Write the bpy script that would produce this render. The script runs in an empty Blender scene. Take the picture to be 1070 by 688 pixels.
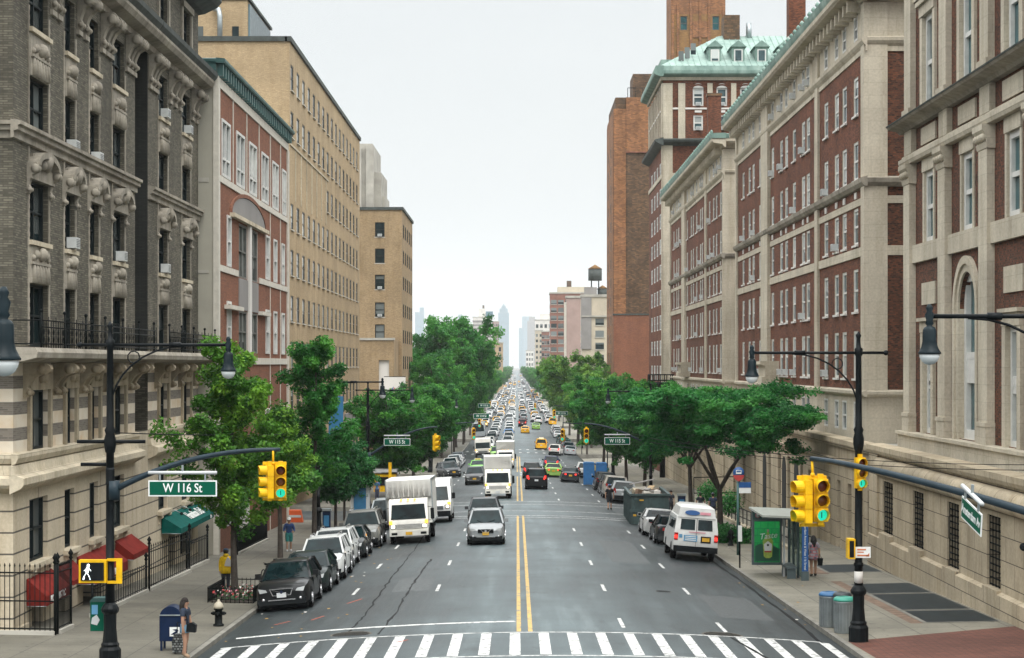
import bpy, bmesh, math, random
import numpy as np
from mathutils import Vector, Matrix
R = math.radians
random.seed(7)
rng = np.random.default_rng(7)
SC = bpy.context.scene
COL = SC.collection
PI = math.pi

# ------------------------------------------------------------------ street profile
CX = 0.25                                     # street centre line
def zs(Y):
    if Y < 200: return -.0275*Y
    if Y < 400:
        u = Y-200
        return -5.5-.0275*(u-u*u/400)
    return -8.25
def zroad(x, Y):
    return zs(Y)-.42*(min(abs(x-CX), 9.4)/9.25)**2
KL, KR = -8.92, 9.5                           # kerb lines
def zwalk(x, Y):
    d = (KL-x) if x < 0 else (x-KR)
    return zs(Y)-.28+.018*max(d, 0)

# ------------------------------------------------------------------ bookkeeping
def tag(o, label=None, cat=None, group=None, kind=None):
    if label: o['label'] = label
    if cat: o['category'] = cat
    if group: o['group'] = group
    if kind: o['kind'] = kind
    return o
def empty(name, loc, label=None, cat=None, group=None, rz=0):
    o = bpy.data.objects.new(name, None); COL.objects.link(o)
    o.location = loc; o.rotation_euler = (0, 0, rz); o.empty_display_size = .3
    return tag(o, label, cat, group)
KIDS = {}
def setparent(o, p):
    o.parent = p
    KIDS.setdefault(p.name, []).append(o)
def copy_tree(o, parent=None):
    c = o.copy(); COL.objects.link(c)
    if parent is not None: setparent(c, parent)
    for ch in list(KIDS.get(o.name, [])): copy_tree(ch, c)
    return c

# ------------------------------------------------------------------ mesh builder
class MB:
    def __init__(s): s.v = []; s.f = []; s.m = []; s.sm = []; s.mats = []
    def mi(s, mat):
        if mat not in s.mats: s.mats.append(mat)
        return s.mats.index(mat)
    def face(s, pts, mat, smooth=False):
        n = len(s.v); s.v += [tuple(p) for p in pts]
        s.f.append(tuple(range(n, n+len(pts)))); s.m.append(s.mi(mat)); s.sm.append(smooth)
    def mesh(s, verts, faces, mat, smooth=False):
        n = len(s.v); s.v += [tuple(p) for p in verts]; k = s.mi(mat)
        for f in faces:
            s.f.append(tuple(i+n for i in f)); s.m.append(k); s.sm.append(smooth)
    def box(s, x0, x1, y0, y1, z0, z1, mat):
        v = [(x, y, z) for z in (z0, z1) for y in (y0, y1) for x in (x0, x1)]
        s.mesh(v, [(0, 2, 3, 1), (4, 5, 7, 6), (0, 1, 5, 4), (2, 6, 7, 3), (0, 4, 6, 2), (1, 3, 7, 5)], mat)
    def obox(s, M, sx, sy, sz, mat):          # box centred in x,y with base at z=0, through a matrix
        v = [M @ Vector((x*sx/2, y*sy/2, z*sz)) for z in (0, 1) for y in (-1, 1) for x in (-1, 1)]
        s.mesh(v, [(0, 2, 3, 1), (4, 5, 7, 6), (0, 1, 5, 4), (2, 6, 7, 3), (0, 4, 6, 2), (1, 3, 7, 5)], mat)
    def bar(s, a, b, w, h, mat):              # rectangular bar between two points
        a, b = Vector(a), Vector(b); d = (b-a); L = d.length; d.normalize()
        up = Vector((0, 0, 1)) if abs(d.z) < .95 else Vector((0, 1, 0))
        x = d.cross(up).normalized(); y = x.cross(d).normalized()
        v = []
        for p in (a, b):
            for i, j in ((-1, -1), (1, -1), (1, 1), (-1, 1)): v.append(p+x*(i*w/2)+y*(j*h/2))
        s.mesh(v, [(0, 1, 2, 3), (7, 6, 5, 4), (0, 4, 5, 1), (1, 5, 6, 2), (2, 6, 7, 3), (3, 7, 4, 0)], mat)
    def tube(s, pts, rad, mat, n=8, cap=True, smooth=True):
        pts = [Vector(p) for p in pts]
        if not isinstance(rad, (list, tuple)): rad = [rad]*len(pts)
        vs = []; fs = []
        prev = None
        for i, p in enumerate(pts):
            d = (pts[min(i+1, len(pts)-1)]-pts[max(i-1, 0)])
            if d.length < 1e-9: d = Vector((0, 0, 1))
            d.normalize()
            if prev is None:
                up = Vector((0, 0, 1)) if abs(d.z) < .9 else Vector((1, 0, 0))
                x = d.cross(up).normalized()
            else:
                x = (prev-d*prev.dot(d))
                x = x.normalized() if x.length > 1e-6 else d.orthogonal().normalized()
            y = d.cross(x); prev = x
            for k in range(n):
                a = 2*PI*k/n
                vs.append(p+x*(rad[i]*math.cos(a))+y*(rad[i]*math.sin(a)))
        for i in range(len(pts)-1):
            for k in range(n):
                fs.append((i*n+k, i*n+(k+1) % n, (i+1)*n+(k+1) % n, (i+1)*n+k))
        if cap:
            fs.append(tuple(range(n))[::-1]); fs.append(tuple((len(pts)-1)*n+k for k in range(n)))
        s.mesh(vs, fs, mat, smooth)
    def lathe(s, prof, c, mat, n=14, axis='z', smooth=True):   # prof: [(r, h)]
        vs = []; fs = []
        for r, h in prof:
            for k in range(n):
                a = 2*PI*k/n; u, w = r*math.cos(a), r*math.sin(a)
                vs.append(Vector(c)+(Vector((u, w, h)) if axis == 'z' else Vector((h, u, w)) if axis == 'x' else Vector((u, h, w))))
        for i in range(len(prof)-1):
            for k in range(n): fs.append((i*n+k, i*n+(k+1) % n, (i+1)*n+(k+1) % n, (i+1)*n+k))
        fs.append(tuple(range(n))[::-1]); fs.append(tuple((len(prof)-1)*n+k for k in range(n)))
        s.mesh(vs, fs, mat, smooth)
    def ball(s, c, r, mat, n=8, sq=(1, 1, 1)):
        prof = [(max(math.sin(PI*i/6), .02)*r, -math.cos(PI*i/6)*r) for i in range(7)]
        m0 = len(s.v); s.lathe(prof, (0, 0, 0), mat, n)
        for i in range(m0, len(s.v)):
            x, y, z = s.v[i]; s.v[i] = (c[0]+x*sq[0], c[1]+y*sq[1], c[2]+z*sq[2])
    def prism(s, poly, mat, ax, lo, hi, smooth=False):     # poly of 3-D points, extruded by vectors lo..hi
        n = len(poly); lo, hi = Vector(lo), Vector(hi)
        v = [Vector(p)+lo for p in poly]+[Vector(p)+hi for p in poly]
        f = [tuple(range(n))[::-1], tuple(range(n, 2*n))]
        f += [(i, (i+1) % n, n+(i+1) % n, n+i) for i in range(n)]
        s.mesh(v, f, mat, smooth)
    def xform(s, M, start=0):
        for i in range(start, len(s.v)): s.v[i] = tuple(M @ Vector(s.v[i]))
    def add_obj_mesh(s, me, M):
        n = len(s.v)
        s.v += [tuple(M @ v.co) for v in me.vertices]
        for p in me.polygons:
            s.f.append(tuple(i+n for i in p.vertices)); s.m.append(s.mi(me.materials[p.material_index])); s.sm.append(p.use_smooth)
    def data(s, name):
        me = bpy.data.meshes.new(name)
        me.from_pydata(s.v, [], s.f)
        for mt in s.mats: me.materials.append(mt)
        me.polygons.foreach_set('material_index', s.m)
        me.polygons.foreach_set('use_smooth', s.sm)
        me.update()
        return me
    def build(s, name, parent=None, world=True, sharp=None, fix=False):
        if not s.f: return None
        me = s.data(name)
        if fix:
            bm = bmesh.new(); bm.from_mesh(me); bmesh.ops.remove_doubles(bm, verts=bm.verts, dist=1e-5)
            bmesh.ops.recalc_face_normals(bm, faces=bm.faces); bm.to_mesh(me); bm.free()
        if sharp: me.set_sharp_from_angle(angle=R(sharp))
        o = bpy.data.objects.new(name, me); COL.objects.link(o)
        if parent is not None:
            if world: o.location = -world_loc(parent)
            setparent(o, parent)
        return o
def world_loc(p):
    v = Vector((0, 0, 0))
    while p is not None: v = v+p.location; p = p.parent
    return v

# facade frame: u along the wall, z up, n outwards
class F:
    def __init__(s, O, U, N):
        s.O, s.U, s.N = Vector(O), Vector(U), Vector(N)
        s.X = (-s.N).cross(Vector((0, 0, 1)))          # local x of things set on this wall
    def p(s, u, z, n=0): return s.O+s.U*u+Vector((0, 0, z))+s.N*n
    def M(s, u, z, n=0):
        m = Matrix.Identity(4); y = -s.N
        for i in range(3): m[i][0] = s.X[i]; m[i][1] = y[i]; m[i][2] = (0, 0, 1)[i]
        m.translation = s.p(u, z, n); return m
def FL(X): return F((X, 0, 0), (0, 1, 0), (1, 0, 0))     # wall on the left side of the street
def FR(X): return F((X, 0, 0), (0, 1, 0), (-1, 0, 0))    # wall on the right side
def FN(Y): return F((0, Y, 0), (1, 0, 0), (0, -1, 0))    # wall that faces the camera
def FS(Y): return F((0, Y, 0), (1, 0, 0), (0, 1, 0))
def fbox(mb, f, u0, u1, z0, z1, n0, n1, mat):
    v = [f.p(u, z, n) for z in (z0, z1) for n in (n0, n1) for u in (u0, u1)]
    mb.mesh(v, [(0, 2, 3, 1), (4, 5, 7, 6), (0, 1, 5, 4), (2, 6, 7, 3), (0, 4, 6, 2), (1, 3, 7, 5)], mat)
def fprof(mb, f, u0, u1, prof, mat, smooth=False):       # profile [(n,z)] run along u
    v = [f.p(u0, z, n) for n, z in prof]+[f.p(u1, z, n) for n, z in prof]
    k = len(prof)
    fs = [tuple(range(k))[::-1], tuple(range(k, 2*k))]+[(i, (i+1) % k, k+(i+1) % k, k+i) for i in range(k)]
    mb.mesh(v, fs, mat, smooth)
def wall(mb, f, u0, u1, zones, openings=(), depth=.25, reveal=None):
    """flat wall with rectangular holes. zones [(z0,z1,mat)], openings [(u0,u1,z0,z1[,depth])]"""
    for z0, z1, mat in zones:
        ops = [o for o in openings if o[2] < z1-1e-6 and o[3] > z0+1e-6]
        us = sorted({u0, u1} | {max(u0, min(u1, o[i])) for o in ops for i in (0, 1)})
        zz = sorted({z0, z1} | {max(z0, min(z1, o[i])) for o in ops for i in (2, 3)})
        for a, b in zip(us, us[1:]):
            run = None
            for c, d in zip(zz, zz[1:]):
                uc, zc = (a+b)/2, (c+d)/2
                hole = any(o[0] < uc < o[1] and o[2] < zc < o[3] for o in ops)
                if hole:
                    if run: mb.face([f.p(a, run[0]), f.p(b, run[0]), f.p(b, run[1]), f.p(a, run[1])], mat); run = None
                else: run = (run[0], d) if run else (c, d)
            if run: mb.face([f.p(a, run[0]), f.p(b, run[0]), f.p(b, run[1]), f.p(a, run[1])], mat)
    for o in openings:
        a, b, c, d = o[:4]; dp = -(o[4] if len(o) > 4 else depth)
        zm = (c+d)/2
        mat = reveal or next((m for z0, z1, m in zones if z0 <= zm <= z1), zones[0][2])
        P = lambda u, z, n: f.p(u, z, n)
        mb.face([P(a, c, 0), P(a, c, dp), P(a, d, dp), P(a, d, 0)], mat)
        mb.face([P(b, c, 0), P(b, d, 0), P(b, d, dp), P(b, c, dp)], mat)
        mb.face([P(a, c, 0), P(b, c, 0), P(b, c, dp), P(a, c, dp)], mat)
        mb.face([P(a, d, 0), P(a, d, dp), P(b, d, dp), P(b, d, 0)], mat)
# ------------------------------------------------------------------ materials
MATS = {}
def nt(name):
    m = bpy.data.materials.new(name); m.use_nodes = True
    t = m.node_tree; b = t.nodes['Principled BSDF']
    return m, t, b
def N(t, typ, **kw):
    n = t.nodes.new(typ)
    for k, v in kw.items():
        if hasattr(n, k): setattr(n, k, v)
        else: n.inputs[k].default_value = v
    return n
def ramp(t, stops):
    r = t.nodes.new('ShaderNodeValToRGB'); e = r.color_ramp.elements
    while len(e) < len(stops): e.new(.5)
    for i, (p, c) in enumerate(stops): e[i].position = p; e[i].color = (*c, 1) if len(c) == 3 else c
    return r
def mix(t, a, b, fac, mode='MIX'):
    m = t.nodes.new('ShaderNodeMix'); m.data_type = 'RGBA'; m.blend_type = mode
    for s, v in ((m.inputs[6], a), (m.inputs[7], b)):
        if isinstance(v, tuple): s.default_value = (*v, 1)
        else: t.links.new(v, s)
    if isinstance(fac, (int, float)): m.inputs[0].default_value = fac
    else: t.links.new(fac, m.inputs[0])
    return m.outputs[2]
def math_(t, op, a, b=None):
    n = t.nodes.new('ShaderNodeMath'); n.operation = op
    for i, v in enumerate((a, b)):
        if v is None: continue
        if isinstance(v, (int, float)): n.inputs[i].default_value = v
        else: t.links.new(v, n.inputs[i])
    return n.outputs[0]
def wpos(t): return t.nodes.new('ShaderNodeNewGeometry').outputs['Position']
def wallvec(t):                                  # (x+y, z): rows follow height on either wall direction
    s = t.nodes.new('ShaderNodeSeparateXYZ'); t.links.new(wpos(t), s.inputs[0])
    c = t.nodes.new('ShaderNodeCombineXYZ')
    t.links.new(math_(t, 'ADD', s.outputs[0], s.outputs[1]), c.inputs[0]); t.links.new(s.outputs[2], c.inputs[1])
    return c.outputs[0], s
def noise(t, vec, scale, detail=3, rough=.55, sc=None):
    n = N(t, 'ShaderNodeTexNoise'); n.inputs['Scale'].default_value = scale; n.inputs['Detail'].default_value = detail
    n.inputs['Roughness'].default_value = rough
    if sc is not None:
        mp = t.nodes.new('ShaderNodeMapping'); mp.inputs['Scale'].default_value = sc
        t.links.new(vec, mp.inputs[0]); vec = mp.outputs[0]
    t.links.new(vec, n.inputs['Vector'])
    return n.outputs[0]
def mat(name, col, rough=.6, metal=0, var=.12, scale=3, bump=0, spec=.5, bscale=40):
    m, t, b = nt(name)
    p = wpos(t)
    nz = noise(t, p, scale)
    c0 = tuple(max(0, x*(1-var)) for x in col); c1 = tuple(min(1, x*(1+var)) for x in col)
    r = ramp(t, [(.3, c0), (.7, c1)]); t.links.new(nz, r.inputs[0])
    t.links.new(r.outputs[0], b.inputs['Base Color'])
    b.inputs['Roughness'].default_value = rough; b.inputs['Metallic'].default_value = metal
    b.inputs['Specular IOR Level'].default_value = spec
    if bump:
        bp = N(t, 'ShaderNodeBump'); bp.inputs['Strength'].default_value = bump; bp.inputs['Distance'].default_value = .02
        t.links.new(noise(t, p, bscale), bp.inputs['Height']); t.links.new(bp.outputs[0], b.inputs['Normal'])
    return m
def emat(name, col, strength):
    m, t, b = nt(name)
    b.inputs['Base Color'].default_value = (*col, 1); b.inputs['Emission Color'].default_value = (*col, 1)
    b.inputs['Emission Strength'].default_value = strength
    return m
def brick(name, c1, c2, mortar, w=.22, h=.076, ms=.011, stain=.35, stain_col=(.5, .48, .44), rough=.85, offset=.5, blotch=.3, bump=.25, msm=.1, bias=0., zdark=None):
    m, t, b = nt(name)
    v, sep = wallvec(t)
    br = t.nodes.new('ShaderNodeTexBrick'); t.links.new(v, br.inputs['Vector'])
    br.inputs['Scale'].default_value = 1; br.inputs['Brick Width'].default_value = w; br.inputs['Row Height'].default_value = h
    br.inputs['Mortar Size'].default_value = ms; br.inputs['Mortar Smooth'].default_value = msm; br.inputs['Bias'].default_value = bias
    br.offset = offset
    br.inputs['Color1'].default_value = (*c1, 1); br.inputs['Color2'].default_value = (*c2, 1); br.inputs['Mortar'].default_value = (*mortar, 1)
    p = wpos(t)
    n1 = noise(t, p, .35, 4)                                    # big tonal patches
    r1 = ramp(t, [(.35, (1-blotch,)*3), (.7, (1.,)*3)]); t.links.new(n1, r1.inputs[0])
    c = mix(t, br.outputs['Color'], r1.outputs[0], 1., 'MULTIPLY')
    n2 = noise(t, p, 1.0, 4, .6, sc=(1.4, 1.4, .16))            # rain streaks
    r2 = ramp(t, [(.45, (1.,)*3), (.72, stain_col)]); t.links.new(n2, r2.inputs[0])
    c = mix(t, c, r2.outputs[0], stain, 'MULTIPLY')
    n3 = noise(t, p, 9, 2)
    r3 = ramp(t, [(.3, (.86,)*3), (.7, (1.06,)*3)]); t.links.new(n3, r3.inputs[0])
    c = mix(t, c, r3.outputs[0], 1., 'MULTIPLY')
    t.links.new(c, b.inputs['Base Color']); b.inputs['Roughness'].default_value = rough
    b.inputs['Specular IOR Level'].default_value = .25
    if bump:
        bp = N(t, 'ShaderNodeBump'); bp.inputs['Strength'].default_value = bump; bp.inputs['Distance'].default_value = .01
        t.links.new(math_(t, 'SUBTRACT', 1., br.outputs['Fac']), bp.inputs['Height']); t.links.new(bp.outputs[0], b.inputs['Normal'])
    return m
def banded(name, mA, mB_, z0, period):                           # alternating courses of two brick materials' colours
    m, t, b = nt(name)
    v, sep = wallvec(t)
    fr = math_(t, 'FRACT', math_(t, 'DIVIDE', math_(t, 'SUBTRACT', sep.outputs[2], z0), period))
    g = math_(t, 'LESS_THAN', fr, .5)
    br = t.nodes.new('ShaderNodeTexBrick'); t.links.new(v, br.inputs['Vector'])
    br.inputs['Scale'].default_value = 1; br.inputs['Brick Width'].default_value = .3; br.inputs['Row Height'].default_value = .06; br.inputs['Mortar Size'].default_value = .01
    br.inputs['Color1'].default_value = (.19, .165, .13, 1); br.inputs['Color2'].default_value = (.11, .095, .078, 1); br.inputs['Mortar'].default_value = (.2, .18, .15, 1)
    n = noise(t, wpos(t), 1.1, 4)
    r = ramp(t, [(.3, (.55, .42, .27)), (.5, (.62, .54, .42)), (.7, (.66, .60, .49))]); t.links.new(n, r.inputs[0])
    t.links.new(mix(t, br.outputs['Color'], r.outputs[0], g), b.inputs['Base Color'])
    b.inputs['Roughness'].default_value = .85
    return m
def glassmat(name, dark=(.015, .025, .027), curtain=(.45, .47, .44), share=.5, rough=.06):
    m, t, b = nt(name)
    oi = t.nodes.new('ShaderNodeObjectInfo'); tc = t.nodes.new('ShaderNodeTexCoord')
    s = t.nodes.new('ShaderNodeSeparateXYZ'); t.links.new(tc.outputs['Generated'], s.inputs[0])
    rnd = oi.outputs['Random']
    # a drawn blind covers the upper part of some windows, a pale curtain the side of others
    lim = math_(t, 'MULTIPLY_ADD', rnd, -1.6); lim.node.inputs[2].default_value = 1.0+1.6*share*.55
    blind = math_(t, 'GREATER_THAN', s.outputs[2], lim)
    r2 = math_(t, 'FRACT', math_(t, 'MULTIPLY', rnd, 17.3))
    tone = ramp(t, [(0, tuple(x*.55 for x in curtain)), (1, tuple(min(1, x*1.15) for x in curtain))]); t.links.new(r2, tone.inputs[0])
    n = noise(t, wpos(t), 1.3, 2)
    dk = ramp(t, [(.3, dark), (.75, tuple(x*2.6 for x in dark))]); t.links.new(n, dk.inputs[0])
    t.links.new(mix(t, dk.outputs[0], tone.outputs[0], blind), b.inputs['Base Color'])
    b.inputs['Roughness'].default_value = rough; b.inputs['Specular IOR Level'].default_value = .3
    bp = N(t, 'ShaderNodeBump'); bp.inputs['Strength'].default_value = .03; bp.inputs['Distance'].default_value = .02
    t.links.new(noise(t, wpos(t), 1.1, 1), bp.inputs['Height']); t.links.new(bp.outputs[0], b.inputs['Normal'])
    return m
def leafmat(name, c0, c1, c2):
    m, t, b = nt(name)
    a = t.nodes.new('ShaderNodeAttribute'); a.attribute_name = 'tone'
    r = ramp(t, [(.0, c0), (.5, c1), (1., c2)]); t.links.new(a.outputs['Fac'], r.inputs[0])
    t.links.new(r.outputs[0], b.inputs['Base Color']); b.inputs['Roughness'].default_value = .6
    b.inputs['Specular IOR Level'].default_value = .3
    tr = t.nodes.new('ShaderNodeBsdfTranslucent'); t.links.new(r.outputs[0], tr.inputs[0])
    ms = t.nodes.new('ShaderNodeMixShader'); ms.inputs[0].default_value = .35
    t.links.new(b.outputs[0], ms.inputs[1]); t.links.new(tr.outputs[0], ms.inputs[2])
    t.links.new(ms.outputs[0], t.nodes['Material Output'].inputs[0])
    return m
def flatvec(t): return wpos(t)
def asphalt():
    m, t, b = nt('asphalt'); p = wpos(t)
    s = t.nodes.new('ShaderNodeSeparateXYZ'); t.links.new(p, s.inputs[0])
    n1 = noise(t, p, .7, 6, .65, sc=(2.2, .12, 1))              # long wear along the lanes
    n2 = noise(t, p, 22, 3)
    n3 = noise(t, p, .16, 4, .6)
    r = ramp(t, [(.32, (.019, .029, .032)), (.5, (.038, .052, .055)), (.7, (.072, .089, .093))]); t.links.new(n1, r.inputs[0])
    c = r.outputs[0]
    r2 = ramp(t, [(.25, (.72,)*3), (.75, (1.22,)*3)]); t.links.new(n2, r2.inputs[0]); c = mix(t, c, r2.outputs[0], 1., 'MULTIPLY')
    r3 = ramp(t, [(.36, (.70,)*3), (.66, (1.22,)*3)]); t.links.new(n3, r3.inputs[0]); c = mix(t, c, r3.outputs[0], 1., 'MULTIPLY')
    # sky glare along the centre lanes painted into the colour, darker parking lanes
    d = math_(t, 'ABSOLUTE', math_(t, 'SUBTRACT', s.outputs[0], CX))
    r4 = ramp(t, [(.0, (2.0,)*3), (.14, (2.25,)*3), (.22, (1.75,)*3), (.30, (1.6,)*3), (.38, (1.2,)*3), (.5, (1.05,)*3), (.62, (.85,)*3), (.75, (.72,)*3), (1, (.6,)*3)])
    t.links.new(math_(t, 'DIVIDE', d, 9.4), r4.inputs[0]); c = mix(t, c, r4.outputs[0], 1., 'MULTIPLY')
    r5 = ramp(t, [(.60, (1.,)*3), (.70, (.62,)*3)]); t.links.new(noise(t, p, 1.1, 3, .6, sc=(1, .35, 1)), r5.inputs[0]); c = mix(t, c, r5.outputs[0], .8, 'MULTIPLY')   # oil and damp patches
    t.links.new(c, b.inputs['Base Color'])
    rr = ramp(t, [(.3, (.42,)*3), (.7, (.62,)*3)]); t.links.new(n1, rr.inputs[0]); t.links.new(rr.outputs[0], b.inputs['Roughness'])
    b.inputs['Specular IOR Level'].default_value = .33
    bp = N(t, 'ShaderNodeBump'); bp.inputs['Strength'].default_value = .35; bp.inputs['Distance'].default_value = .006
    t.links.new(noise(t, p, 60, 2), bp.inputs['Height']); t.links.new(bp.outputs[0], b.inputs['Normal'])
    return m
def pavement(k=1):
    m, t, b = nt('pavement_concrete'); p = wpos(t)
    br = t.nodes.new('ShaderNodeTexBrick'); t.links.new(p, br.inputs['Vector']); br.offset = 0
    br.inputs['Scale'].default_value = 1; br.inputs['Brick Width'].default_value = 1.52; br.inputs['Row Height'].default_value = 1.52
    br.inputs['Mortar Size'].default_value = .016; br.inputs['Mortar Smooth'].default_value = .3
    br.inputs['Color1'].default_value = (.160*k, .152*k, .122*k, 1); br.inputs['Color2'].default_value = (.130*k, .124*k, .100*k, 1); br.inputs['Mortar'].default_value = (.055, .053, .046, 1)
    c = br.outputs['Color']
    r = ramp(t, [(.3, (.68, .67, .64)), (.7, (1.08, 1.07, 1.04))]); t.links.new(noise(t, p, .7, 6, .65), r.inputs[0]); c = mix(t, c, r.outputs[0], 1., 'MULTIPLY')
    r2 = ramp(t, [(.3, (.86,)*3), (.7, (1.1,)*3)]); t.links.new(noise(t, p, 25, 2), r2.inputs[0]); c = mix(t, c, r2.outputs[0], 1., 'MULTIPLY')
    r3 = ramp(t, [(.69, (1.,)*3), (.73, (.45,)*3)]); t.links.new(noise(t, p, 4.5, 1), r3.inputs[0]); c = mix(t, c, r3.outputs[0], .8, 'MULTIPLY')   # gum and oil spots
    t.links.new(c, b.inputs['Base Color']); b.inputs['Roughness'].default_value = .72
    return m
def paint(name, col, wear=.5):
    m, t, b = nt(name); p = wpos(t)
    r = ramp(t, [(.40, (.16, .165, .16)), (.40+.16*wear, col)]); t.links.new(noise(t, p, 5, 6, .72), r.inputs[0])
    r2 = ramp(t, [(.3, (.8,)*3), (.7, (1.,)*3)]); t.links.new(noise(t, p, 1.2, 3), r2.inputs[0])
    t.links.new(mix(t, r.outputs[0], r2.outputs[0], 1., 'MULTIPLY'), b.inputs['Base Color']); b.inputs['Roughness'].default_value = .55
    return m
def carpaint(name, col, metal=.0):
    m, t, b = nt(name)
    p = wpos(t); nz = noise(t, p, 2.2, 3)
    r = ramp(t, [(.35, tuple(x*.86 for x in col)), (.7, tuple(min(1, x*1.05) for x in col))]); t.links.new(nz, r.inputs[0])
    t.links.new(r.outputs[0], b.inputs['Base Color'])
    b.inputs['Metallic'].default_value = metal; b.inputs['Roughness'].default_value = .45; b.inputs['Specular IOR Level'].default_value = .08
    b.inputs['Coat Weight'].default_value = .42; b.inputs['Coat Roughness'].default_value = .025
    return m

M_ = {}
def m(k): return M_[k]
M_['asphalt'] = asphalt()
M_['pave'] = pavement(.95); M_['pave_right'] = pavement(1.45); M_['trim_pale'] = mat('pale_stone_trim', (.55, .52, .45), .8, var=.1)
M_['kerb'] = mat('kerb_stone', (.185, .178, .152), .75, var=.25, scale=1.5)
M_['brickpave'] = brick('paving_brick', (.21, .085, .06), (.14, .055, .04), (.06, .04, .034), w=.42, h=.11, ms=.014, stain=.0)
t_ = M_['brickpave'].node_tree
for n_ in t_.nodes:                                              # paving lies flat: use x, y
    if n_.type == 'TEX_BRICK': t_.links.new(wpos(t_), n_.inputs['Vector'])
M_['white_paint'] = paint('road_paint_white', (.66, .67, .65), .55)
M_['yellow_paint'] = paint('road_paint_yellow', (.62, .40, .09), .5)
M_['crack'] = mat('crack_tar', (.008, .009, .010), .6, spec=.1)
M_['grey_brick'] = brick('grey_brown_brick', (.215, .198, .150), (.088, .081, .062), (.095, .087, .068), w=.30, h=.072, ms=.013, stain=.5, stain_col=(.55, .52, .47), blotch=.35)
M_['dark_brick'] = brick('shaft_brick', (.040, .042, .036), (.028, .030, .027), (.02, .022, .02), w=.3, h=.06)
M_['lime'] = brick('limestone_blocks', (.64, .56, .42), (.585, .51, .385), (.13, .118, .10), w=9.0, h=.64, ms=.028, stain=.55, stain_col=(.62, .56, .47), blotch=.18, bump=.6)
M_['lime_plain'] = brick('limestone_smooth', (.64, .565, .425), (.59, .52, .39), (.42, .37, .28), w=1.3, h=.6, ms=.01, stain=.6, stain_col=(.5, .46, .38), blotch=.22)
M_['carved'] = brick('carved_limestone', (.44, .40, .325), (.38, .345, .285), (.34, .31, .255), w=1.1, h=.6, ms=.006, stain=.75, stain_col=(.42, .41, .37), blotch=.35)
M_['carved_ochre'] = brick('weathered_ochre_limestone', (.44, .375, .265), (.40, .335, .235), (.38, .32, .22), w=1.1, h=.6, ms=.006, stain=.8, stain_col=(.38, .33, .26), blotch=.35)
M_['banded'] = banded('striped_brick_and_stone', None, None, 3.62, .78)
M_['cornice_dark'] = mat('dark_weathered_cornice', (.045, .055, .05), .7, var=.4, scale=2)
M_['col_stone'] = brick('campus_limestone', (.61, .555, .44), (.56, .505, .40), (.46, .415, .33), w=1.5, h=.62, ms=.009, stain=.5, stain_col=(.5, .46, .38), blotch=.22)
M_['col_brick'] = brick('campus_red_brick', (.285, .095, .046), (.085, .030, .019), (.085, .05, .033), w=.22, h=.074, ms=.011, stain=.5, blotch=.34, bias=-.1)
M_['col_brick2'] = brick('campus_flemish_brick', (.23, .078, .04), (.042, .022, .016), (.11, .068, .046), w=.16, h=.078, ms=.012, stain=.3, blotch=.3)
M_['base_stone'] = brick('terrace_ashlar', (.60, .51, .365), (.52, .44, .315), (.115, .10, .078), w=2.1, h=.78, ms=.016, stain=.5, stain_col=(.52, .47, .38), blotch=.3, bump=.6)
M_['tan_brick'] = brick('tan_brick', (.55, .41, .245), (.43, .315, .185), (.40, .31, .195), w=.24, h=.085, ms=.012, stain=.4, stain_col=(.66, .6, .5), blotch=.2)
M_['tan_brick2'] = brick('brown_tan_brick', (.45, .325, .18), (.32, .228, .128), (.30, .225, .14), w=.24, h=.085, ms=.012, stain=.4, stain_col=(.62, .55, .45), blotch=.25)
M_['orange_brick'] = brick('orange_red_brick', (.30, .115, .062), (.20, .075, .043), (.19, .105, .07), w=.24, h=.08, ms=.011, stain=.25, blotch=.18)
M_['rust_brick'] = brick('rust_brick', (.42, .19, .078), (.21, .098, .046), (.22, .12, .07), w=.5, h=.22, ms=.02, stain=.4, blotch=.3)
M_['umber_brick'] = brick('umber_brick', (.21, .118, .062), (.085, .055, .036), (.11, .08, .05), w=.5, h=.22, ms=.02, stain=.4, blotch=.35)
M_['ochre_brick'] = brick('ochre_brick', (.36, .20, .065), (.25, .135, .05), (.2, .12, .06), w=.5, h=.2, ms=.02, stain=.3, blotch=.2)
M_['red_far'] = brick('faded_red_brick', (.30, .125, .085), (.25, .105, .07), (.25, .13, .09), w=.6, h=.2, ms=.01, stain=.3)
M_['pink_far'] = mat('pinkish_render', (.33, .235, .205), .85, var=.12, scale=.3)
M_['cream_far'] = mat('cream_render', (.46, .405, .31), .85, var=.12, scale=.3)
M_['white_far'] = mat('white_render', (.62, .60, .56), .85, var=.1, scale=.3)
M_['grey_far'] = mat('grey_render', (.22, .21, .20), .85, var=.15, scale=.3)
M_['concrete'] = mat('pale_concrete', (.37, .355, .31), .85, var=.22, scale=.5)
M_['stucco'] = mat('grey_beige_stucco', (.36, .345, .285), .9, var=.10, scale=.6, bump=.1)
M_['bluetower'] = mat('blue_grey_curtain_wall', (.10, .19, .24), .35, var=.15, scale=.1)
M_['copper'] = None
def copper(name, c0, c1, c2):
    mm, t, b = nt(name); p = wpos(t)
    r = ramp(t, [(.3, c0), (.5, c1), (.72, c2)]); t.links.new(noise(t, p, .8, 5, .65, sc=(1, 1, .5)), r.inputs[0])
    t.links.new(r.outputs[0], b.inputs['Base Color']); b.inputs['Roughness'].default_value = .7
    return mm
M_['copper'] = copper('green_copper', (.080, .148, .126), (.150, .238, .203), (.25, .345, .30))
M_['copper_pale'] = copper('pale_green_copper_roof', (.16, .25, .218), (.225, .325, .285), (.30, .41, .365))
M_['teal_metal'] = mat('teal_metal_cornice', (.040, .105, .10), .5, var=.2)
M_['iron'] = mat('black_iron', (.005, .007, .007), .6, var=.3, spec=.1)
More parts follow.
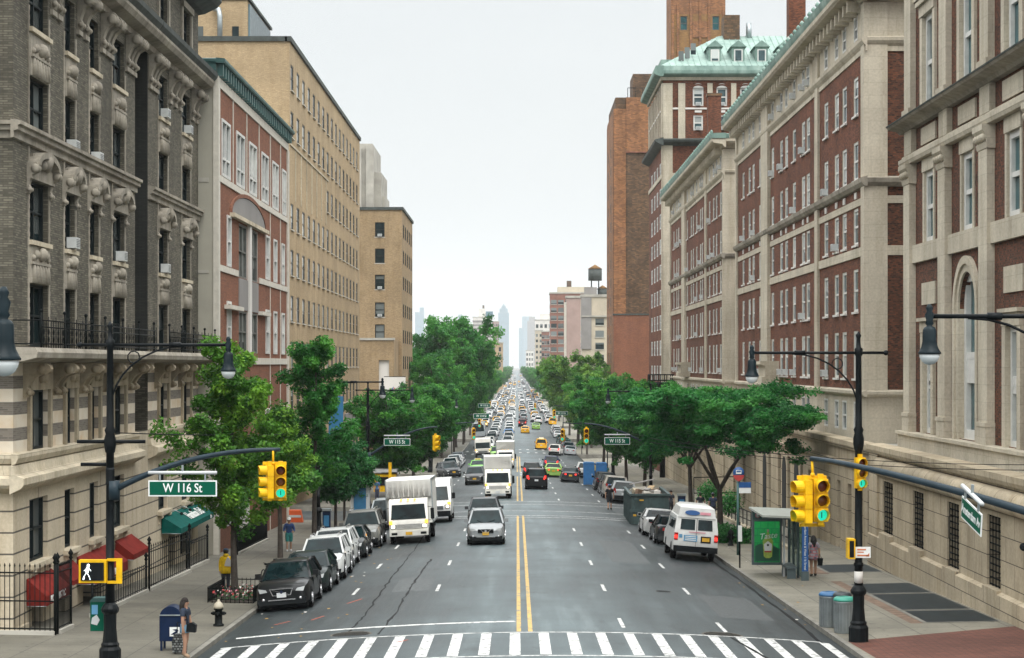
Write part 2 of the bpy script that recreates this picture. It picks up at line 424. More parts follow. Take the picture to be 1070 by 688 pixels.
M_['pole'] = mat('black_pole_paint', (.004, .006, .007), .45, var=.3, scale=6, spec=.14)
M_['steel'] = mat('galvanised_steel', (.36, .40, .41), .4, .6, var=.15)
M_['arm'] = mat('mast_arm_dark_steel', (.018, .032, .042), .4, var=.2, spec=.2)
M_['white_frame'] = mat('white_window_paint', (.60, .60, .57), .5, var=.1)
M_['dark_frame'] = mat('dark_window_paint', (.010, .016, .017), .5, var=.2, spec=.15)
M_['tan_frame'] = mat('bronze_window_frame', (.10, .105, .095), .5, var=.2)
M_['glass'] = glassmat('window_glass', (.008, .016, .018), share=.35)
M_['glass_dark'] = glassmat('window_glass_dark', (.005, .011, .012), (.15, .17, .165), share=.22)
M_['glass_white'] = glassmat('window_glass_blinds', (.03, .05, .055), (.52, .55, .53), share=.75)
M_['glass_teal'] = glassmat('window_glass_teal', (.008, .045, .05), (.02, .105, .11), share=.9)
M_['ac'] = mat('air_conditioner_white', (.55, .57, .56), .5)
M_['ac_grille'] = mat('air_conditioner_grille', (.2, .21, .21), .6)
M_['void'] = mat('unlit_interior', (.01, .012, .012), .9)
M_['roof'] = mat('roof_tar', (.09, .09, .085), .9)
M_['red_awn'] = mat('red_canvas', (.175, .020, .015), .85, var=.2, spec=.08)
M_['green_awn'] = mat('green_canvas', (.004, .085, .072), .8, var=.2, spec=.08)
M_['white'] = mat('white_plastic', (.52, .54, .54), .5, var=.05)
M_['sign_green'] = mat('sign_green', (.001, .088, .050), .5, var=.06, spec=.12)
M_['sign_white'] = mat('sign_white', (.80, .82, .80), .45, var=.03)
M_['sig_yellow'] = mat('signal_yellow', (.74, .43, .006), .45, var=.2, scale=4, spec=.25)
M_['lens_off'] = mat('lens_unlit_red', (.10, .018, .010), .25, var=.2)
M_['lens_amber'] = mat('lens_unlit_amber', (.13, .045, .008), .25, var=.2)
M_['lens_green'] = emat('lens_green_lit', (.01, .50, .34), .75)
M_['walk'] = emat('walk_symbol_lit', (.85, .95, .95), 1.4)
M_['lampglass'] = mat('lamp_globe', (.62, .66, .66), .12, var=.05)
M_['lampgreen'] = mat('lamp_hood', (.006, .014, .018), .4, var=.3, spec=.16)
M_['tyre'] = mat('tyre_rubber', (.006, .006, .007), .8, spec=.1)
M_['rim'] = mat('alloy_rim', (.34, .35, .35), .35, .7)
M_['chrome'] = mat('chrome', (.55, .56, .57), .2, .9)
M_['black_plastic'] = mat('black_plastic', (.006, .008, .009), .6, spec=.12)
M_['carglass'] = mat('car_glass', (.007, .017, .019), .06, var=.7, scale=1.5, spec=.13)
M_['headlight'] = mat('headlight_lens', (.34, .36, .36), .15, spec=.3)
M_['headlit'] = emat('headlight_lit', (1., .86, .62), 2.2)
M_['amberlit'] = emat('marker_amber', (1., .42, .05), 1.2)
M_['taillight'] = mat('taillight_red', (.33, .012, .010), .25)
M_['taillit'] = emat('taillight_lit', (.9, .03, .02), 1.4)
M_['plate_y'] = mat('plate_yellow', (.70, .40, .03), .5)
M_['plate_w'] = mat('plate_white', (.6, .62, .63), .5)
M_['skin'] = mat('skin', (.42, .25, .17), .6, var=.08)
M_['skin2'] = mat('skin_tan', (.36, .20, .13), .6, var=.08)
M_['bark'] = mat('bark', (.055, .045, .036), .9, var=.35, scale=6, bump=.5)
M_['leaf_ginkgo'] = leafmat('ginkgo_leaf', (.020, .090, .012), (.080, .235, .022), (.20, .40, .036))
M_['leaf_dark'] = leafmat('dark_leaf', (.008, .072, .020), (.026, .160, .038), (.075, .28, .060))
M_['leaf_locust'] = leafmat('locust_leaf', (.008, .085, .020), (.030, .200, .042), (.095, .35, .065))
M_['leaf_park'] = leafmat('park_leaf', (.008, .072, .014), (.032, .190, .028), (.11, .36, .045))
M_['leaf_light'] = leafmat('light_leaf', (.026, .115, .020), (.095, .25, .036), (.24, .42, .070))
# ------------------------------------------------------------------ windows
WIN = {}
def winproto(key, w, h, frame, glass, fw=.07, rail=True, mull=0, sill=None, sillh=.12, fd=.10, depth_in=.03, hood=None):
    g = MB(); g.face([(-w/2, 0, 0), (w/2, 0, 0), (w/2, 0, h), (-w/2, 0, h)], m(glass))
    f = MB(); y0, y1 = -fd, -.004; fm = m(frame)
    f.box(-w/2, -w/2+fw, y0, y1, 0, h, fm); f.box(w/2-fw, w/2, y0, y1, 0, h, fm)
    f.box(-w/2+fw, w/2-fw, y0, y1, 0, fw, fm); f.box(-w/2+fw, w/2-fw, y0, y1, h-fw, h, fm)
    if rail: f.box(-w/2+fw, w/2-fw, y0*.8, y1, h*.5-fw*.4, h*.5+fw*.4, fm)
    for i in range(mull):
        x = -w/2+w*(i+1)/(mull+1); f.box(x-fw*.45, x+fw*.45, y0*.9, y1, fw, h-fw, fm)
    if sill: f.box(-w/2-.08, w/2+.08, -.2, -.02, -sillh-.003, -.003, m(sill))
    WIN[key] = (g.data('window'), f.data('window_frame'))
ACME = None
def ac_mesh():
    global ACME
    if ACME is None:
        a = MB(); a.box(-.3, .3, -.34, -.02, 0, .36, m('ac')); 
        for k in range(5): a.box(-.25, .25, -.348, -.341, .05+k*.055, .08+k*.055, m('ac_grille'))
        ACME = a.data('air_conditioner')
    return ACME
def put_windows(root, lst, limit=100):
    """lst: (frame, u, z, depth, protokey, ac) -> panes with frames as parts, nearest first; the surplus as one part"""
    off = Matrix.Translation(-world_loc(root))
    cam = Vector((0, 0, 6.3))
    lst = sorted(lst, key=lambda q: (q[0].p(q[1], q[2])-cam).length)
    rest = MB(); n = 0
    for k, (f, u, z, d, key, ac) in enumerate(lst):
        Mx = f.M(u, z, -d); gm, fm = WIN[key]
        if k < limit:
            o = bpy.data.objects.new('window', gm); COL.objects.link(o); o.matrix_local = off @ Mx; setparent(o, root)
            c = bpy.data.objects.new('window_frame', fm); COL.objects.link(c); setparent(c, o)
        else:
            rest.add_obj_mesh(gm, Mx); rest.add_obj_mesh(fm, Mx)
        if ac and n < 100:
            n += 1
            a = bpy.data.objects.new('air_conditioner', ac_mesh()); COL.objects.link(a)
            a.matrix_local = off @ Mx @ Matrix.Translation((0, -d+.05, .05)); setparent(a, root)
    if rest.f: tag(rest.build('window_rows', root), kind='stuff')
def shell(mb, x0, x1, y0, y1, z0, z1, wm, rm, skip=()):
    """closed box of a building without the faces built elsewhere"""
    P = [(x0, y0), (x1, y0), (x1, y1), (x0, y1)]
    for i, k in enumerate(('N', 'E', 'S', 'W')):
        if k in skip: continue
        a, b = P[i], P[(i+1) % 4]
        mb.face([(*a, z0), (*b, z0), (*b, z1), (*a, z1)], wm)
    mb.face([(x0, y0, z1), (x1, y0, z1), (x1, y1, z1), (x0, y1, z1)], rm)

def lettering(text, size, M, parent, material, name='lettering', depth=.006, shear=0, bold=0):
    cu = bpy.data.curves.new('t', 'FONT'); cu.body = text; cu.size = size; cu.align_x = 'CENTER'; cu.align_y = 'CENTER'
    cu.extrude = depth; cu.shear = shear; cu.offset = bold; cu.resolution_u = 3
    o = bpy.data.objects.new('t', cu); COL.objects.link(o)
    dg = bpy.context.evaluated_depsgraph_get()
    me = bpy.data.meshes.new_from_object(o.evaluated_get(dg)); bpy.data.objects.remove(o); bpy.data.curves.remove(cu)
    me.materials.clear(); me.materials.append(material)
    t = bpy.data.objects.new(name, me); COL.objects.link(t)
    t.matrix_local = Matrix.Translation(-world_loc(parent)) @ M if parent else M
    if parent: setparent(t, parent)
    return t
def textM(pos, right, up):
    r, u = Vector(right).normalized(), Vector(up).normalized(); u = (u-r*u.dot(r)).normalized(); n = r.cross(u)
    M = Matrix.Identity(4)
    for i in range(3): M[i][0] = r[i]; M[i][1] = u[i]; M[i][2] = n[i]
    M.translation = Vector(pos); return M

# ================================================================== LEFT 1: grey-brown apartment house on the corner
LX = -15.0
f = FL(LX); Y0, Y1 = 57.0, 90.1
RT = empty('apartment_building', (LX, Y0, zs(60)-.2), 'grey brown brick corner apartment house with carved stone window hoods and striped lower floor', 'building')
cols = [(58.9, 61.2), (63.5, 64.9), (67.2, 68.6), (71, 73.1), (80.1, 82.1), (85.7, 87.8)]
flo = [(.15, 2.13), (3.63, 5.5), (6.85, 8.8), (10.14, 12.0), (13.4, 15.2), (16.7, 18.5), (20.7, 22.3)]
zones = [(-3.2, 2.45, m('lime')), (2.45, 3.62, m('lime_plain')), (3.62, 6.5, m('banded')), (6.5, 23.4, m('grey_brick'))]
ops = [(a, b, c, d, .42) for a, b in cols for c, d in flo]
shaft = (75.2, 77.8, 3.62, 19.0, 2.6)
wmb = MB()
wall(wmb, f, Y0, Y1, zones, ops+[shaft, (59.2, 60.6, -2.7, -1.05, .8), (62.6, 63.6, -2.6, -.9, .8), (66.2, 69.0, -2.6, -.9, .8), (82.4, 84.0, -2.9, -.6, .9), (85.4, 88.6, -2.3, -.75, .3)], .42)
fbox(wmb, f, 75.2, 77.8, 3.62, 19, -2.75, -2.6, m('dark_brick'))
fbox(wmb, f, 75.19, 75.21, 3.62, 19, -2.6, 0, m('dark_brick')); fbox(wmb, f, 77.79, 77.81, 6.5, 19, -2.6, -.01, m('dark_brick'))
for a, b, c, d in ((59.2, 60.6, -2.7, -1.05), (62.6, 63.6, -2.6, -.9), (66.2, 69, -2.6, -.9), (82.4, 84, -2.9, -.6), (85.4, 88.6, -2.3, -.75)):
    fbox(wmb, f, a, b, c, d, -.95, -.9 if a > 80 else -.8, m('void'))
fn = FN(Y0); ncols = [(-18.9, -17.5), (-23, -21.5), (-28, -26.5), (-33, -31.5)]
nops = [(a, b, c, d, .35) for a, b in ncols for c, d in flo]
wall(wmb, fn, -37, LX, zones, nops, .35)
shell(wmb, -37, LX, Y0, Y1, -3.2, 23.4, m('dark_brick'), m('roof'), skip=('N', 'E'))
wmb.build('wall', RT)
winproto('l1w', 2.3, 1.9, 'dark_frame', 'glass_dark', .09, True, 1, fd=.12)
winproto('l1n', 1.4, 1.9, 'dark_frame', 'glass_dark', .09, True, 0, fd=.12)
wl = []
rr = random.Random(3)
for a, b in cols:
    for c, d in flo:
        key = 'l1%.2f_%.2f' % (b-a, d-c)
        if key not in WIN: winproto(key, b-a, d-c, 'dark_frame', 'glass_dark', .08, True, 1 if b-a > 1.8 else 0, fd=.12)
        wl.append((f, (a+b)/2, c, .27, key, False))
for a, b in ncols:
    for c, d in flo:
        key = 'l1%.2f_%.2f' % (b-a, d-c)
        if key not in WIN: winproto(key, b-a, d-c, 'dark_frame', 'glass_dark', .08, True, 0, fd=.12)
        wl.append((fn, (a+b)/2, c, .33, key, False))
acs = {(3, 3), (1, 4), (2, 4), (4, 5), (5, 5), (4, 3), (1, 3)}
k = 0
for i in range(len(cols)):
    for j in range(len(flo)):
        if (i, j) in acs: q = wl[i*len(flo)+j]; wl[i*len(flo)+j] = q[:5]+(True,)
put_windows(RT, wl)
# ledges and cornices, on both walls (the corner is closed by the run past the edge)
def course(name, prof, mt, segs=((Y0, 75.2), (77.8, Y1)), north=True):
    for i, (a, b) in enumerate(segs):
        mb = MB()
        pr = max(n for n, z in prof)
        fprof(mb, f, a-(pr if i == 0 and north else 0), b, prof, mt)
        if i == 0 and north:
            fprof(mb, fn, -37, LX-.002, prof, mt)
        mb.build(name, RT)
course('ledge', [(0, 3.30), (.12, 3.34), (.2, 3.5), (.2, 3.62), (0, 3.66)], m('lime_plain'))
course('frieze', [(0, 2.45), (.34, 2.62), (.42, 2.72), (.42, 2.92), (.16, 3.02), (.1, 3.29), (0, 3.30)], m('lime_plain'))
course('belt_course', [(0, 13.02), (.1, 13.04), (.1, 13.24), (.22, 13.27), (.22, 13.4), (.31, 13.43), (.31, 13.54), (0, 13.58)], m('carved'))
course('balcony_slab', [(0, 6.34), (.55, 6.4), (.95, 6.5), (.98, 6.66), (.90, 6.8), (0, 6.82)], m('carved'), segs=((Y0, Y1),))
course('cornice', [(0, 18.95), (.2, 19.0), (.25, 19.2), (.66, 19.32), (.78, 19.5), (.78, 19.62), (0, 19.62)], m('carved'), segs=((Y0, 76.2), (76.25, Y1)))
course('cornice_gutter', [(0, 19.625), (.78, 19.625), (.92, 19.8), (.95, 19.98), (0, 20.05)], m('cornice_dark'), segs=((Y0, 76.2), (76.25, Y1)))
course('attic_cornice', [(0, 22.75), (.3, 22.8), (.9, 23.1), (1.1, 23.35), (1.1, 23.55), (0, 23.6)], m('cornice_dark'), segs=((Y0, Y1+.1),))
def console(mb, ff, u, w, z0, z1, pr, mt):                 # scrolled bracket
    h = z1-z0
    prof = [(0, z0)]+[(pr*(.16+.12*math.sin(PI*i/5)), z0+h*.28*i/5) for i in range(6)]
    prof += [(pr*.25, z0+h*.42), (pr*.42, z0+h*.58), (pr*.75, z0+h*.68)]
    prof += [(pr*(.72+.28*math.sin(a)), z1-h*.18-h*.16*math.cos(a)) for a in [PI*j/6 for j in range(1, 6)]]+[(pr*.8, z1), (0, z1)]
    fprof(mb, ff, u-w/2, u+w/2, prof, mt)
    for s in (-1, 1):                                       # volute eyes
        c = ff.p(u+s*w/2, z1-h*.2, pr*.68); mb.ball(c, h*.15, mt, 7, (1, .5, 1) if abs(ff.U.x) > .5 else (1, .5, 1))
        c = ff.p(u+s*w/2, z0+h*.12, pr*.22); mb.ball(c, h*.08, mt, 6)
for u in (58.3, 61.8, 62.7, 65.7, 66.5, 69.4, 70.3, 73.8, 74.7, 79.4, 82.8, 84.9, 88.5, 89.5):   # under the balcony
    mb = MB(); console(mb, f, u, .34, 5.3, 6.35, .85, m('carved_ochre')); mb.build('bracket', RT)
for u in (57.9, 61.8, 62.6, 65.5, 66.5, 69.2, 69.95, 70.6, 73.6, 74.2, 74.85, 78.2, 78.9, 79.5, 82.7, 83.9, 85.1, 88.4, 89.5):   # under the cornice
    mb = MB(); console(mb, f, u, .36, 17.75, 19.0, .6, m('carved')); fbox(mb, f, u-.3, u+.3, 17.55, 17.72, 0, .1, m('carved')); mb.build('bracket', RT)
for a, b in cols:
    c, w = (a+b)/2, b-a
    mb = MB()                                              # carved window hood
    fbox(mb, f, a-.32, b+.32, 12.0, 12.42, 0, .16, m('carved'))
    console(mb, f, a-.2, .26, 11.55, 12.5, .38, m('carved')); console(mb, f, b+.2, .26, 11.55, 12.5, .38, m('carved'))
    n0 = 10
    for k in range(n0):
        a0, a1 = PI*k/n0, PI*(k+1)/n0; ro, ri = w/2+.26, w/2+.02
        q = [(c+ro*math.cos(a0), 12.42+.5*math.sin(a0)), (c+ro*math.cos(a1), 12.42+.5*math.sin(a1)), (c+ri*math.cos(a1), 12.42+.3*math.sin(a1)), (c+ri*math.cos(a0), 12.42+.3*math.sin(a0))]
        mb.prism([f.p(u, z) for u, z in q], m('carved'), 0, f.N*0, f.N*.38)
    fbox(mb, f, a, b, 12.42, 12.8, .0, .12, m('carved'))
    mb.ball(f.p(c, 12.62, .2), .28, m('carved'), 9); mb.ball(f.p(c-.3, 12.5, .18), .18, m('carved'), 8); mb.ball(f.p(c+.3, 12.5, .18), .18, m('carved'), 8)
    mb.build('window_hood', RT)
    for z0, z1 in ((8.8, 10.14), (15.2, 16.7)):            # carved spandrel: head over hanging drapery, sill above
        mb = MB()
        fbox(mb, f, a-.05, b+.05, z0+.02, z1-.16, 0, .05, m('carved'))
        fbox(mb, f, a-.14, b+.14, z1-.15, z1-.01, 0, .14, m('lime_plain'))
        nr = 6 if w > 1.8 else 4
        for k in range(nr):
            u = a+.12+(w-.24)*(k+.5)/nr; mb.tube([f.p(u, z0+.03, .07), f.p(u, z0+.5, .06), f.p(u, z0+.7, .04)], [.12, .09, .03], m('carved'), 6)
        mb.ball(f.p(c, z0+.93, .10), .22, m('carved'), 9); 
        for s in (-1, 1): mb.ball(f.p(c+s*w*.27, z0+.9, .07), .15, m('carved'), 8); mb.ball(f.p(c+s*w*.40, z0+.8, .06), .1, m('carved'), 7)
        fbox(mb, f, a+.01, b-.01, z0+.6, z0+.68, .05, .12, m('carved'))
        mb.build('carved_panel', RT)
    mb = MB()                                              # stone frame of the striped floor window
    fbox(mb, f, a-.26, a-.003, 3.66, 5.72, 0, .1, m('carved_ochre')); fbox(mb, f, b+.003, b+.26, 3.66, 5.72, 0, .1, m('carved_ochre'))
    fbox(mb, f, a-.26, b+.26, 5.51, 6.30, 0, .12, m('carved_ochre'))
    mb.ball(f.p(c, 5.95, .15), .2, m('carved_ochre'), 8); mb.ball(f.p(c-.28, 5.85, .14), .14, m('carved_ochre'), 8); mb.ball(f.p(c+.28, 5.85, .14), .14, m('carved_ochre'), 8)
    mb.build('window_surround', RT)
    for u in (a-.14, b+.14):                               # pale toothed strips beside the windows
        mb = MB()
        for k in range(72):
            z = 6.9+k*.145
            if z > 17.2: break
            fbox(mb, f, u-.06-(.02 if k % 2 else 0), u+.06+(.02 if k % 2 else 0), z, z+.145, 0, .03+.004*(k % 2), m('carved'))
        mb.build('stone_strip', RT)
    mb = MB(); fbox(mb, f, a-.2, b+.2, -.02, .14, 0, .2, m('lime_plain')); console(mb, f, a+.05, .2, -.42, -.02, .2, m('lime_plain')); console(mb, f, b-.05, .2, -.42, -.02, .2, m('lime_plain')); mb.build('window_sill', RT)
    mb = MB()                                              # attic surrounds
    fbox(mb, f, a-.3, a-.003, 20.25, 22.4, 0, .09, m('carved')); fbox(mb, f, b+.003, b+.3, 20.25, 22.4, 0, .09, m('carved')); fbox(mb, f, a-.3, b+.3, 22.31, 22.6, 0, .16, m('carved'))
    mb.build('window_surround', RT)
# balcony railing
for a, b in ((57.0, 75.2), (78.0, 90.0)):
    mb = MB(); im = m('iron'); f2 = f
    for z in (6.92, 7.42, 7.62): mb.tube([f.p(a, z, .84), f.p(b, z, .84)], .022, im, 5)
    n = int((b-a)/.3)
    for k in range(n+1):
        u = a+(b-a)*k/n
        mb.tube([f.p(u, 6.8, .84), f.p(u, 7.62+(.12 if k % 3 == 0 else 0), .84)], .013, im, 4)
        if k % 2 == 1:
            for zc in (7.05, 7.28): mb.tube([f.p(u+.09*math.cos(t_*PI/3), zc+.1*math.sin(t_*PI/3), .84) for t_ in range(7)], .012, im, 4, False)
    for u in np.arange(a, b+.1, 2.95): mb.tube([f.p(u, 6.8, .84), f.p(u, 7.85, .84)], .03, im, 6); mb.ball(f.p(u, 7.9, .84), .06, im, 6)
    if a < 60: mb.tube([f.p(a, 7.62, .84), f.p(a, 7.62, 0)], .022, im, 5); mb.tube([f.p(a, 6.92, .84), f.p(a, 6.92, 0)], .022, im, 5)
    mb.build('balcony_railing', RT)
# awnings over the basement shops
def awning(u0, u1, zt, zb, pr, mt, val=.22, text=None, tsize=.2, top_in=.0, end=True):
    mb = MB(); a0, a1 = f.p(u0, zt, .02), f.p(u1, zt, .02); b0, b1 = f.p(u0, zb, pr), f.p(u1, zb, pr)
    mb.face([a0, a1, b1, b0], mt)
    c0, c1 = f.p(u0, zb-val, pr), f.p(u1, zb-val, pr); mb.face([b0, b1, c1, c0], mt)
    d0, d1 = f.p(u0, zb-val, .02), f.p(u1, zb-val, .02)
    mb.face([a0, b0, c0, d0], mt); mb.face([a1, d1, c1, b1], mt); mb.face([f.p(u0, zt-.02, .01), f.p(u1, zt-.02, .01), d1, d0], mt)
    for u in (u0, u1): mb.tube([f.p(u, zb-val, .02), f.p(u, zb-val, pr)], .015, m('steel'), 5)
    aw = mb.build('awning', RT)
    if text: lettering(text, tsize, textM(f.p((u0+u1)/2, zb-val/2, pr+.008), f.U, (0, 0, 1)), aw, m('sign_white'), bold=.004)
    return aw
awning(58.5, 61.6, -.26, -.80, .62, m('red_awn'), .30, "POPPI'S BISTRO", .29)
awning(62.3, 64.4, -.24, -.75, .55, m('red_awn'), .16)
awning(65.2, 70.0, -.26, -.86, .78, m('red_awn'), .34, "POPPI'S  BISTRO", .33)
awning(71.4, 74.4, -.28, -.80, .70, m('red_awn'), .2)
g_ = awning(80.7, 89.4, -.12, -.62, .85, m('green_awn'), .22)
d_ = f.p(0, -.62, .85)-f.p(0, -.12, .02)
lettering('Hamilton Deli', .66, textM(f.p(86.0, -.40, .51)+Vector((.02, 0, .02)), f.U, (-.83, 0, .5)), g_, m('sign_white'), shear=.25, bold=.012)
lettering('DELI', .22, textM(f.p(88.6, -.73, .858), f.U, (0, 0, 1)), g_, m('sign_white'))
for u in (82.0, 84.2):
    mb = MB(); mb.tube([f.p(u, -.05, .05), f.p(u, .06, .35), f.p(u+.1, -.08, .6)], .02, m('steel'), 5); mb.ball(f.p(u+.1, -.1, .62), .07, m('iron'), 7); mb.build('awning_lamp', RT)
mb = MB(); fbox(mb, f, 85.4, 88.6, -2.3, -.78, -.29, -.26, m('glass_dark')); fbox(mb, f, 86.95, 87.05, -2.3, -.78, -.26, -.2, m('iron')); mb.build('shop_window', RT)
# basement stoop wall
mb = MB(); fbox(mb, f, 57, 58.6, -3.0, -1.6, 0, .10, m('lime_plain')); mb.build('stoop_curb', RT)

# ================================================================== LEFT 2: red brick with green metal cornice
LX2 = -14.16; f = FL(LX2); Y0, Y1 = 90.2, 118.2
RT = empty('institute_building', (LX2, Y0, zs(92)-.2), 'red brick block with white bands, tall white windows and a teal metal cornice', 'building')
wins = [(91.7, 94.4), (96.5, 99.4), (101.1, 104.0), (106.0, 108.9), (110.7, 113.5), (115.3, 117.2)]
ob = [(a, b, 15.35, 18.1, .22) for a, b in wins]
mid = [(93.4, 94.7), (107.8, 109.3), (111.3, 112.8), (115.1, 116.5)]
ob += [(a, b, c, d, .22) for a, b in mid for c, d in ((11.1, 13.6), (6.9, 9.4), (1.4, 3.8), (-1.6, .6))]
ob += [(a, a+2.9, c, d, .35) for a in (97.5, 101.6) for c, d in ((10.75, 13.5), (6.9, 9.05))]
ob += [(96.5, 101.5, -2.6, .4, 1.0)]
wmb = MB()
wall(wmb, f, Y0, Y1, [(-4, 19.9, m('orange_brick'))], ob, .22, m('white_far'))
wall(wmb, FN(Y0), -30, LX2, [(-4, 20.0, m('stucco'))])
shell(wmb, -30, LX2, Y0, Y1, -4, 20.0, m('stucco'), m('roof'), skip=('N', 'E'))
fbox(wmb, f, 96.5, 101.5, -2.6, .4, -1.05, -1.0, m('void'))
wmb.build('wall', RT)
winproto('l2a', 2.5, 2.75, 'white_frame', 'glass_white', .14, False, 1, fd=.16)
winproto('l2b', 1.2, 2.5, 'white_frame', 'glass_white', .12, True, 0, fd=.16)
winproto('l2c', 2.9, 2.75, 'tan_frame', 'glass', .1, True, 1, fd=.14); winproto('l2d', 2.9, 2.15, 'tan_frame', 'glass', .1, True, 1, fd=.14)
wl = []
for a, b in wins:
    key = 'l2_%.1f' % (b-a)
    if key not in WIN: winproto(key, b-a, 2.75, 'white_frame', 'glass_white', .14, False, 1, fd=.16)
    wl.append((f, (a+b)/2, 15.35, .1, key, False))
for a, b in mid:
    for c, d in ((11.1, 13.6), (6.9, 9.4), (1.4, 3.8), (-1.6, .6)):
        key = 'l2m%.1f%.1f' % (b-a, d-c)
        if key not in WIN: winproto(key, b-a, d-c, 'white_frame', 'glass_white', .12, True, 0, fd=.16)
        wl.append((f, (a+b)/2, c, .1, key, False))
for u in (98.95, 103.05): wl += [(f, u, 10.75, .16, 'l2c', False), (f, u, 6.9, .16, 'l2d', False)]
put_windows(RT, wl)
for a, b in wins:
    mb = MB(); fbox(mb, f, a+.16, b-.16, 15.35+.82, 15.35+.92, -.09, .02, m('white_frame')); mb.build('transom_bar', RT)
def band(name, z0, z1, n=.07, mt='trim_pale', segs=((Y0, Y1),)):
    for a, b in segs: mb = MB(); fbox(mb, f, a, b, z0, z1, 0, n, m(mt)); mb.build(name, RT)
band('stone_band', 15.0, 15.3); band('stone_band', 19.45, 19.9); band('stone_band', 10.75, 11.05, segs=((Y0, 97.0), (105, Y1))); band('stone_band', 6.3, 6.65); band('stone_band', 9.0, 9.2, .3, segs=((92.7, 97.3), (104.7, 108)))
for a, b in ((90.2, 90.65), (117.7, 118.2)): mb = MB(); fbox(mb, f, a, b, -3.8, 19.44, 0, .12, m('trim_pale')); mb.build('corner_pilaster', RT)
mb = MB(); fbox(mb, FN(Y0), LX2-.14, LX2+.12, -3.8, 19.9, .003, .05, m('trim_pale')); fbox(mb, FN(Y0), -30, LX2-.36, 14.9, 15.1, .003, .03, m('concrete')); fbox(mb, FN(Y0), -30, LX2-.36, 6.2, 6.4, .003, .03, m('concrete')); fbox(mb, FN(Y0), -30, LX2-.36, 10.6, 10.75, .003, .03, m('concrete')); mb.build('side_band', RT)
for u in (91.0, 95.4, 100.2, 105.0, 109.8, 114.5): mb = MB(); fbox(mb, f, u-.06, u+.06, 15.31, 19.44, 0, .05, m('trim_pale')); fbox(mb, f, u-.05, u+.05, -3.5, 14.99, 0, .04, m('trim_pale')) if u not in (95.4, 100.2, 105.0) else None; mb.build('downpipe_strip', RT)
mb = MB()                                                   # arched lunette over the central pair
c = 101.0
pts = [f.p(c+6.3*math.cos(a), 13.8+1.15*math.sin(a), 0) for a in [PI*k/20 for k in range(21)]]
mb.prism(pts, m('grey_far'), 0, f.N*.0, f.N*.06)
mb.build('lunette', RT)
mb = MB()
for k in range(20):
    a0, a1 = PI*k/20, PI*(k+1)/20
    q = [(c+r_*math.cos(a_), 13.8+s_*math.sin(a_)) for r_, s_, a_ in ((6.32, 1.17, a0), (6.32, 1.17, a1), (6.6, 1.36, a1), (6.6, 1.36, a0))]
    mb.prism([f.p(u, z) for u, z in q], m('orange_brick'), 0, f.N*0, f.N*.1)
mb.build('brick_arch', RT)
mb = MB(); fbox(mb, f, 100.6, 101.4, 6.7, 13.6, 0, .14, m('white_far')); mb.build('mullion_post', RT)
mb = MB(); fbox(mb, f, 94.4, 107.6, 13.6, 13.8, 0, .25, m('lime_plain')); mb.build('arch_sill', RT)
mb = MB(); fbox(mb, f, 97.4, 100.58, 9.1, 10.7, 0, .05, m('grey_far')); fbox(mb, f, 101.42, 104.6, 9.1, 10.7, 0, .05, m('grey_far')); mb.build('spandrel_panel', RT)
mb = MB()
fprof(mb, f, Y0-.14, Y1+.3, [(0, 20.55), (.0, 20.5), (.38, 20.5), (.42, 20.58), (.42, 20.7), (0, 20.75)], m('teal_metal'))
fprof(mb, FN(Y0), -30, LX2-.003, [(0, 20.55), (0, 20.5), (.1, 20.5), (.14, 20.58), (.14, 20.7), (0, 20.75)], m('teal_metal'))
fbox(mb, f, Y0, Y1, 19.91, 20.5, -.1, .02, m('cornice_dark')); fbox(mb, FN(Y0), -30, LX2-.003, 19.91, 20.5, -.1, .06, m('teal_metal'))
for u in np.arange(Y0+.1, Y1-.2, .83): fbox(mb, f, u, u+.3, 19.92, 20.49, .025, .3, m('teal_metal'))
mb.build('cornice', RT)

# ================================================================== LEFT 3: long tan brick block
LX3 = -16.4; f = FL(LX3); Y0, Y1 = 138., 199.7
RT = empty('hospital_wing', (LX3, Y0, zs(140)-.2), 'long flat tan brick block with eight rows of small grey windows', 'building')
us = [139.7+3.775*k for k in range(16)]
rows = [26.2, 22.8, 19.45, 16.1, 12.75, 9.4, 6.05, 2.7]
ob = [(u-.86, u+.86, z, z+1.9, .18) for z in rows for j, u in enumerate(us) if not (z == 19.45 and j < 7)]
ob += [(u-1.1, u+1.1, -2.2, .4, .3) for u in us]
wmb = MB(); wall(wmb, f, Y0, Y1, [(-5.5, 29.6, m('tan_brick'))], ob, .18)
wall(wmb, FN(Y0), -46, LX3, [(-5.5, 29.6, m('tan_brick'))])
shell(wmb, -46, LX3, Y0, Y1, -5.5, 29.6, m('tan_brick'), m('roof'), skip=('N', 'E')); wmb.build('wall', RT)
winproto('l3', 1.72, 1.9, 'tan_frame', 'glass', .09, True, 0, 'trim_pale', .06, fd=.05)
winproto('l3s', 2.2, 2.6, 'tan_frame', 'glass_dark', .1, False, 1, fd=.1)
wl = [(f, u, z, .075, 'l3', False) for z in rows for j, u in enumerate(us) if not (z == 19.45 and j < 7)]+[(f, u, -2.2, .1, 'l3s', False) for u in us]
put_windows(RT, wl)
mb = MB(); fbox(mb, f, Y0-.15, Y1+.15, 29.6, 29.95, -.3, .15, m('cornice_dark')); fbox(mb, FN(Y0), -46, LX3-.152, 29.6, 29.95, -.3, .15, m('cornice_dark')); mb.build('parapet_coping', RT)
for j in range(7): mb = MB(); u = us[j]+1.9; fbox(mb, f, u-.1, u+.1, 18.3, 22.2, 0, .06, m('lime_plain')); mb.build('wall_rib', RT)
mb = MB(); fbox(mb, f, Y0, us[7], 22.15, 22.28, 0, .08, m('lime_plain')); mb.build('ledge', RT)
for k, u in enumerate((182, 190)): mb = MB(); fbox(mb, f, u, u+6, .55, 1.6, 0, .18, m('grey_far')); mb.build('sign_board', RT)
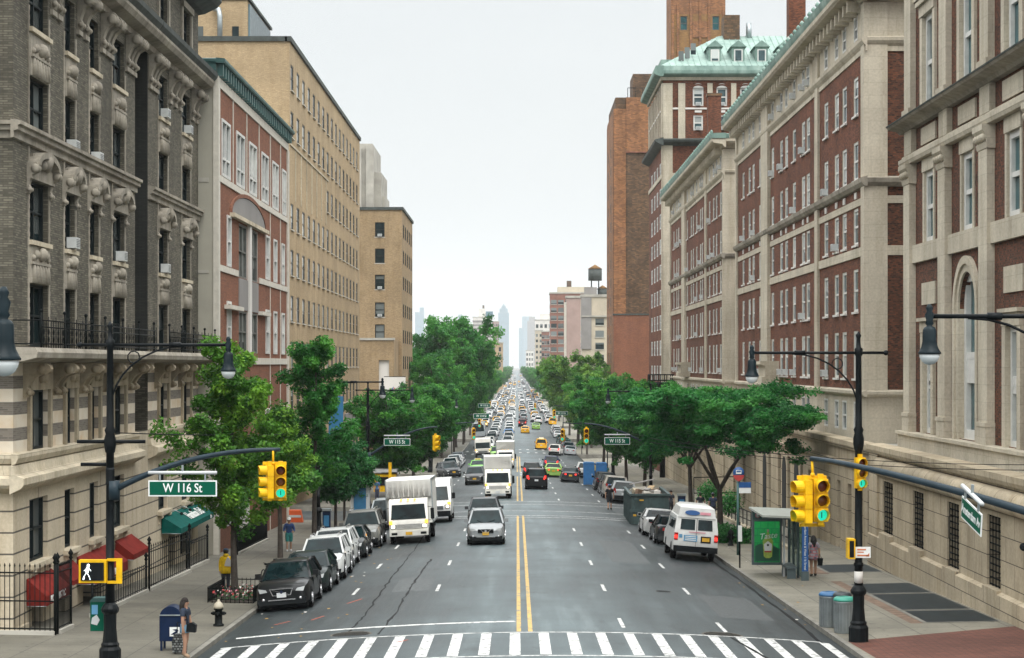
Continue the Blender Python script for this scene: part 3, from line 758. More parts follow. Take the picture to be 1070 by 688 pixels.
mb = MB()                                                   # setback roof house with louvred plant box and pipe
shell(mb, -45, -20.4, 145, 158, 29.6, 33.9, m('tan_brick'), m('roof')); mb.build('roof_house', RT)
mb = MB(); 
mb.box(-20.395, -20.3, 145.4, 157.6, 29.7, 33.7, m('bluetower'))
for k in range(40): mb.box(-20.295, -20.24, 145.5+k*.3, 145.6+k*.3, 29.8, 33.6, m('steel'))
mb.box(-45.1, -20.2, 144.9, 158.2, 33.902, 34.1, m('cornice_dark')); mb.build('louvre_wall', RT)
mb = MB(); mb.tube([(-22.4, 144.4, 30.4), (-22.4, 144.4, 32.6), (-22.5, 144.5, 33.1), (-22.9, 144.8, 33.2)], .2, m('steel'), 10); mb.build('vent_pipe', RT)
for x in (-21.3, -24.0): mb = MB(); mb.box(x-.25, x+.25, 144.93, 144.99, 30.6, 31.9, m('glass_dark')); mb.build('roof_window', RT)

# ================================================================== LEFT 3b: grey stepped concrete tower behind
RT = empty('concrete_tower', (-24, 300, -8), 'weathered grey concrete tower with stepped ribs rising behind the tan blocks', 'building')
mb = MB(); shell(mb, -30, -22.6, 300, 318, -8, 40.9, m('concrete'), m('roof')); mb.build('wall', RT)
for k, (x0, x1, yy, zt) in enumerate(((-24.9, -24.3, 299.3, 40.2), (-23.6, -22.4, 299.5, 40.6), (-26.6, -26.0, 299.3, 40.3))):
    mb = MB(); mb.box(x0, x1, yy, 299.99, -8, zt, m('concrete')); mb.build('rib', RT)
mb = MB(); shell(mb, -22.59, -21.4, 302, 316, -8, 36.6, m('concrete'), m('roof')); mb.build('lower_step', RT)
mb = MB(); shell(mb, -21.39, -20.9, 304, 314, -8, 33, m('concrete'), m('roof')); mb.build('lowest_step', RT)

# ================================================================== LEFT 4: tan tower block with one column of windows
LX4 = -16.2; f = FL(LX4); fn = FN(270.); Y0, Y1 = 270., 297.
RT = empty('tan_tower_block', (LX4, Y0, zs(270)-.2), 'narrow tan brick block with a single column of windows on its blank side', 'building')
wn = [(-20.0, -18.65, z, z+2.05, .2) for z in (24.3, 20.6, 16.9, 13.0, 9.9)]
fw = [(u-.7, u+.7, z, z+1.9, .2) for u in (273.5, 278, 283, 288, 293) for z in (24.3, 20.6, 16.9, 13.0, 9.3, 5.6)]
wmb = MB(); wall(wmb, f, Y0, Y1, [(-9, 28.1, m('tan_brick2'))], fw, .2); wall(wmb, fn, -23, LX4, [(-9, 28.1, m('tan_brick2'))], wn, .2)
shell(wmb, -23, LX4, Y0, Y1, -9, 28.1, m('tan_brick2'), m('roof'), skip=('N', 'E')); wmb.build('wall', RT)
winproto('l4', 1.35, 2.05, 'dark_frame', 'glass_dark', .1, True, 0, 'concrete', .12); winproto('l4f', 1.4, 1.9, 'dark_frame', 'glass_dark', .1)
put_windows(RT, [(fn, -19.32, z, .18, 'l4', z in (24.3, 16.9, 13.0)) for z in (24.3, 20.6, 16.9, 13.0, 9.9)]+[(f, a[0]+.7, a[2], .05, 'l4f', False) for a in fw])
mb = MB(); fbox(mb, f, Y0-.2, Y1+.1, 28.1, 28.5, -.3, .2, m('cornice_dark')); fbox(mb, fn, -23, LX4-.202, 28.1, 28.5, -.3, .2, m('cornice_dark')); mb.build('parapet_coping', RT)
RT = empty('clinic_annex', (-17.3, 262, zs(262)-.2), 'low tan brick annex with a pale recessed bay in front of the tall tan block', 'building')
mb = MB(); fa = FN(260.)
wall(mb, fa, -23, -16.7, [(-9, 9.6, m('tan_brick2'))], [(-18.75, -17.35, -7, 6.9, .4)], .4)
shell(mb, -23, -16.7, 260, 269.9, -9, 9.6, m('tan_brick2'), m('roof'), skip=('N',)); mb.build('wall', RT)
mb = MB(); fbox(mb, fa, -18.75, -17.35, -7, 6.9, -.42, -.4, m('white_far')); mb.build('recessed_bay', RT)
mb = MB(); fbox(mb, fa, -23, -16.55, 9.6, 9.9, -.3, .15, m('concrete')); mb.build('coping', RT)
def banner(name, x0, x1, z0, z1, Y, label, frame=True):
    rt = empty(name, ((x0+x1)/2, Y, z0), label, 'banner', 'white banners with a triangular emblem')
    mb = MB(); mb.box(x0, x1, Y, Y+.06, z0, z1, m('white_far')); mb.build('panel', rt)
    w, h = x1-x0, z1-z0; cx, cz = x0+w*.45, z0+h*.62; s = min(w, h)*.36
    mb = MB(); mb.prism([(cx-s, Y-.012, cz-s*.55), (cx-s*.1, Y-.012, cz-s*.55), (cx, Y-.012, cz+s*.7)], m('emblem_blue'), 0, (0, 0, 0), (0, .01, 0)); mb.build('emblem_half', rt)
    mb = MB()
    for k in range(4):
        za, zb = cz-s*.55+s*.3*k, cz-s*.55+s*.3*k+s*.17; xr = lambda z: cx+s*(1-(z-(cz-s*.55))/(s*1.25)); xl = lambda z: cx-s*.07+s*.1*(z-(cz-s*.55))/(s*1.25)
        if xr(zb) > xl(zb): mb.prism([(xl(za), Y-.012, za), (xr(za), Y-.012, za), (xr(zb), Y-.012, zb), (xl(zb), Y-.012, zb)], m('emblem_red'), 0, (0, 0, 0), (0, .01, 0))
    mb.build('emblem_stripe_field', rt)
    mb = MB(); mb.tube([(x0, Y+.03, z1+.05), (x1, Y+.03, z1+.05)], .05, m('iron'), 6); mb.tube([(x0, Y+.03, z0-.05), (x1, Y+.03, z0-.05)], .05, m('iron'), 6); mb.build('banner_rod', rt)
M_['emblem_blue'] = mat('emblem_blue', (.06, .14, .33), .5); M_['emblem_red'] = mat('emblem_red', (.5, .10, .08), .5)
banner('banner', -17.9, -15.0, -.6, 4.6, 258, 'largest white hanging banner with blue and red triangle on the tan annex')
banner('banner', -16.2, -13.6, 1.2, 4.8, 298.5, 'white banner with blue and red triangle beside the park trees')
banner('banner', -20.2, -18.9, -.8, .9, 257, 'small square white banner low on the tan annex')
# ================================================================== RIGHT: terrace base wall along the pavement
BX = 15.6; fb = FR(BX)
RT = empty('terrace_wall', (BX, 59, zs(59)-.2), 'long rusticated limestone base wall with barred windows along the right pavement', 'retaining wall')
gw = [(61.7, 63.5), (67.5, 69.4), (73.4, 75.4), (79.4, 81.6)]
ob = [(a, b, -1.0 if a < 70 else -.85, 1.35, .5) for a, b in gw]
wmb = MB()
wall(wmb, fb, 46, 84.3, [(-3.4, 2.75, m('base_stone'))], ob, .5)
fb2 = FR(16.0)
dw = [(86.2, 87.3), (88.4, 89.5), (91.5, 92.6), (94.6, 95.6), (97.6, 98.6), (100.9, 102), (104, 105), (107, 108), (112, 113.2), (116, 117.2), (120.5, 121.7)]
ob2 = [(a, b, -2.6-.0275*(a-86), .55 if i < 7 else .9, .35) for i, (a, b) in enumerate(dw)]
ob2 += [(a, a+1.3, -3.6, .2, .5) for a in (128, 134, 140, 147, 156, 164, 172, 180, 188)]
wall(wmb, fb2, 84.3, 212, [(-8.5, 2.5, m('base_stone'))], ob2, .35)
wmb.face([(15.6, 84.3, -4), (16.0, 84.3, -4), (16.0, 84.3, 2.75), (15.6, 84.3, 2.75)], m('base_stone'))
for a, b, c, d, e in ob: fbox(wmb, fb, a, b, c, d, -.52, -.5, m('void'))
for q in ob2: fbox(wmb, fb2, q[0], q[1], q[2], q[3], -.37, -.355, m('glass_dark'))
wmb.face([(15.6, 46, 2.74), (40, 46, 2.74), (40, 84.3, 2.74), (15.6, 84.3, 2.74)], m('concrete'))
wmb.face([(16.0, 84.3, 2.49), (40, 84.3, 2.49), (40, 212, 2.49), (16.0, 212, 2.49)], m('concrete'))
wmb.build('wall', RT)
mb = MB(); fprof(mb, fb, 46, 84.5, [(0, 2.42), (.14, 2.46), (.2, 2.6), (.2, 2.8), (-.5, 2.84), (-.5, 2.76), (0, 2.745)], m('base_stone')); mb.build('coping', RT)
mb = MB(); fprof(mb, fb2, 84.6, 212, [(0, 2.2), (.16, 2.26), (.24, 2.42), (.24, 2.64), (-.5, 2.68), (-.5, 2.56), (0, 2.505)], m('base_stone')); mb.build('coping', RT)
mb = MB(); fprof(mb, fb2, 84.6, 212, [(0, 1.35), (.1, 1.38), (.18, 1.5), (.10, 1.62), (0, 1.66)], m('base_stone'), True); mb.build('string_course', RT)
mb = MB(); prof = [(0, 1.5)]+[(.02+.30*math.sin(PI*k/8), 1.92-.40*math.cos(PI*k/8)) for k in range(9)]+[(0, 2.34)]
fprof(mb, fb, 46, 82.3, prof, m('base_stone'), True); mb.build('rounded_moulding', RT)
mb = MB(); fprof(mb, fb, 46, 84.3, [(0, -3.2), (.16, -3.2), (.16, -1.12), (.0, -1.04)], m('base_stone')); mb.build('plinth', RT)
mb = MB(); fbox(mb, fb, 82.4, 84.32, -3.2, 2.41, 0, .09, m('base_stone')); mb.build('end_pier', RT)
for a, b, c, d, e in ob:
    mb = MB(); n = 11
    for k in range(n): z = c+.05+(d-c-.1)*k/(n-1); fbox(mb, fb, a+.02, b-.02, z-.022, z+.022, -.13, -.09, m('iron'))
    for k in range(5): u = a+.1+(b-a-.2)*k/4; fbox(mb, fb, u-.014, u+.014, c+.01, d-.01, -.088, -.06, m('iron'))
    mb.build('window_grille', RT)
    mb = MB(); fbox(mb, fb, a-.06, b+.06, c-.3, c-.004, -.1, .165, m('base_stone')); mb.build('window_sill', RT)
# arched doors deeper along the wall
for a, dz in ((109.5, 0), (114.5, -.1), (123.5, -.3)):
    mb = MB(); pts = [fb2.p(a-.8, -4.2), fb2.p(a+.8, -4.2)]+[fb2.p(a+.8*math.cos(t_), .1+dz+.8*math.sin(t_)) for t_ in [PI*k/10 for k in range(11)]]
    mb.prism(pts, m('void'), 0, fb2.N*.005, fb2.N*.03); mb.build('arched_doorway', RT)

# ================================================================== RIGHT 1: nearest campus hall
HX = 16.8; f = FR(HX); Y0, Y1 = 46., 82.4
RT = empty('campus_hall', (HX, Y0, 2.75), 'nearest red brick campus hall with tall limestone pilasters and one arched window', 'building')
cen = [81.2-6.65*k for k in range(6)]                        # pilaster centres
bays = [(cen[i+1]+.62, cen[i]-.62) for i in range(5)]
ob = []; wl = []
winproto('h1', 1.25, 3.9, 'white_frame', 'glass_teal', .12, True, 0, fd=.12)
winproto('h1low', 1.25, 3.9, 'white_frame', 'glass_teal', .12, True, 0, fd=.12)
winproto('h1top', 1.35, 3.9, 'white_frame', 'glass_teal', .12, True, 0, fd=.12)
winproto('h1arch', 1.9, 5.5, 'white_frame', 'glass_teal', .16, True, 0, fd=.14)
for i, (a, b) in enumerate(bays):
    c = (a+b)/2
    ob.append((c-.85, c+.85, 10.95 if False else 11.3, 14.2, .55)); 
    ob.append((c-.95, c+.95, 16.72, 20.6, .6)); ob.append((c-.9, c+.9, 22.6, 25.2, .4))
    if i % 2 == 1: ob.append((c-1.35, c+1.35, 3.5, 9.75, .95))
    else: ob.append((c-.75, c+.75, 3.5, 7.6, .6))
wmb = MB()
wall(wmb, f, Y0, Y1, [(2.75, 27.5, m('col_brick2'))], ob, .5, m('col_stone'))
wall(wmb, FS(Y1), HX, 40, [(2.75, 27.5, m('col_brick2'))])
shell(wmb, HX, 40, Y0, Y1, 2.75, 27.5, m('col_brick2'), m('roof'), skip=('S', 'W'))
for i, (a, b) in enumerate(bays):                            # spandrels that make the tall opening an arch
    if i % 2 == 1:
        c = (a+b)/2; n = 12
        for s in (-1, 1):
            arc = [(c+s*1.35*math.cos(PI/2*k/n), 8.4+1.35*math.sin(PI/2*k/n)) for k in range(n+1)]
            for k in range(n):
                q = [arc[k], arc[k+1], (arc[k+1][0], 9.75), (arc[k][0], 9.75)]
                wmb.prism([f.p(u, z) for u, z in q], m('col_brick2'), 0, f.N*-.32, f.N*-.003)
wmb.build('wall', RT)
for i, (a, b) in enumerate(bays):
    c = (a+b)/2
    for key, w, z, h, d in (('h1', 1.7, 11.3, 2.9, .2), ('h1top', 1.9, 16.72, 3.88, .2), ('h1hi', 1.8, 22.6, 2.6, .2)):
        if (key+'x') not in WIN: winproto(key+'x', w, h, 'white_frame', 'glass_teal', .22, True, 0, fd=.15)
        wl.append((f, c, z, d, key+'x', False))
    if i % 2 == 1:
        if 'h1ax' not in WIN: winproto('h1ax', 2.7, 6.25, 'white_frame', 'glass_teal', .34, True, 0, fd=.2)
        wl.append((f, c, 3.5, .36, 'h1ax', False))
    else:
        if 'h1lx' not in WIN: winproto('h1lx', 1.5, 4.1, 'white_frame', 'glass_teal', .2, True, 0, fd=.15)
        wl.append((f, c, 3.5, .2, 'h1lx', False))
put_windows(RT, wl)
st = m('col_stone')
for i, cc in enumerate(cen):
    mb = MB(); w = .62
    fbox(mb, f, cc-w, cc+w, 4.25, 13.9, 0, .28, st); fbox(mb, f, cc-w-.08, cc+w+.08, 4.1, 4.25, 0, .36, st); fbox(mb, f, cc-w-.06, cc+w+.06, 3.47, 4.1, 0, .33, st)
    mb.build('pilaster', RT)
    mb = MB(); fprof(mb, f, cc-w-.12, cc+w+.12, [(0, 13.9), (.3, 13.92), (.34, 14.1), (.3, 14.15), (.36, 14.4), (.48, 14.55), (.48, 14.75), (0, 14.75)], st)
    for s in (-.5, -.17, .17, .5): mb.ball(f.p(cc+s, 14.3, .36), .15, st, 7)
    mb.build('capital', RT)
    mb = MB(); fbox(mb, f, cc-w, cc+w, 17.1, 26.2, 0, .24, st); fbox(mb, f, cc-w-.1, cc+w+.1, 16.62, 17.1, 0, .34, st); mb.build('pilaster', RT)
    mb = MB(); fbox(mb, f, cc-w-.1, cc+w+.1, 15.2, 16.2, 0, .22, st); mb.build('frieze_pier', RT)
mb = MB(); fprof(mb, f, Y0, Y1+.1, [(0, 14.76), (.3, 14.76), (.36, 14.9), (.36, 15.05), (.22, 15.1), (.2, 15.2), (0, 15.2)], st); mb.build('architrave', RT)
mb = MB(); fprof(mb, f, Y0, Y1+.35, [(0, 16.2), (.25, 16.2), (.35, 16.32), (.75, 16.42), (.82, 16.5), (0, 16.55)], m('carved')); mb.build('main_ledge', RT)
mb = MB(); fprof(mb, f, Y0, Y1+.35, [(0, 16.552), (.84, 16.5), (.86, 16.56), (0, 16.66)], m('cornice_dark')); mb.build('ledge_flashing', RT)
for i, (a, b) in enumerate(bays):
    c = (a+b)/2
    mb = MB(); fbox(mb, f, c-1.35, c+1.35, 15.35, 16.05, 0, .08, st); mb.build('frieze_panel', RT)
    mb = MB(); fbox(mb, f, a-.002, b+.002, 10.55, 11.29, 0, .16, st); mb.build('stone_band', RT)
    mb = MB(); fbox(mb, f, c-1.1, c-.86, 11.3, 14.2, 0, .06, st); fbox(mb, f, c+.86, c+1.1, 11.3, 14.2, 0, .06, st) ; fbox(mb, f, c-1.1, c+1.1, 14.21, 14.74, 0, .1, st); mb.build('window_lintel', RT)
    mb = MB()
    for s0, s1, z0, z1, n in ((-1.4, -.955, 16.72, 20.6, .12), (.955, 1.4, 16.72, 20.6, .12), (-1.4, 1.4, 20.61, 21.05, .16), (-1.6, 1.6, 21.06, 21.25, .28)): fbox(mb, f, c+s0, c+s1, z0, z1, 0, n, st)
    mb.build('window_surround', RT)
    mb = MB(); fbox(mb, f, a-.002, b+.002, 21.5, 22.3, 0, .12, st); mb.build('stone_band', RT)
    if i % 2 == 1:
        mb = MB(); n = 18
        for ro, ri, nn in ((1.95, 1.65, .16), (1.64, 1.36, .08)):
            for k in range(n):
                a0, a1 = PI*k/n, PI*(k+1)/n
                q = [(c+r_*math.cos(t_), 8.4+r_*math.sin(t_)) for r_, t_ in ((ri, a0), (ro, a0), (ro, a1), (ri, a1))]
                mb.prism([f.p(u, z) for u, z in q], st, 0, f.N*0, f.N*nn)
            for s in (-1, 1): fbox(mb, f, *sorted((c+s*ri, c+s*ro)), 3.47, 8.39, 0, nn, st)
        mb.build('archivolt', RT)
        mb = MB(); fbox(mb, f, c-1.0, c+1.0, 5.6, 6.5, -.33, -.2, m('white_frame')); mb.build('window_panel', RT)
    else:
        mb = MB(); fbox(mb, f, c-1.25, c+1.25, 8.75, 9.65, 0, .07, st); mb.build('wall_panel', RT)
        mb = MB()
        for s0, s1, z0, z1, n in ((-1.2, -.755, 3.47, 7.6, .14), (.755, 1.2, 3.47, 7.6, .14), (-1.2, 1.2, 7.61, 8.05, .17), (-1.32, 1.32, 8.06, 8.2, .28)): fbox(mb, f, c+s0, c+s1, z0, z1, 0, n, st)
        mb.build('window_surround', RT)
        mb = MB(); fbox(mb, f, c-.55, c+.55, 5.3, 5.9, -.18, -.08, m('white_frame')); mb.build('window_panel', RT)
mb = MB(); fprof(mb, f, Y0, Y1+.05, [(0, 2.76), (.40, 2.76), (.40, 3.3), (.52, 3.34), (.52, 3.46), (0, 3.465)], st); mb.build('pedestal', RT)
mb = MB(); fprof(mb, f, Y0, Y1+.3, [(0, 26.2), (.5, 26.3), (1.2, 27.2), (1.25, 27.5), (0, 27.6)], m('copper')); mb.build('cornice', RT)
mb = MB(); fbox(mb, f, Y1-.5, Y1+.06, 3.47, 26.2, 0, .12, st); mb.build('corner_strip', RT)

# ================================================================== RIGHT 2 and 3: two residence halls of one design
f = FR(HX)
def residence_hall(y0, label):
    RT = empty('residence_hall', (HX, y0, 2.5), label, 'building', 'red brick residence halls with green copper cornices')
    L = 54.0; y1 = y0+L; fn = FN(y0); st = m('col_stone')
    c1 = [2.8, 6.1, 8.5, 11.9]; c2 = [18.35, 20.15, 23.85, 27.2, 29.45, 33.6]; c3 = [40.0, 43.8, 46.1, 49.8]
    cols = [y0+u for u in c1+c2+c3]
    rows = [(5.6, 7.95), (8.9, 11.0), (12.2, 14.0), (15.4, 17.3), (18.6, 20.5)]
    ob = [(u-.62, u+.62, a, b, .3) for u in cols for a, b in rows]
    ob += [(u-.5, u+.5, 22.3, 23.5, .3) for u in cols]+[(u-.62, u+.62, 2.95, 4.45, .35) for u in cols]
    wmb = MB()
    wall(wmb, f, y0, y1, [(2.5, 4.75, st), (4.75, 21.5, m('col_brick')), (21.5, 24.3, st)], ob, .3, st)
    wall(wmb, fn, HX, 42, [(2.5, 4.75, st), (4.75, 21.5, m('col_brick2')), (21.5, 24.3, st)])
    shell(wmb, HX, 42, y0, y1, 2.5, 24.3, m('col_brick'), m('roof'), skip=('N', 'W'))
    wmb.build('wall', RT)
    wl = []
    rr = random.Random(int(y0))
    for u in cols:
        for a, b in rows:
            key = 'h2%.2f' % (b-a)
            if key not in WIN: winproto(key, 1.24, b-a, 'white_frame', 'glass_white', .13, True, 0, 'white_far', .10, fd=.06)
            wl.append((f, u, a, .09, key, rr.random() < .36))
        if 'h2t' not in WIN: winproto('h2t', 1.0, 1.2, 'white_frame', 'glass', .1, True, 0, fd=.1); winproto('h2b', 1.24, 1.5, 'white_frame', 'glass_white', .1, True, 0, fd=.1)
        wl.append((f, u, 22.3, .08, 'h2t', rr.random() < .35)); wl.append((f, u, 2.95, .09, 'h2b', False))
    put_windows(RT, wl)
    def run(name, prof, mt, ret=2.6, ends=True):
        mb = MB(); pr = max(n for n, z in prof)
        fprof(mb, f, y0-pr, y1, prof, mt); 
        fprof(mb, fn, HX+.002, 40, [(n*.98, z) for n, z in prof], mt)
        mb.build(name, RT)
    run('basement_ledge', [(0, 4.72), (.14, 4.76), (.24, 4.86), (.24, 5.0), (0, 5.08)], st)
    run('string_course', [(0, 11.55), (.08, 11.56), (.08, 12.0), (0, 12.02)], st)
    run('stone_band', [(0, 14.05), (.06, 14.06), (.06, 14.4), (0, 14.42)], st)
    run('belt_course', [(0, 14.85), (.16, 14.88), (.3, 15.05), (.34, 15.25), (0, 15.36)], m('carved'))
    run('upper_string', [(0, 21.35), (.07, 21.36), (.07, 21.6), (.16, 21.7), (.26, 21.85), (.28, 22.0), (0, 22.1)], st)
    run('cornice', [(0, 23.75), (.15, 23.8), (.3, 24.0), (1.0, 24.12), (1.12, 24.25), (1.15, 24.45), (0, 24.46)], st)
    run('copper_gutter', [(0, 24.462), (1.15, 24.462), (1.2, 24.6), (1.24, 24.82), (.95, 24.88), (0, 24.9)], m('copper'))
    for u in cols:
        if True:
            mb = MB(); fbox(mb, f, u-.28, u+.28, 14.48, 14.8, 0, .05, m('white_far')); mb.build('stone_inset', RT)
    for k in range(40):
        mb = MB(); u = y0+.1+k*1.36; p = f.p(u, 24.86, 1.05)
        mb.lathe([(.08, 0), (.15, .05), (.06, .14), (.15, .24), (.09, .36), (.02, .42)], p, m('copper'), 7); mb.build('cresting_finial', RT)
    for a, b, n in ((0, .75, .14), (14.1, 15.2, .14), (34.7, 38.2, .22), (53.2, 54, .14)):
        mb = MB(); fbox(mb, f, y0+a, y0+b, 4.76, 23.7, 0, n, st); mb.build('pilaster', RT)
    mb = MB(); fbox(mb, fn, HX-.14, HX+1.0, 4.76, 23.7, .002, .12, st); mb.build('pilaster', RT)
    for u in np.arange(y0+1.2, y1-.5, 1.2):
        mb = MB(); fbox(mb, f, u, u+.3, 23.45, 23.98, .02, .7, st); mb.build('modillion', RT)
    mb = MB()
    mb.face([(HX+.6, y0+.6, 25.0), (HX+.6, y1-.6, 25.0), (HX+6, y1-5, 27.5), (HX+6, y0+5, 27.5)], m('copper_pale'))
    mb.face([(HX+.6, y0+.6, 25.0), (HX+6, y0+5, 27.5), (38, y0+5, 27.5), (41, y0+.6, 25)], m('copper_pale')); mb.build('roof', RT)
    mb = MB(); fprof(mb, f, y0+30.5, y0+34.0, [(0, 5.09), (1.1, 5.12), (1.1, 5.5), (.9, 5.52), (.9, 6.2), (1.2, 6.3), (1.2, 6.5), (0, 6.52)], st); mb.build('porch_block', RT)
    return RT
residence_hall(92., 'nearer red brick residence hall with green copper cornice, directly behind the honey locust')
residence_hall(154.8, 'second red brick residence hall, half hidden behind the nearer one')
mb = MB(); mb.box(22.6, 24.0, 159, 160.4, 20, 42, m('col_brick')); mb.box(22.52, 24.08, 158.92, 160.48, 33.3, 33.55, m('white_far'))
tag(mb.build('brick_chimney'), 'tall brick chimney with a pale band rising past the copper cornice', 'chimney')
mb = MB(); mb.box(20.6, 22.0, 206, 207.4, 22, 35.2, m('col_brick')); mb.box(20.5, 22.1, 205.9, 207.5, 35.21, 35.5, m('umber_brick'))
tag(mb.build('brick_chimney'), 'shorter brick chimney in front of the arched tower windows', 'chimney')

# ================================================================== RIGHT 4: tall hall with copper roof
RT = empty('tall_residence', (HX, 220, -6), 'tall red brick hall with pale green copper roof, dormers and arched top windows', 'building')
fn = FN(220.); Y0, Y1 = 220., 243.
fcols = [224.0, 228.6, 233.2, 237.8]; frows = [-1.5+2.95*k for k in range(11)]
ob = [(u-1.2, u+1.2, z, z+1.75, .2) for u in fcols for z in frows]
nx = [HX+4.05+2.72*k for k in range(7)]
onb = [(x-.55, x+.55, z, z+1.75, .2) for x in nx for z in (33.2, 29.2, 26, 23)]+[(x-.62, x+.62, 36.0, 38.1, .3) for x in nx]
wmb = MB(); wall(wmb, f, Y0, Y1, [(-8, 38.7, m('col_brick'))], ob, .2); wall(wmb, fn, HX, 42, [(-8, 31.6, m('col_brick')), (31.6, 39.0, m('col_brick'))], onb, .25)
shell(wmb, HX, 42, Y0, Y1, -8, 38.7, m('col_brick'), m('roof'), skip=('N', 'W')); wmb.build('wall', RT)
winproto('jj', 2.4, 1.75, 'white_frame', 'glass_white', .14, True, 2, fd=.04); winproto('jn', 1.1, 1.75, 'white_frame', 'glass_white', .16, True, 0, fd=.12); winproto('ja', 1.24, 2.1, 'white_frame', 'glass_white', .18, True, 0, fd=.12)
put_windows(RT, [(f, u, z, .05, 'jj', False) for u in fcols for z in frows]+[(fn, x, z, .2, 'jn', True) for x in nx for z in (33.2, 29.2, 26, 23)]+[(fn, x, 36.0, .25, 'ja', True) for x in nx])
st = m('col_stone')
for x in nx:
    mb = MB(); n = 10
    for k in range(n):
        a0, a1 = PI*k/n, PI*(k+1)/n
        mb.prism([fn.p(x+r_*math.cos(t_), 38.0+r_*.55*math.sin(t_)) for r_, t_ in ((.62, a0), (.95, a0), (.95, a1), (.62, a1))], m('col_brick'), 0, fn.N*.01, fn.N*.08)
    mb.prism([fn.p(x+.62*math.cos(PI*k/10), 38.1+.5*math.sin(PI*k/10)) for k in range(11)], m('white_frame'), 0, fn.N*.002, fn.N*.05)
    mb.build('window_arch', RT)
    mb = MB(); fbox(mb, fn, x-.4, x+.4, 35.25, 35.5, 0, .06, m('white_far')); mb.build('stone_inset', RT)
    mb = MB(); fbox(mb, fn, x+1.05, x+1.65, 31.8, 38.6, 0, .16, st); mb.build('pilaster', RT)
mb = MB(); fbox(mb, fn, HX-.05, HX+1.1, -6, 38.6, .0, .18, st); fbox(mb, fn, HX+1.75, HX+2.55, 31.8, 38.6, 0, .16, st); mb.build('pilaster', RT)
for u in np.arange(Y0+1.4, Y1, 2.6): mb = MB(); fbox(mb, f, u-.35, u+.35, 32.6, 38.6, 0, .14, st); mb.build('pilaster', RT)
mb = MB(); fbox(mb, f, Y0-.18, Y0+.4, -6, 38.6, 0, .16, st); mb.build('pilaster', RT)
def crun(name, prof, mt):
    mb = MB(); pr = max(n for n, z in prof); fprof(mb, f, Y0-pr, Y1, prof, mt); fprof(mb, fn, HX+.003, 42, prof, mt); mb.build(name, RT)
crun('mid_cornice', [(0, 31.4), (.3, 31.5), (.9, 31.8), (1.0, 32.05), (0, 32.3)], m('cornice_dark'))
crun('ledge', [(0, 35.6), (.1, 35.62), (.1, 35.8), (0, 35.82)], m('white_far'))
crun('entablature', [(0, 38.95), (.25, 38.95), (.3, 39.3), (0, 39.3)], st)
crun('eave', [(0, 39.302), (.4, 39.3), (1.0, 39.5), (1.08, 39.65), (1.08, 39.95), (.9, 40.5), (0, 40.52)], m('copper'))
crun('lower_band', [(0, 27.8), (.1, 27.8), (.1, 28.3), (0, 28.3)], st)
mb = MB()
rid = [(24.4, 231.5, 46.0), (42, 231.5, 46.0)]
mb.face([(16.4, 219.4, 40.53), (42, 219.4, 40.53), rid[1], rid[0]], m('copper_pale')); mb.face([(16.4, 219.4, 40.53), rid[0], (16.4, 243.6, 40.53)], m('copper_pale')); mb.face([(16.4, 243.6, 40.53), rid[0], rid[1], (42, 243.6, 40.53)], m('copper_pale'))
for x in np.arange(17.6, 42, .72):                          # standing seams
    zb = 40.53; t1 = min(1, (x-16.4)/8.0); yb, zt = 219.4+12.1*t1, 40.53+5.47*t1
    mb.bar((x, 219.36, zb+.03), (x, yb-.03, zt+.04), .07, .07, m('copper_pale'))
mb.build('roof', RT)
for x in (22.9, 25.6, 28.3, 31.0):
    d = MB(); d.box(x-.72, x+.72, 221.2, 225, 41.0, 43.0, m('copper')); d.box(x-.5, x+.5, 221.12, 221.19, 41.25, 42.7, m('white_frame'))
    d.prism([(x-.95, 221, 43.0), (x+.95, 221, 43.0), (x, 221, 43.75)], m('copper'), 0, (0, 0, 0), (0, 5, 0)); dd = d.build('dormer', RT)
    g = MB(); g.box(x-.36, x+.36, 221.08, 221.11, 41.4, 42.6, m('glass_white')); g.build('window', dd)
mb = MB(); mb.box(24.9, 26.8, 230, 233, 44.5, 48.3, m('umber_brick')); mb.build('chimney', RT)
mb = MB(); mb.tube([(28.0, 231, 45.5), (28.0, 231, 47.5)], .35, m('steel'), 10); mb.build('roof_vent', RT)
for k in range(3):
    mb = MB(); mb.box(19.0+k*.75-.3, 19.0+k*.75+.3, 221.2+k*.55, 221.3+k*.55, 41.2+k*.55, 42.5+k*.55, m('glass_dark')); mb.build('roof_hatch', RT)
mb = MB(); shell(mb, 17.0, 19.0, 226, 234, 40.8, 42.3, m('copper'), m('copper_pale')); mb.build('corner_dormer', RT)

# ================================================================== RIGHT 5 and 6: brown towers beyond
T5 = 332.; f5 = FN(T5)
RT = empty('brown_brick_tower', (HX, T5, -8), 'brown brick slab tower with a blank side wall and stepped roofline', 'building')
wmb = MB()
wn5 = [(20.6, 21.7, 40.9, 42.7, .3)]
fr5 = [(u-.5, u+.5, z, z+1.8, .2) for u in (340, 350) for z in np.arange(0, 46, 3.3)]
wall(wmb, f5, HX+.3, 24.0, [(14.9, 52.6, m('umber_brick'))], [(22.3, 23.4, 43.2, 45.2, .3)], .3)
wall(wmb, FR(HX-.06), T5-.26, 356, [(-9, 50, m('rust_brick'))], fr5, .2)
shell(wmb, HX+.3, 40, T5, 356, -9, 52.6, m('umber_brick'), m('roof'), skip=('N',))
wmb.build('wall', RT)
winproto('t5', 1.0, 1.8, 'tan_frame', 'glass_dark', .1); winproto('t5n', 1.1, 2.0, 'tan_frame', 'glass', .1)
put_windows(RT, [(FR(HX-.06), a[0]+.5, a[2], .05, 't5', False) for a in fr5]+[(f5, 22.85, 43.2, .28, 't5n', False)])
mb = MB(); shell(mb, HX, 18.9, T5-.25, 355.9, -9, 50.6, m('rust_brick'), m('roof')); mb.build('corner_bay', RT)
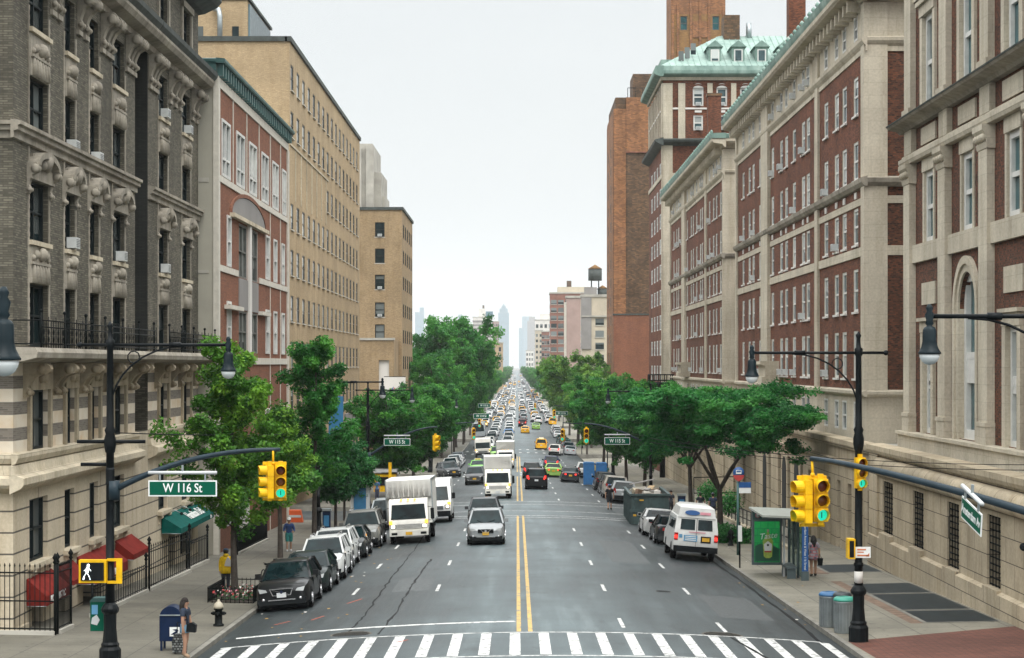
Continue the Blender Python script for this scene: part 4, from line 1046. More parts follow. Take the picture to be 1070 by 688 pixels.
mb = MB(); shell(mb, 18.95, 23.98, T5-.3, T5-.02, 43.2, 52.6, m('rust_brick'), m('roof')); mb.build('upper_facing', RT)
mb = MB(); shell(mb, 20.4, 24.5, T5+4, 345, 52.6, 57.3, m('umber_brick'), m('roof')); mb.build('roof_house', RT)
mb = MB()
for x in (19.3, 20.6, 21.9): mb.tube([(x, T5+1, 52.6), (x, T5+1, 54.4)], .06, m('iron'), 5)
mb.tube([(19.3, T5+1, 54.4), (21.9, T5+1, 54.4)], .06, m('iron'), 5); mb.build('roof_rail', RT)
mb = MB(); mb.box(18.9, 24, T5-.32, T5-.26, 43.0, 43.2, m('red_far')); mb.build('wall_band', RT)
RT = empty('low_brick_block', (17, 329, -8), 'plain red party wall of a lower brick block at the foot of the brown tower', 'building')
mb = MB(); shell(mb, HX-.1, 26, 330.2, 331.7, -9, 14.8, m('orange_brick'), m('roof')); mb.build('wall', RT)
mb = MB(); mb.box(HX-.2, 26, 330.1, 331.7, 14.8, 15.05, m('cornice_dark')); mb.build('coping', RT)

RT = empty('art_deco_tower', (37, 400, -8), 'tall ochre and rust brick tower rising behind the green copper roof', 'building')
fT = FN(400.); x0, x1 = 32.2, 43.6
wn = [(x-.72, x+.72, z, z+2.9, .4) for x in (34.9, 41.6) for z in (76.2, 65.6, 55, 44)]
wmb = MB(); wall(wmb, fT, x0, x1, [(-9, 79.5, m('ochre_brick')), (79.5, 96, m('rust_brick'))], wn, .4)
shell(wmb, x0, x1, 400, 412, -9, 96, m('rust_brick'), m('roof'), skip=('N',)); wmb.build('wall', RT)
winproto('t6', 1.44, 2.9, 'tan_frame', 'glass_teal', .12); put_windows(RT, [(fT, a[0]+.72, a[2], .35, 't6', False) for a in wn])
for x in (32.6, 33.7, 36.4, 38.3, 40.2, 43.2): mb = MB(); fbox(mb, fT, x-.24, x+.24, -9, 84-.6*abs(x-38), 0, .35, m('rust_brick')); mb.build('pier', RT)
for z in (74.6, 64, 53.5): mb = MB(); fbox(mb, fT, 36.7, 40.0, z, z+3.4, 0, .2, m('rust_brick')); mb.build('spandrel_panel', RT)

# ================================================================== far blocks, right side
def farblock(label, x0, x1, y0, y1, z1, wm, name='apartment_block', ncol=0, rows=0, wz0=2, dz=3.2, ww=1.4, wh=1.8, face='N', group=None, ucol=None, gl='glass_dark', extras=None):
    RT = empty(name, ((x0+x1)/2, y0, -8.3), label, 'building', group)
    mb = MB(); shell(mb, x0, x1, y0, y1, -9, z1, m(wm), m('roof')); mb.build('wall', RT)
    fN = FN(y0); fside = FR(x0) if x0 > 0 else FL(x1)
    cs = ucol or [x0+(x1-x0)*(i+.5)/ncol for i in range(ncol)]
    n = 0
    for r in range(rows):
        z = z1-wz0-dz*r-wh
        for x in cs:
            n += 1
            if n <= 60:
                w = MB(); fbox(w, fN, x-ww/2, x+ww/2, z, z+wh, 0, .05, m(gl)); fbox(w, fN, x-ww/2-.12, x+ww/2+.12, z-.25, z, 0, .2, m('concrete')); w.build('window', RT)
    sm = MB()
    for r in range(rows):
        z = z1-wz0-dz*r-wh
        for u in np.arange(y0+3, y1-2, 4.2): fbox(sm, fside, u-ww/2, u+ww/2, z, z+wh, 0, .06, m(gl))
    if sm.f: tag(sm.build('side_windows', RT), kind='stuff')
    mb = MB(); mb.box(x0-.3, x1+.3, y0-.3, y1+.3, z1, z1+.7, m('concrete')); mb.build('parapet', RT)
    if extras: extras(RT)
    return RT
def fb(label, p0, p1, yt, Y, wm, **k):
    q = Y/2000; s_ = k.pop('sub', [])
    def ex(RT):
        for n_, a0, a1, ya, yb, mt, dy in s_:
            mb = MB(); shell(mb, (a0-540)*q, (a1-540)*q, Y+dy, Y+max(dy, 0)+(a1-a0)*q*.8+.2, 6.3-(yb-381)*q, 6.3-(ya-381)*q, m(mt), m('roof')); mb.build(n_, RT)
    return farblock(label, (p0-540)*q, (p1-540)*q, Y, Y+(p1-p0)*q*1.2, 6.3-(yt-381)*q, wm, extras=ex, **k)
fb('cream and grey rendered block with a stack of dark windows beside the brown tower', 608, 640, 310.5, 515, 'cream_far', ncol=1, rows=4, wz0=5.8, dz=3.25, ww=2.3, wh=1.75, ucol=[22.3], sub=[('grey_facing', 607.5, 618, 311, 365, 'grey_far', -.4), ('ledge', 607.5, 640, 330, 331.5, 'concrete', -.6), ('roof_house', 611, 624, 300, 310, 'grey_far', 2)])
fb('pinkish rendered block with a cream edge below the cream block roofline', 592, 609, 311.5, 630, 'pink_far', sub=[('cream_edge', 589.5, 592, 316, 385, 'trim_pale', .5)])
fb('red brick apartment house with cream penthouse and paired dark windows', 575, 612, 307, 900, 'red_far', ncol=5, rows=10, wz0=3, dz=3.7, ww=2.6, wh=2.0, sub=[('penthouse', 583, 620, 299.5, 306.5, 'cream_far', 5), ('roof_tank', 592.5, 597.5, 293, 299.4, 'umber_brick', 6)])
fb('white block with dark window rows left of the red brick house', 559, 577, 335, 1500, 'white_far', ncol=4, rows=7, wz0=3, dz=5.5, ww=2, wh=2.8, name='apartment_block', sub=[('roof_house', 564, 575, 328, 334, 'white_far', 4)])
fb('dark brick block below the white block and left of the red house', 566, 577, 347, 1150, 'red_far', ncol=4, rows=6, wz0=2, dz=3.6, ww=1.3, wh=2)
fb('low cream house stepping down towards the street gap', 559, 567, 346, 1250, 'cream_far', ncol=2, rows=7, wz0=2, dz=3.6)
fb('small white house just above the far right treetops', 549.5, 557.5, 367, 1900, 'white_far', ncol=3, rows=3, wz0=2, dz=5, ww=1.6, wh=2.5)
fb('hazy grey blue stepped tower right of the street gap', 551, 562, 336, 5200, 'grey_far', name='tower_block', sub=[('setback', 553, 559, 331, 336, 'grey_far', 5)])
fb('faint pale tower nearest the vanishing point on the right', 545.5, 555, 331, 7600, 'bluetower', name='tower_block')
fb('lower faint tower beside the vanishing point on the right', 542.3, 547, 343, 7000, 'bluetower', name='tower_block')
fb('tall blue glass tower with a stepped pointed crown above the park trees', 520.6, 531.8, 327, 6000, 'bluetower', name='tower_block', sub=[('crown_step', 522, 530.4, 322.5, 327, 'bluetower', 4), ('crown_cap', 524, 528.4, 319.5, 322.4, 'bluetower', 8), ('crown_tip', 525.6, 526.8, 317.5, 319.4, 'bluetower', 12)])
fb('pale slab block with banded balconies and a white roof house', 494, 513.5, 332, 1700, 'white_far', sub=[('roof_house', 500, 507.3, 322.5, 331, 'white_far', 4), ('plant_room', 507.5, 515, 325.5, 331, 'bluetower', 4), ('roof_tank', 504, 506, 319, 322.3, 'umber_brick', 5)]+[('balcony_band', 493.8, 513.7, 335+4*k, 336.8+4*k, 'grey_far', -.7) for k in range(8)])
fb('mauve brick tower squeezed between the banded slab and the glass tower', 514.4, 521.4, 336.5, 1900, 'pink_far', ncol=4, rows=8, wz0=2, dz=4.5, ww=.9, wh=2.4)
fb('orange brick house with white trim at the edge of the park trees', 513, 525.5, 359, 1000, 'tan_brick', ncol=2, rows=3, wz0=2, dz=4, ww=1.2, wh=2.2)
fb('faint blue tower with a taller slim core at the far left of the skyline', 433.7, 443, 326.5, 6500, 'bluetower', name='tower_block', sub=[('core', 438.5, 442.9, 321.5, 326.4, 'bluetower', 4)])
fb('faint grey tower just above the park treetops', 478.8, 483, 329, 6600, 'bluetower', name='tower_block')
# water tanks on legs
for (x, y, zb, lab, s) in ((22.9, 560, 30.8, 'dark wooden water tank with conical cap on tall legs', 1.0), (25.2, 562, 26.0, 'lower brown water tank tucked beside the brown tower', .75)):
    rt = empty('water_tank', (x, y, zb-4), lab, 'water tank', 'rooftop water tanks')
    mb = MB(); mb.lathe([(2.0*s, zb), (2.0*s, zb+3.4*s)], (x, y, 0), m('cornice_dark'), 14); mb.build('tank', rt)
    mb = MB(); mb.lathe([(2.15*s, zb+3.42*s), (.1, zb+4.7*s)], (x, y, 0), m('ochre_brick'), 14); mb.build('roof', rt)
    mb = MB()
    for a in range(4): mb.tube([(x+1.5*s*math.cos(PI/4+a*PI/2), y+1.5*s*math.sin(PI/4+a*PI/2), zb-5.2), (x+1.5*s*math.cos(PI/4+a*PI/2), y+1.5*s*math.sin(PI/4+a*PI/2), zb)], .14, m('iron'), 5)
    mb.tube([(x-1.1*s, y-1.1*s, zb-2.5), (x+1.1*s, y-1.1*s, zb-2.5)], .1, m('iron'), 5); mb.build('stand', rt)
# dark fire-escape like balcony beside the tall hall
rt = empty('scaffold_platform', (14.6, 205, 0), 'dark round metal platform at the foot of the tall hall', 'platform')
mb = MB(); mb.lathe([(1.5, 3.2), (1.6, 3.25), (1.6, 3.45), (1.5, 3.5)], (15.6, 205, 0), m('iron'), 14)
for z in (4.0, 4.6, 5.2):
    mb.tube([(15.6+1.55*math.cos(2*PI*k/14), 205+1.55*math.sin(2*PI*k/14), z) for k in range(15)], .06, m('iron'), 5)
for k in range(14): mb.tube([(15.6+1.55*math.cos(2*PI*k/14), 205+1.55*math.sin(2*PI*k/14), 3.4), (15.6+1.55*math.cos(2*PI*k/14), 205+1.55*math.sin(2*PI*k/14), 5.2)], .05, m('iron'), 4)
mb.build('guard_rail', rt)
mb = MB(); mb.lathe([(1.2, 3.5), (1.2, 4.4)], (15.6, 205, 0), m('black_plastic'), 12); mb.tube([(15.6, 205, -6), (15.6, 205, 3.2)], .3, m('iron'), 8); mb.build('support', rt)
# ================================================================== ground, road, pavements
def sheet(name, xs, ys, zf, mt, parent=None, kind='structure'):
    v = [(x, y, zf(x, y)) for y in ys for x in xs]; n = len(xs)
    fs = [(j*n+i, j*n+i+1, (j+1)*n+i+1, (j+1)*n+i) for j in range(len(ys)-1) for i in range(n-1)]
    mb = MB(); mb.mesh(v, fs, mt, True); o = mb.build(name)
    return tag(o, kind=kind)
ysn = list(np.arange(-20, 460, 4.0))+list(np.arange(460, 2000, 40.))+[2000, 2600, 3400, 4500]
far = [-3000, -800, -200, -60, -25, 25, 60, 200, 800, 3000]
sheet('ground', far, [-40]+ysn[1:]+[9000], lambda x, y: zs(max(y, -40))-1.1, mat('ground_soil', (.13, .125, .11), .9, var=.3, scale=.05))
xs = [KL-.02]+list(np.arange(-8.5, 9.3, .5))+[KR+.02]
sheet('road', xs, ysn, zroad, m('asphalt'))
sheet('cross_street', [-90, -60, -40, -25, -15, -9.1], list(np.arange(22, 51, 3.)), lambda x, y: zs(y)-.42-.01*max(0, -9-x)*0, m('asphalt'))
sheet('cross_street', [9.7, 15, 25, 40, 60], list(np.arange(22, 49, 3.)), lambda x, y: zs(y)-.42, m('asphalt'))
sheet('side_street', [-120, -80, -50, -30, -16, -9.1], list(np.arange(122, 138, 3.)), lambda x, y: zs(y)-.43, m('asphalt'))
# pavements with rounded corners: (side, y0, y1)
def pavement_strip(side, y0, y1, out, r0=0, r1=0):
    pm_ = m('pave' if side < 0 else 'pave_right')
    s = -1 if side < 0 else 1; K = KL if s < 0 else KR
    ys = sorted(set([y0, y1]+[y for y in np.arange(math.ceil(y0/4)*4, y1, 4.)]+[y0+r0*(1-math.cos(PI/2*k/6)) for k in range(7)]+[y1-r1*(1-math.cos(PI/2*k/6)) for k in range(7)]))
    def kx(y):
        d = 0
        if r0 and y < y0+r0: t_ = (y0+r0-y)/r0; d = r0*(1-math.sqrt(max(0, 1-t_*t_)))
        if r1 and y > y1-r1: t_ = (y-(y1-r1))/r1; d = r1*(1-math.sqrt(max(0, 1-t_*t_)))
        return K+s*d
    mb = MB(); kb = MB()
    for a, b in zip(ys, ys[1:]):
        xa, xb = kx(a), kx(b)
        i0, i1 = xa+s*.16, xb+s*.16
        for q0, q1, r_, t_ in ((i0, out, i1, out),):
            mb.face([(q0, a, zwalk(q0, a)), (q1, a, zwalk(q1, a)), (t_, b, zwalk(t_, b)), (r_, b, zwalk(r_, b))], pm_)
        kb.face([(xa, a, zwalk(xa, a)+.006), (i0, a, zwalk(i0, a)+.006), (i1, b, zwalk(i1, b)+.006), (xb, b, zwalk(xb, b)+.006)], m('kerb'))
        kb.face([(xa, a, zwalk(xa, a)+.006), (xb, b, zwalk(xb, b)+.006), (xb, b, zs(b)-.75), (xa, a, zs(a)-.75)], m('kerb'))
    for y, fl in ((y0, 0), (y1, 1)):
        xk = kx(y); kb.face([(xk, y, zwalk(xk, y)), (out, y, zwalk(out, y)), (out, y, zs(y)-.8), (xk, y, zs(y)-.8)], m('kerb'))
    tag(mb.build('pavement'), kind='structure'); tag(kb.build('kerb'), kind='structure')
pavement_strip(-1, 48.5, 121.0, -40, 3.5, 3.0)
pavement_strip(-1, 138.5, 201, -40, 3, 3)
for a, b in ((218, 282), (299, 362), (379, 442), (459, 760), (780, 1100), (1120, 2600)): pavement_strip(-1, a, b, -60)
pavement_strip(1, 48.5, 282, 40, 3.5, 0)
for a, b in ((299, 362), (379, 442), (459, 760), (780, 1100), (1120, 2600)): pavement_strip(1, a, b, 60)
# brick paving on the right corner, cellar grates
def patch(name, pts, mt, lift, n=6):
    """four-sided patch on the pavement, subdivided along its length"""
    mb = MB(); (a, b, c, d) = [Vector((*p, 0)) for p in pts]
    for k in range(n):
        t0, t1 = k/n, (k+1)/n
        q = [a.lerp(b, t0), a.lerp(b, t1), d.lerp(c, t1), d.lerp(c, t0)]
        mb.face([(p.x, p.y, zwalk(p.x, p.y)+lift) for p in q], mt)
    return tag(mb.build(name), kind='structure')
patch('brick_pavement', [(9.7, 56.1), (15.4, 59.2), (15.4, 52), (9.8, 52)], m('brickpave'), .005)
patch('brick_pavement', [(9.8, 52), (15.4, 52), (15.4, 49.2), (12.2, 49.2)], m('brickpave'), .005)
M_['grate'] = mat('cellar_grate', (.012, .026, .030), .6, var=.3, scale=2)
for i, (y0, y1, x0, x1) in enumerate(((60.7, 64.2, 13.0, 15.3), (64.6, 70.2, 13.0, 15.3), (70.6, 74.6, 13.0, 15.3), (80.2, 84.2, 13.1, 15.3))):
    mb = MB()
    mb.face([(x, y, zwalk(x, y)+.006) for x, y in ((x0, y0), (x1, y0), (x1, y1), (x0, y1))], m('grate'))
    for k in range(int((y1-y0)/.14)):
        y = y0+.07+k*.14; mb.face([(x, yy, zwalk(x, yy)+.016) for x, yy in ((x0, y), (x1, y), (x1, y+.04), (x0, y+.04))], m('black_plastic'))
    for a, b, c, d in ((x0-.14, x0, y0-.14, y1+.14), (x0, x1, y0-.14, y0), (x0, x1, y1, y1+.14)):
        mb.face([(x, y, zwalk(x, y)+.014) for x, y in ((a, c), (b, c), (b, d), (a, d))], m('kerb'))
    tag(mb.build('cellar_grate'), ['cellar grate set in the pavement nearest the street corner', 'longest dark cellar grate beside the base wall', 'third dark cellar grate from the corner along the base wall', 'farthest dark cellar grate, near the end pier of the base wall'][i], 'grate', 'cellar grates along the base wall')
M_['rusty'] = mat('rust_stained_concrete', (.16, .105, .07), .8, var=.4, scale=3)
patch('stained_strip', [(12.45, 60.5), (12.45, 76), (12.85, 76), (12.85, 60.5)], m('rusty'), .004)
patch('stained_strip', [(12.2, 79.5), (12.2, 83), (13.0, 83), (13.0, 79.5)], m('rusty'), .004)
# ------------------------------------------------------------------ road markings
def stripe(name, pts, w, mt, lift=.005, step=2.0, kind='structure', wob=0):
    """ribbon along a polyline on the road"""
    P = [Vector((*p, 0)) for p in pts]; out = []
    for a, b in zip(P, P[1:]):
        n = max(1, int((b-a).length/step))
        for k in range(n): out.append(a.lerp(b, k/n))
    out.append(P[-1]); mb = MB(); L = []
    for i, p in enumerate(out):
        d = (out[min(i+1, len(out)-1)]-out[max(i-1, 0)]).normalized(); nr = Vector((-d.y, d.x, 0)); ww = w*(1+(random.uniform(-wob, wob) if wob else 0))
        L.append([(q.x, q.y, zroad(q.x, q.y)+lift) for q in (p-nr*ww/2, p+nr*ww/2)])
    for a, b in zip(L, L[1:]): mb.face([a[0], a[1], b[1], b[0]], mt)
    return tag(mb.build(name), kind=kind)
wp, yp = m('white_paint'), m('yellow_paint')
for dx in (-.17, .17):
    stripe('road_marking', [(CX+dx-.02, 56.2), (CX+dx-.02, 122)], .13, yp); stripe('road_marking', [(CX+dx-.02, 143.5), (CX+dx-.02, 203)], .13, yp)
    stripe('road_marking', [(CX+dx-.02, 219), (CX+dx-.02, 282)], .13, yp)
for x in (3.22, 6.3, -2.92, -5.98):
    for y in np.arange(57.6, 118.5, 12.2):
        if x < 0 and y < 60: continue
        stripe('road_marking', [(x, y), (x, y+2.7)], .12, wp)
    for y in np.arange(145.5, 200, 12.2): stripe('road_marking', [(x, y), (x, y+3)], .12, wp)
    for y in np.arange(222, 280, 12.2): stripe('road_marking', [(x, y), (x, y+3)], .12, wp)
# near crossing: two lines and longitudinal bars
sk = lambda x: .0*x
stripe('road_marking', [(-8.55, 55.2), (0, 56.0), (9.0, 56.7)], .16, wp, step=.5); stripe('road_marking', [(-8.6, 49.7), (0, 50.5), (9.0, 51.2)], .16, wp, step=.5)
for k in range(22):
    x = -8.35+k*.83
    stripe('road_marking', [(x, 50.72+.085*x), (x, 55.8+.085*x)], .30, wp, step=1)
stripe('road_marking', [(-8.45, 57.6), (CX-.3, 59.0)], .34, wp, step=.5)
for y in (120.4, 122.6, 128.6): stripe('road_marking', [(-8.4, y+.1), (9.0, y-.3)], .26, wp, step=.5)
for y in (138.2, 143.0): stripe('road_marking', [(-8.4, y), (9.0, y)], .26, wp, step=.5)
for y0 in (207, 214, 300, 315):
    for x in np.arange(-8.2, 9, 1.25): stripe('road_marking', [(x, y0), (x, y0+2.6)], .4, wp)
for x0, x1, y0, y1, c in ((4.2, 5.9, 84, 99, .85), (-4.6, -3.2, 70, 76, .93), (6.6, 8.4, 62, 70, .72)):
    mb = MB(); mt = mat('asphalt_repair', (.075*c, .087*c, .089*c), .65, var=.3, scale=8)
    for k in range(8):
        a_, b_ = y0+(y1-y0)*k/8, y0+(y1-y0)*(k+1)/8; xm = (x0+x1)/2
        for q0, q1 in ((x0, xm), (xm, x1)): mb.face([(q0, a_, zroad(q0, a_)+.003), (q1, a_, zroad(q1, a_)+.003), (q1, b_, zroad(q1, b_)+.003), (q0, b_, zroad(q0, b_)+.003)], mt)
    tag(mb.build('road_patch'), kind='structure')
def wig(pts, n=9, a=.05):
    out = []
    for p, q in zip(pts, pts[1:]):
        for k in range(n):
            t_ = k/n; out.append((p[0]+(q[0]-p[0])*t_+random.uniform(-a, a), p[1]+(q[1]-p[1])*t_))
    return out+[pts[-1]]
for pts, w in ((((-5.05, 56.5), (-4.9, 62), (-5.0, 70), (-5.0, 80), (-4.95, 92), (-5.1, 110)), .06), (((-4.05, 56.3), (-3.95, 62), (-4.0, 70), (-3.9, 77), (-3.85, 86)), .07), (((8.9, 52), (9.1, 60), (9.1, 90)), .12)):
    stripe('road_crack', wig(pts), w, m('crack'), .004, 1.0, wob=.5)
stripe('road_crack', [(6.9, 50.0), (6.3, 56.2)], .10, m('crack'), .007, .6, wob=.3)
M_['orange_spray'] = mat('orange_survey_paint', (.42, .09, .045), .7)
for p in (((-6.6, 61.5), (-6.3, 62.6)), ((-5.9, 66.5), (-5.5, 68)), ((-7.7, 60.8), (-7.3, 61.6)), ((-3.4, 54.0), (-3.1, 54.6))): stripe('survey_mark', p, .07, m('orange_spray'), .006)
M_['leaflitter'] = mat('fallen_leaf', (.36, .22, .06), .8)
mb = MB()
for k in range(70):
    side = random.random() < .6
    x = random.uniform(-8.8, -5.5) if side else random.uniform(8.3, 12); y = random.uniform(56, 100)
    z = (zroad(x, y) if KL < x < KR else zwalk(x, y))+.012; a = random.uniform(0, 6); r_ = random.uniform(.03, .07)
    mb.face([(x+r_*math.cos(a+t_), y+r_*2*math.sin(a+t_), z) for t_ in (0, 1.6, 3.1, 4.7)], m('leaflitter') if random.random() < .6 else m('white_far'))
tag(mb.build('fallen_leaves'), kind='stuff')
def cover(x, y, r_, label):
    mb = MB(); z = zroad(x, y)+.004
    mb.face([(x+r_*math.cos(2*PI*k/24), y+r_*math.sin(2*PI*k/24), zroad(x+r_*math.cos(2*PI*k/24), y)+.006) for k in range(24)], m('cast_iron'))
    for q in np.arange(-r_*.7, r_*.71, r_*.2):
        h = math.sqrt(max(0, r_*r_*.8-q*q)); mb.face([(x-h, y+q-.03, zroad(x-h, y)+.012), (x+h, y+q-.03, zroad(x+h, y)+.012), (x+h, y+q+.03, zroad(x+h, y)+.012), (x-h, y+q+.03, zroad(x-h, y)+.012)], m('crack'))
    tag(mb.build('manhole_cover'), label, 'manhole cover', 'round manhole covers')
M_['cast_iron'] = mat('cast_iron_cover', (.085, .075, .055), .6, var=.3, scale=5)
cover(-4.9, 56.6, .62, 'round manhole cover left of the yellow lines by the crossing'); cover(6.1, 56.8, .62, 'round manhole cover under the right lane by the crossing'); cover(5.4, 70.5, .3, 'small iron cover in the right hand traffic lanes')

# ================================================================== street furniture
def lamp_post(x, y, side, label, arm=3.12, group='twin armed black street lamps', h=8.45, stub=True):
    """tall black post, base, arm over the road (side=+1 arm to +x), bell lamp"""
    zg = zwalk(x, y); rt = empty('street_lamp', (x, y, zg), label, 'street lamp', group)
    p = m('pole')
    mb = MB()
    mb.lathe([(.29, 0), (.29, .42), (.27, .45), (.23, .5), (.245, .56), (.2, .62), (.165, 1.0), (.17, 1.35), (.23, 1.42), (.24, 1.5), (.18, 1.6), (.12, 1.66)], (x, y, zg), p, 12, smooth=False); mb.build('base', rt)
    mb = MB(); prof = [(.13, 1.66), (.12, 2.2), (.145, 2.22), (.145, 2.3), (.115, 2.32), (.105, 5.6), (.13, 5.62), (.16, 5.8), (.16, 5.95), (.12, 6.1), (.15, 6.2), (.1, 6.3), (.085, h-.1), (.12, h-.05), (.12, h+.12), (.07, h+.16), (.05, h+.42), (.085, h+.5), (.02, h+.62)]
    mb.lathe(prof, (x, y, zg), p, 12); mb.build('pole', rt)
    s = side
    mb = MB(); xa = x+s*arm
    mb.tube([(x-s*.75, y, zg+h), (xa, y, zg+h)], .042, p, 8); mb.ball((x-s*.8, y, zg+h), .08, p, 8)
    mb.tube([(x+s*arm*.5, y, zg+h), (x+s*arm*.6, y, zg+h)], .07, p, 8)
    pts = [(x+s*(1.95*math.sin(PI/2*k/8)), y, zg+h-1.75+1.72*(1-math.cos(PI/2*k/8))) for k in range(9)]
    pts = [(x+s*1.95*(1-math.cos(PI/2*k/8)), y, zg+h-1.75+1.72*math.sin(PI/2*k/8)) for k in range(9)]
    mb.tube(pts, .028, p, 6)
    mb.tube([(x+s*(.62+.16*math.cos(2*PI*k/9)), y, zg+h-.32+.16*math.sin(2*PI*k/9)) for k in range(10)], .018, p, 5)
    mb.build('arm', rt)
    lm = MB(); zt = zg+h
    lm.lathe([(.03, 0.222), (.07, 0.148), (.05, 0.089), (.09, 0.030), (.06, -0.089), (.08, -0.133), (.05, -0.178), (.10, -0.207), (.125, -0.252), (.13, -0.459), (.15, -0.555), (.19, -0.636), (.215, -0.673), (.21, -0.696)][::-1], (xa, y, zt), m('lampgreen'), 16); lo = lm.build('lamp_hood', rt)
    g = MB(); g.lathe([(.19, -0.698), (.18, -0.762), (.14, -0.836), (.08, -0.881), (.01, -0.895)], (xa, y, zt), m('lampglass'), 16); g.build('globe', lo)
    return rt
lamp_post(-10.73, 50.5, 1, 'black street lamp on the left corner carrying the walk signal')
lamp_post(10.0, 56.0, -1, 'black street lamp on the right corner beside the grey bins')
lamp_post(-9.5, 23.8, 1, 'closest street lamp on the left, its large bell lamp at the picture edge', h=7.97)
lamp_post(10.25, 35.2, -1, 'closest street lamp on the right, its large bell lamp before the arched window', arm=2.66, h=8.42)
lamp_post(-10.8, 104, 1, 'street lamp rising between the ginkgo trees on the left', arm=3.5)
lamp_post(-10.5, 135, 1, 'black street lamp with mast arm at the next left corner')
lamp_post(9.8, 140, -1, 'street lamp half lost in the honey locust crowns on the right')
lamp_post(10.3, 205, -1, 'thin far street lamp among the trees on the right')
lamp_post(-10.2, 225, 1, 'thin far street lamp before the park trees on the left')

def mast_arm(p0, p1, rise, label, z_attach=None):
    rt = empty('mast_arm', p0, label, 'mast arm', 'signal mast arms'); a, b = Vector(p0), Vector(p1)
    mb = MB(); pts = []
    for k in range(13):
        t_ = k/12; p = a.lerp(b, t_); p.z = a.z+(b.z-a.z)*(1-(1-t_)**rise); pts.append(p)
    mb.tube(pts, [.085-.03*k/12 for k in range(13)], m('arm'), 9); mb.build('tube', rt)
    mb = MB(); mb.tube([a+Vector((0, 0, .25)), a+Vector((0, 0, -.25))], .16, m('arm'), 10); mb.build('clamp', rt)
    return pts
def signal(pos, yaw, label, lit=2, s=1.0, group='yellow traffic signals', detail=True):
    """three-lens head: pos = top centre, yaw = the way it faces"""
    rt = empty('traffic_signal', pos, label, 'traffic signal', group, rz=yaw)
    y_ = m('sig_yellow'); H = 1.07*s; w = .36*s
    mb = MB()
    for k in range(3):
        z = -H/3*(k+1); mb.box(-w/2, w/2, -.0, .2*s, z+.008, z+H/3-.008, y_)
    mb.box(-w/2+.02, w/2-.02, .02, .18*s, -H, 0, y_); mb.box(-.07*s, .07*s, .03, .15*s, 0, .12*s, y_); mb.box(-.07*s, .07*s, .03, .15*s, -H-.08*s, -H, y_)
    mb.build('housing', rt, world=False)
    for k in range(3):
        zc = -H/6*(2*k+1); r_ = .15*s
        ln = MB(); ln.lathe([(r_*.98, -.004), (r_*.8, -.022), (r_*.4, -.034), (.005, -.038)], (0, 0, zc), m('lens_green') if (k == 2 and lit == 2) else m(('lens_off', 'lens_amber', 'black_plastic')[k]), 14, axis='y'); lo = ln.build('lens', rt, world=False)
        if k == 2 and lit == 2 and detail:
            a = MB(); a.bar((0, -.042, zc-.07*s), (0, -.042, zc+.07*s), .022*s, .006, m('black_plastic')); a.build('lens_bar', lo, world=False)
        v = MB(); n = 14; L = .27*s
        vs = []; fs = []
        for i in range(n+1):
            a = R(-55)+R(290)*i/n
            c_, s_ = math.cos(a), math.sin(a); ll = L*(.86+.14*max(0, s_))
            for rr_, yy in ((r_*1.08, 0), (r_*1.08, -ll), (r_*1.0, -ll), (r_*1.0, 0)): vs.append((rr_*c_, yy, zc+rr_*s_))
        for i in range(n):
            for j in range(4): fs.append((i*4+j, i*4+(j+1) % 4, (i+1)*4+(j+1) % 4, (i+1)*4+j))
        v.mesh(vs, fs, y_, False)
        v.build('visor', rt, world=False)
    return rt
def signal_hanger(a, b, label):
    mb = MB(); mb.tube([a, b], .03, m('sig_yellow'), 7); mb.ball(b, .05, m('sig_yellow'), 7); return tag(mb.build('signal_hanger'), label, 'hanger', 'signal hangers')
# left corner assembly
zl = zwalk(-10.73, 50.5)
pts = mast_arm((-10.63, 50.5, 2.98), (-6.22, 50.3, 4.06), 2.2, 'dark curved mast arm over the left lanes carrying the W 116 St sign')
signal((-6.56, 50.2, 3.66), R(-72), 'left head of the yellow signal pair on the left mast arm, facing across the street', s=.82)
signal((-6.20, 50.25, 3.66), R(8), 'right head of the yellow signal pair on the left mast arm, green lens lit', s=.82)
signal_hanger((-6.4, 50.28, 4.03), (-6.4, 50.28, 3.7), 'yellow hanger under the tip of the left mast arm')
mb = MB(); mb.bar((-6.68, 50.36, 3.70), (-6.06, 50.36, 3.70), .08, .08, m('sig_yellow')); mb.bar((-6.68, 50.36, 2.76), (-6.06, 50.36, 2.76), .08, .07, m('sig_yellow')); mb.bar((-6.38, 50.36, 3.7), (-6.38, 50.36, 2.76), .06, .06, m('sig_yellow')); tag(mb.build('signal_bracket'), 'yellow bracket joining the signal pair on the left mast arm', 'bracket', 'signal brackets')
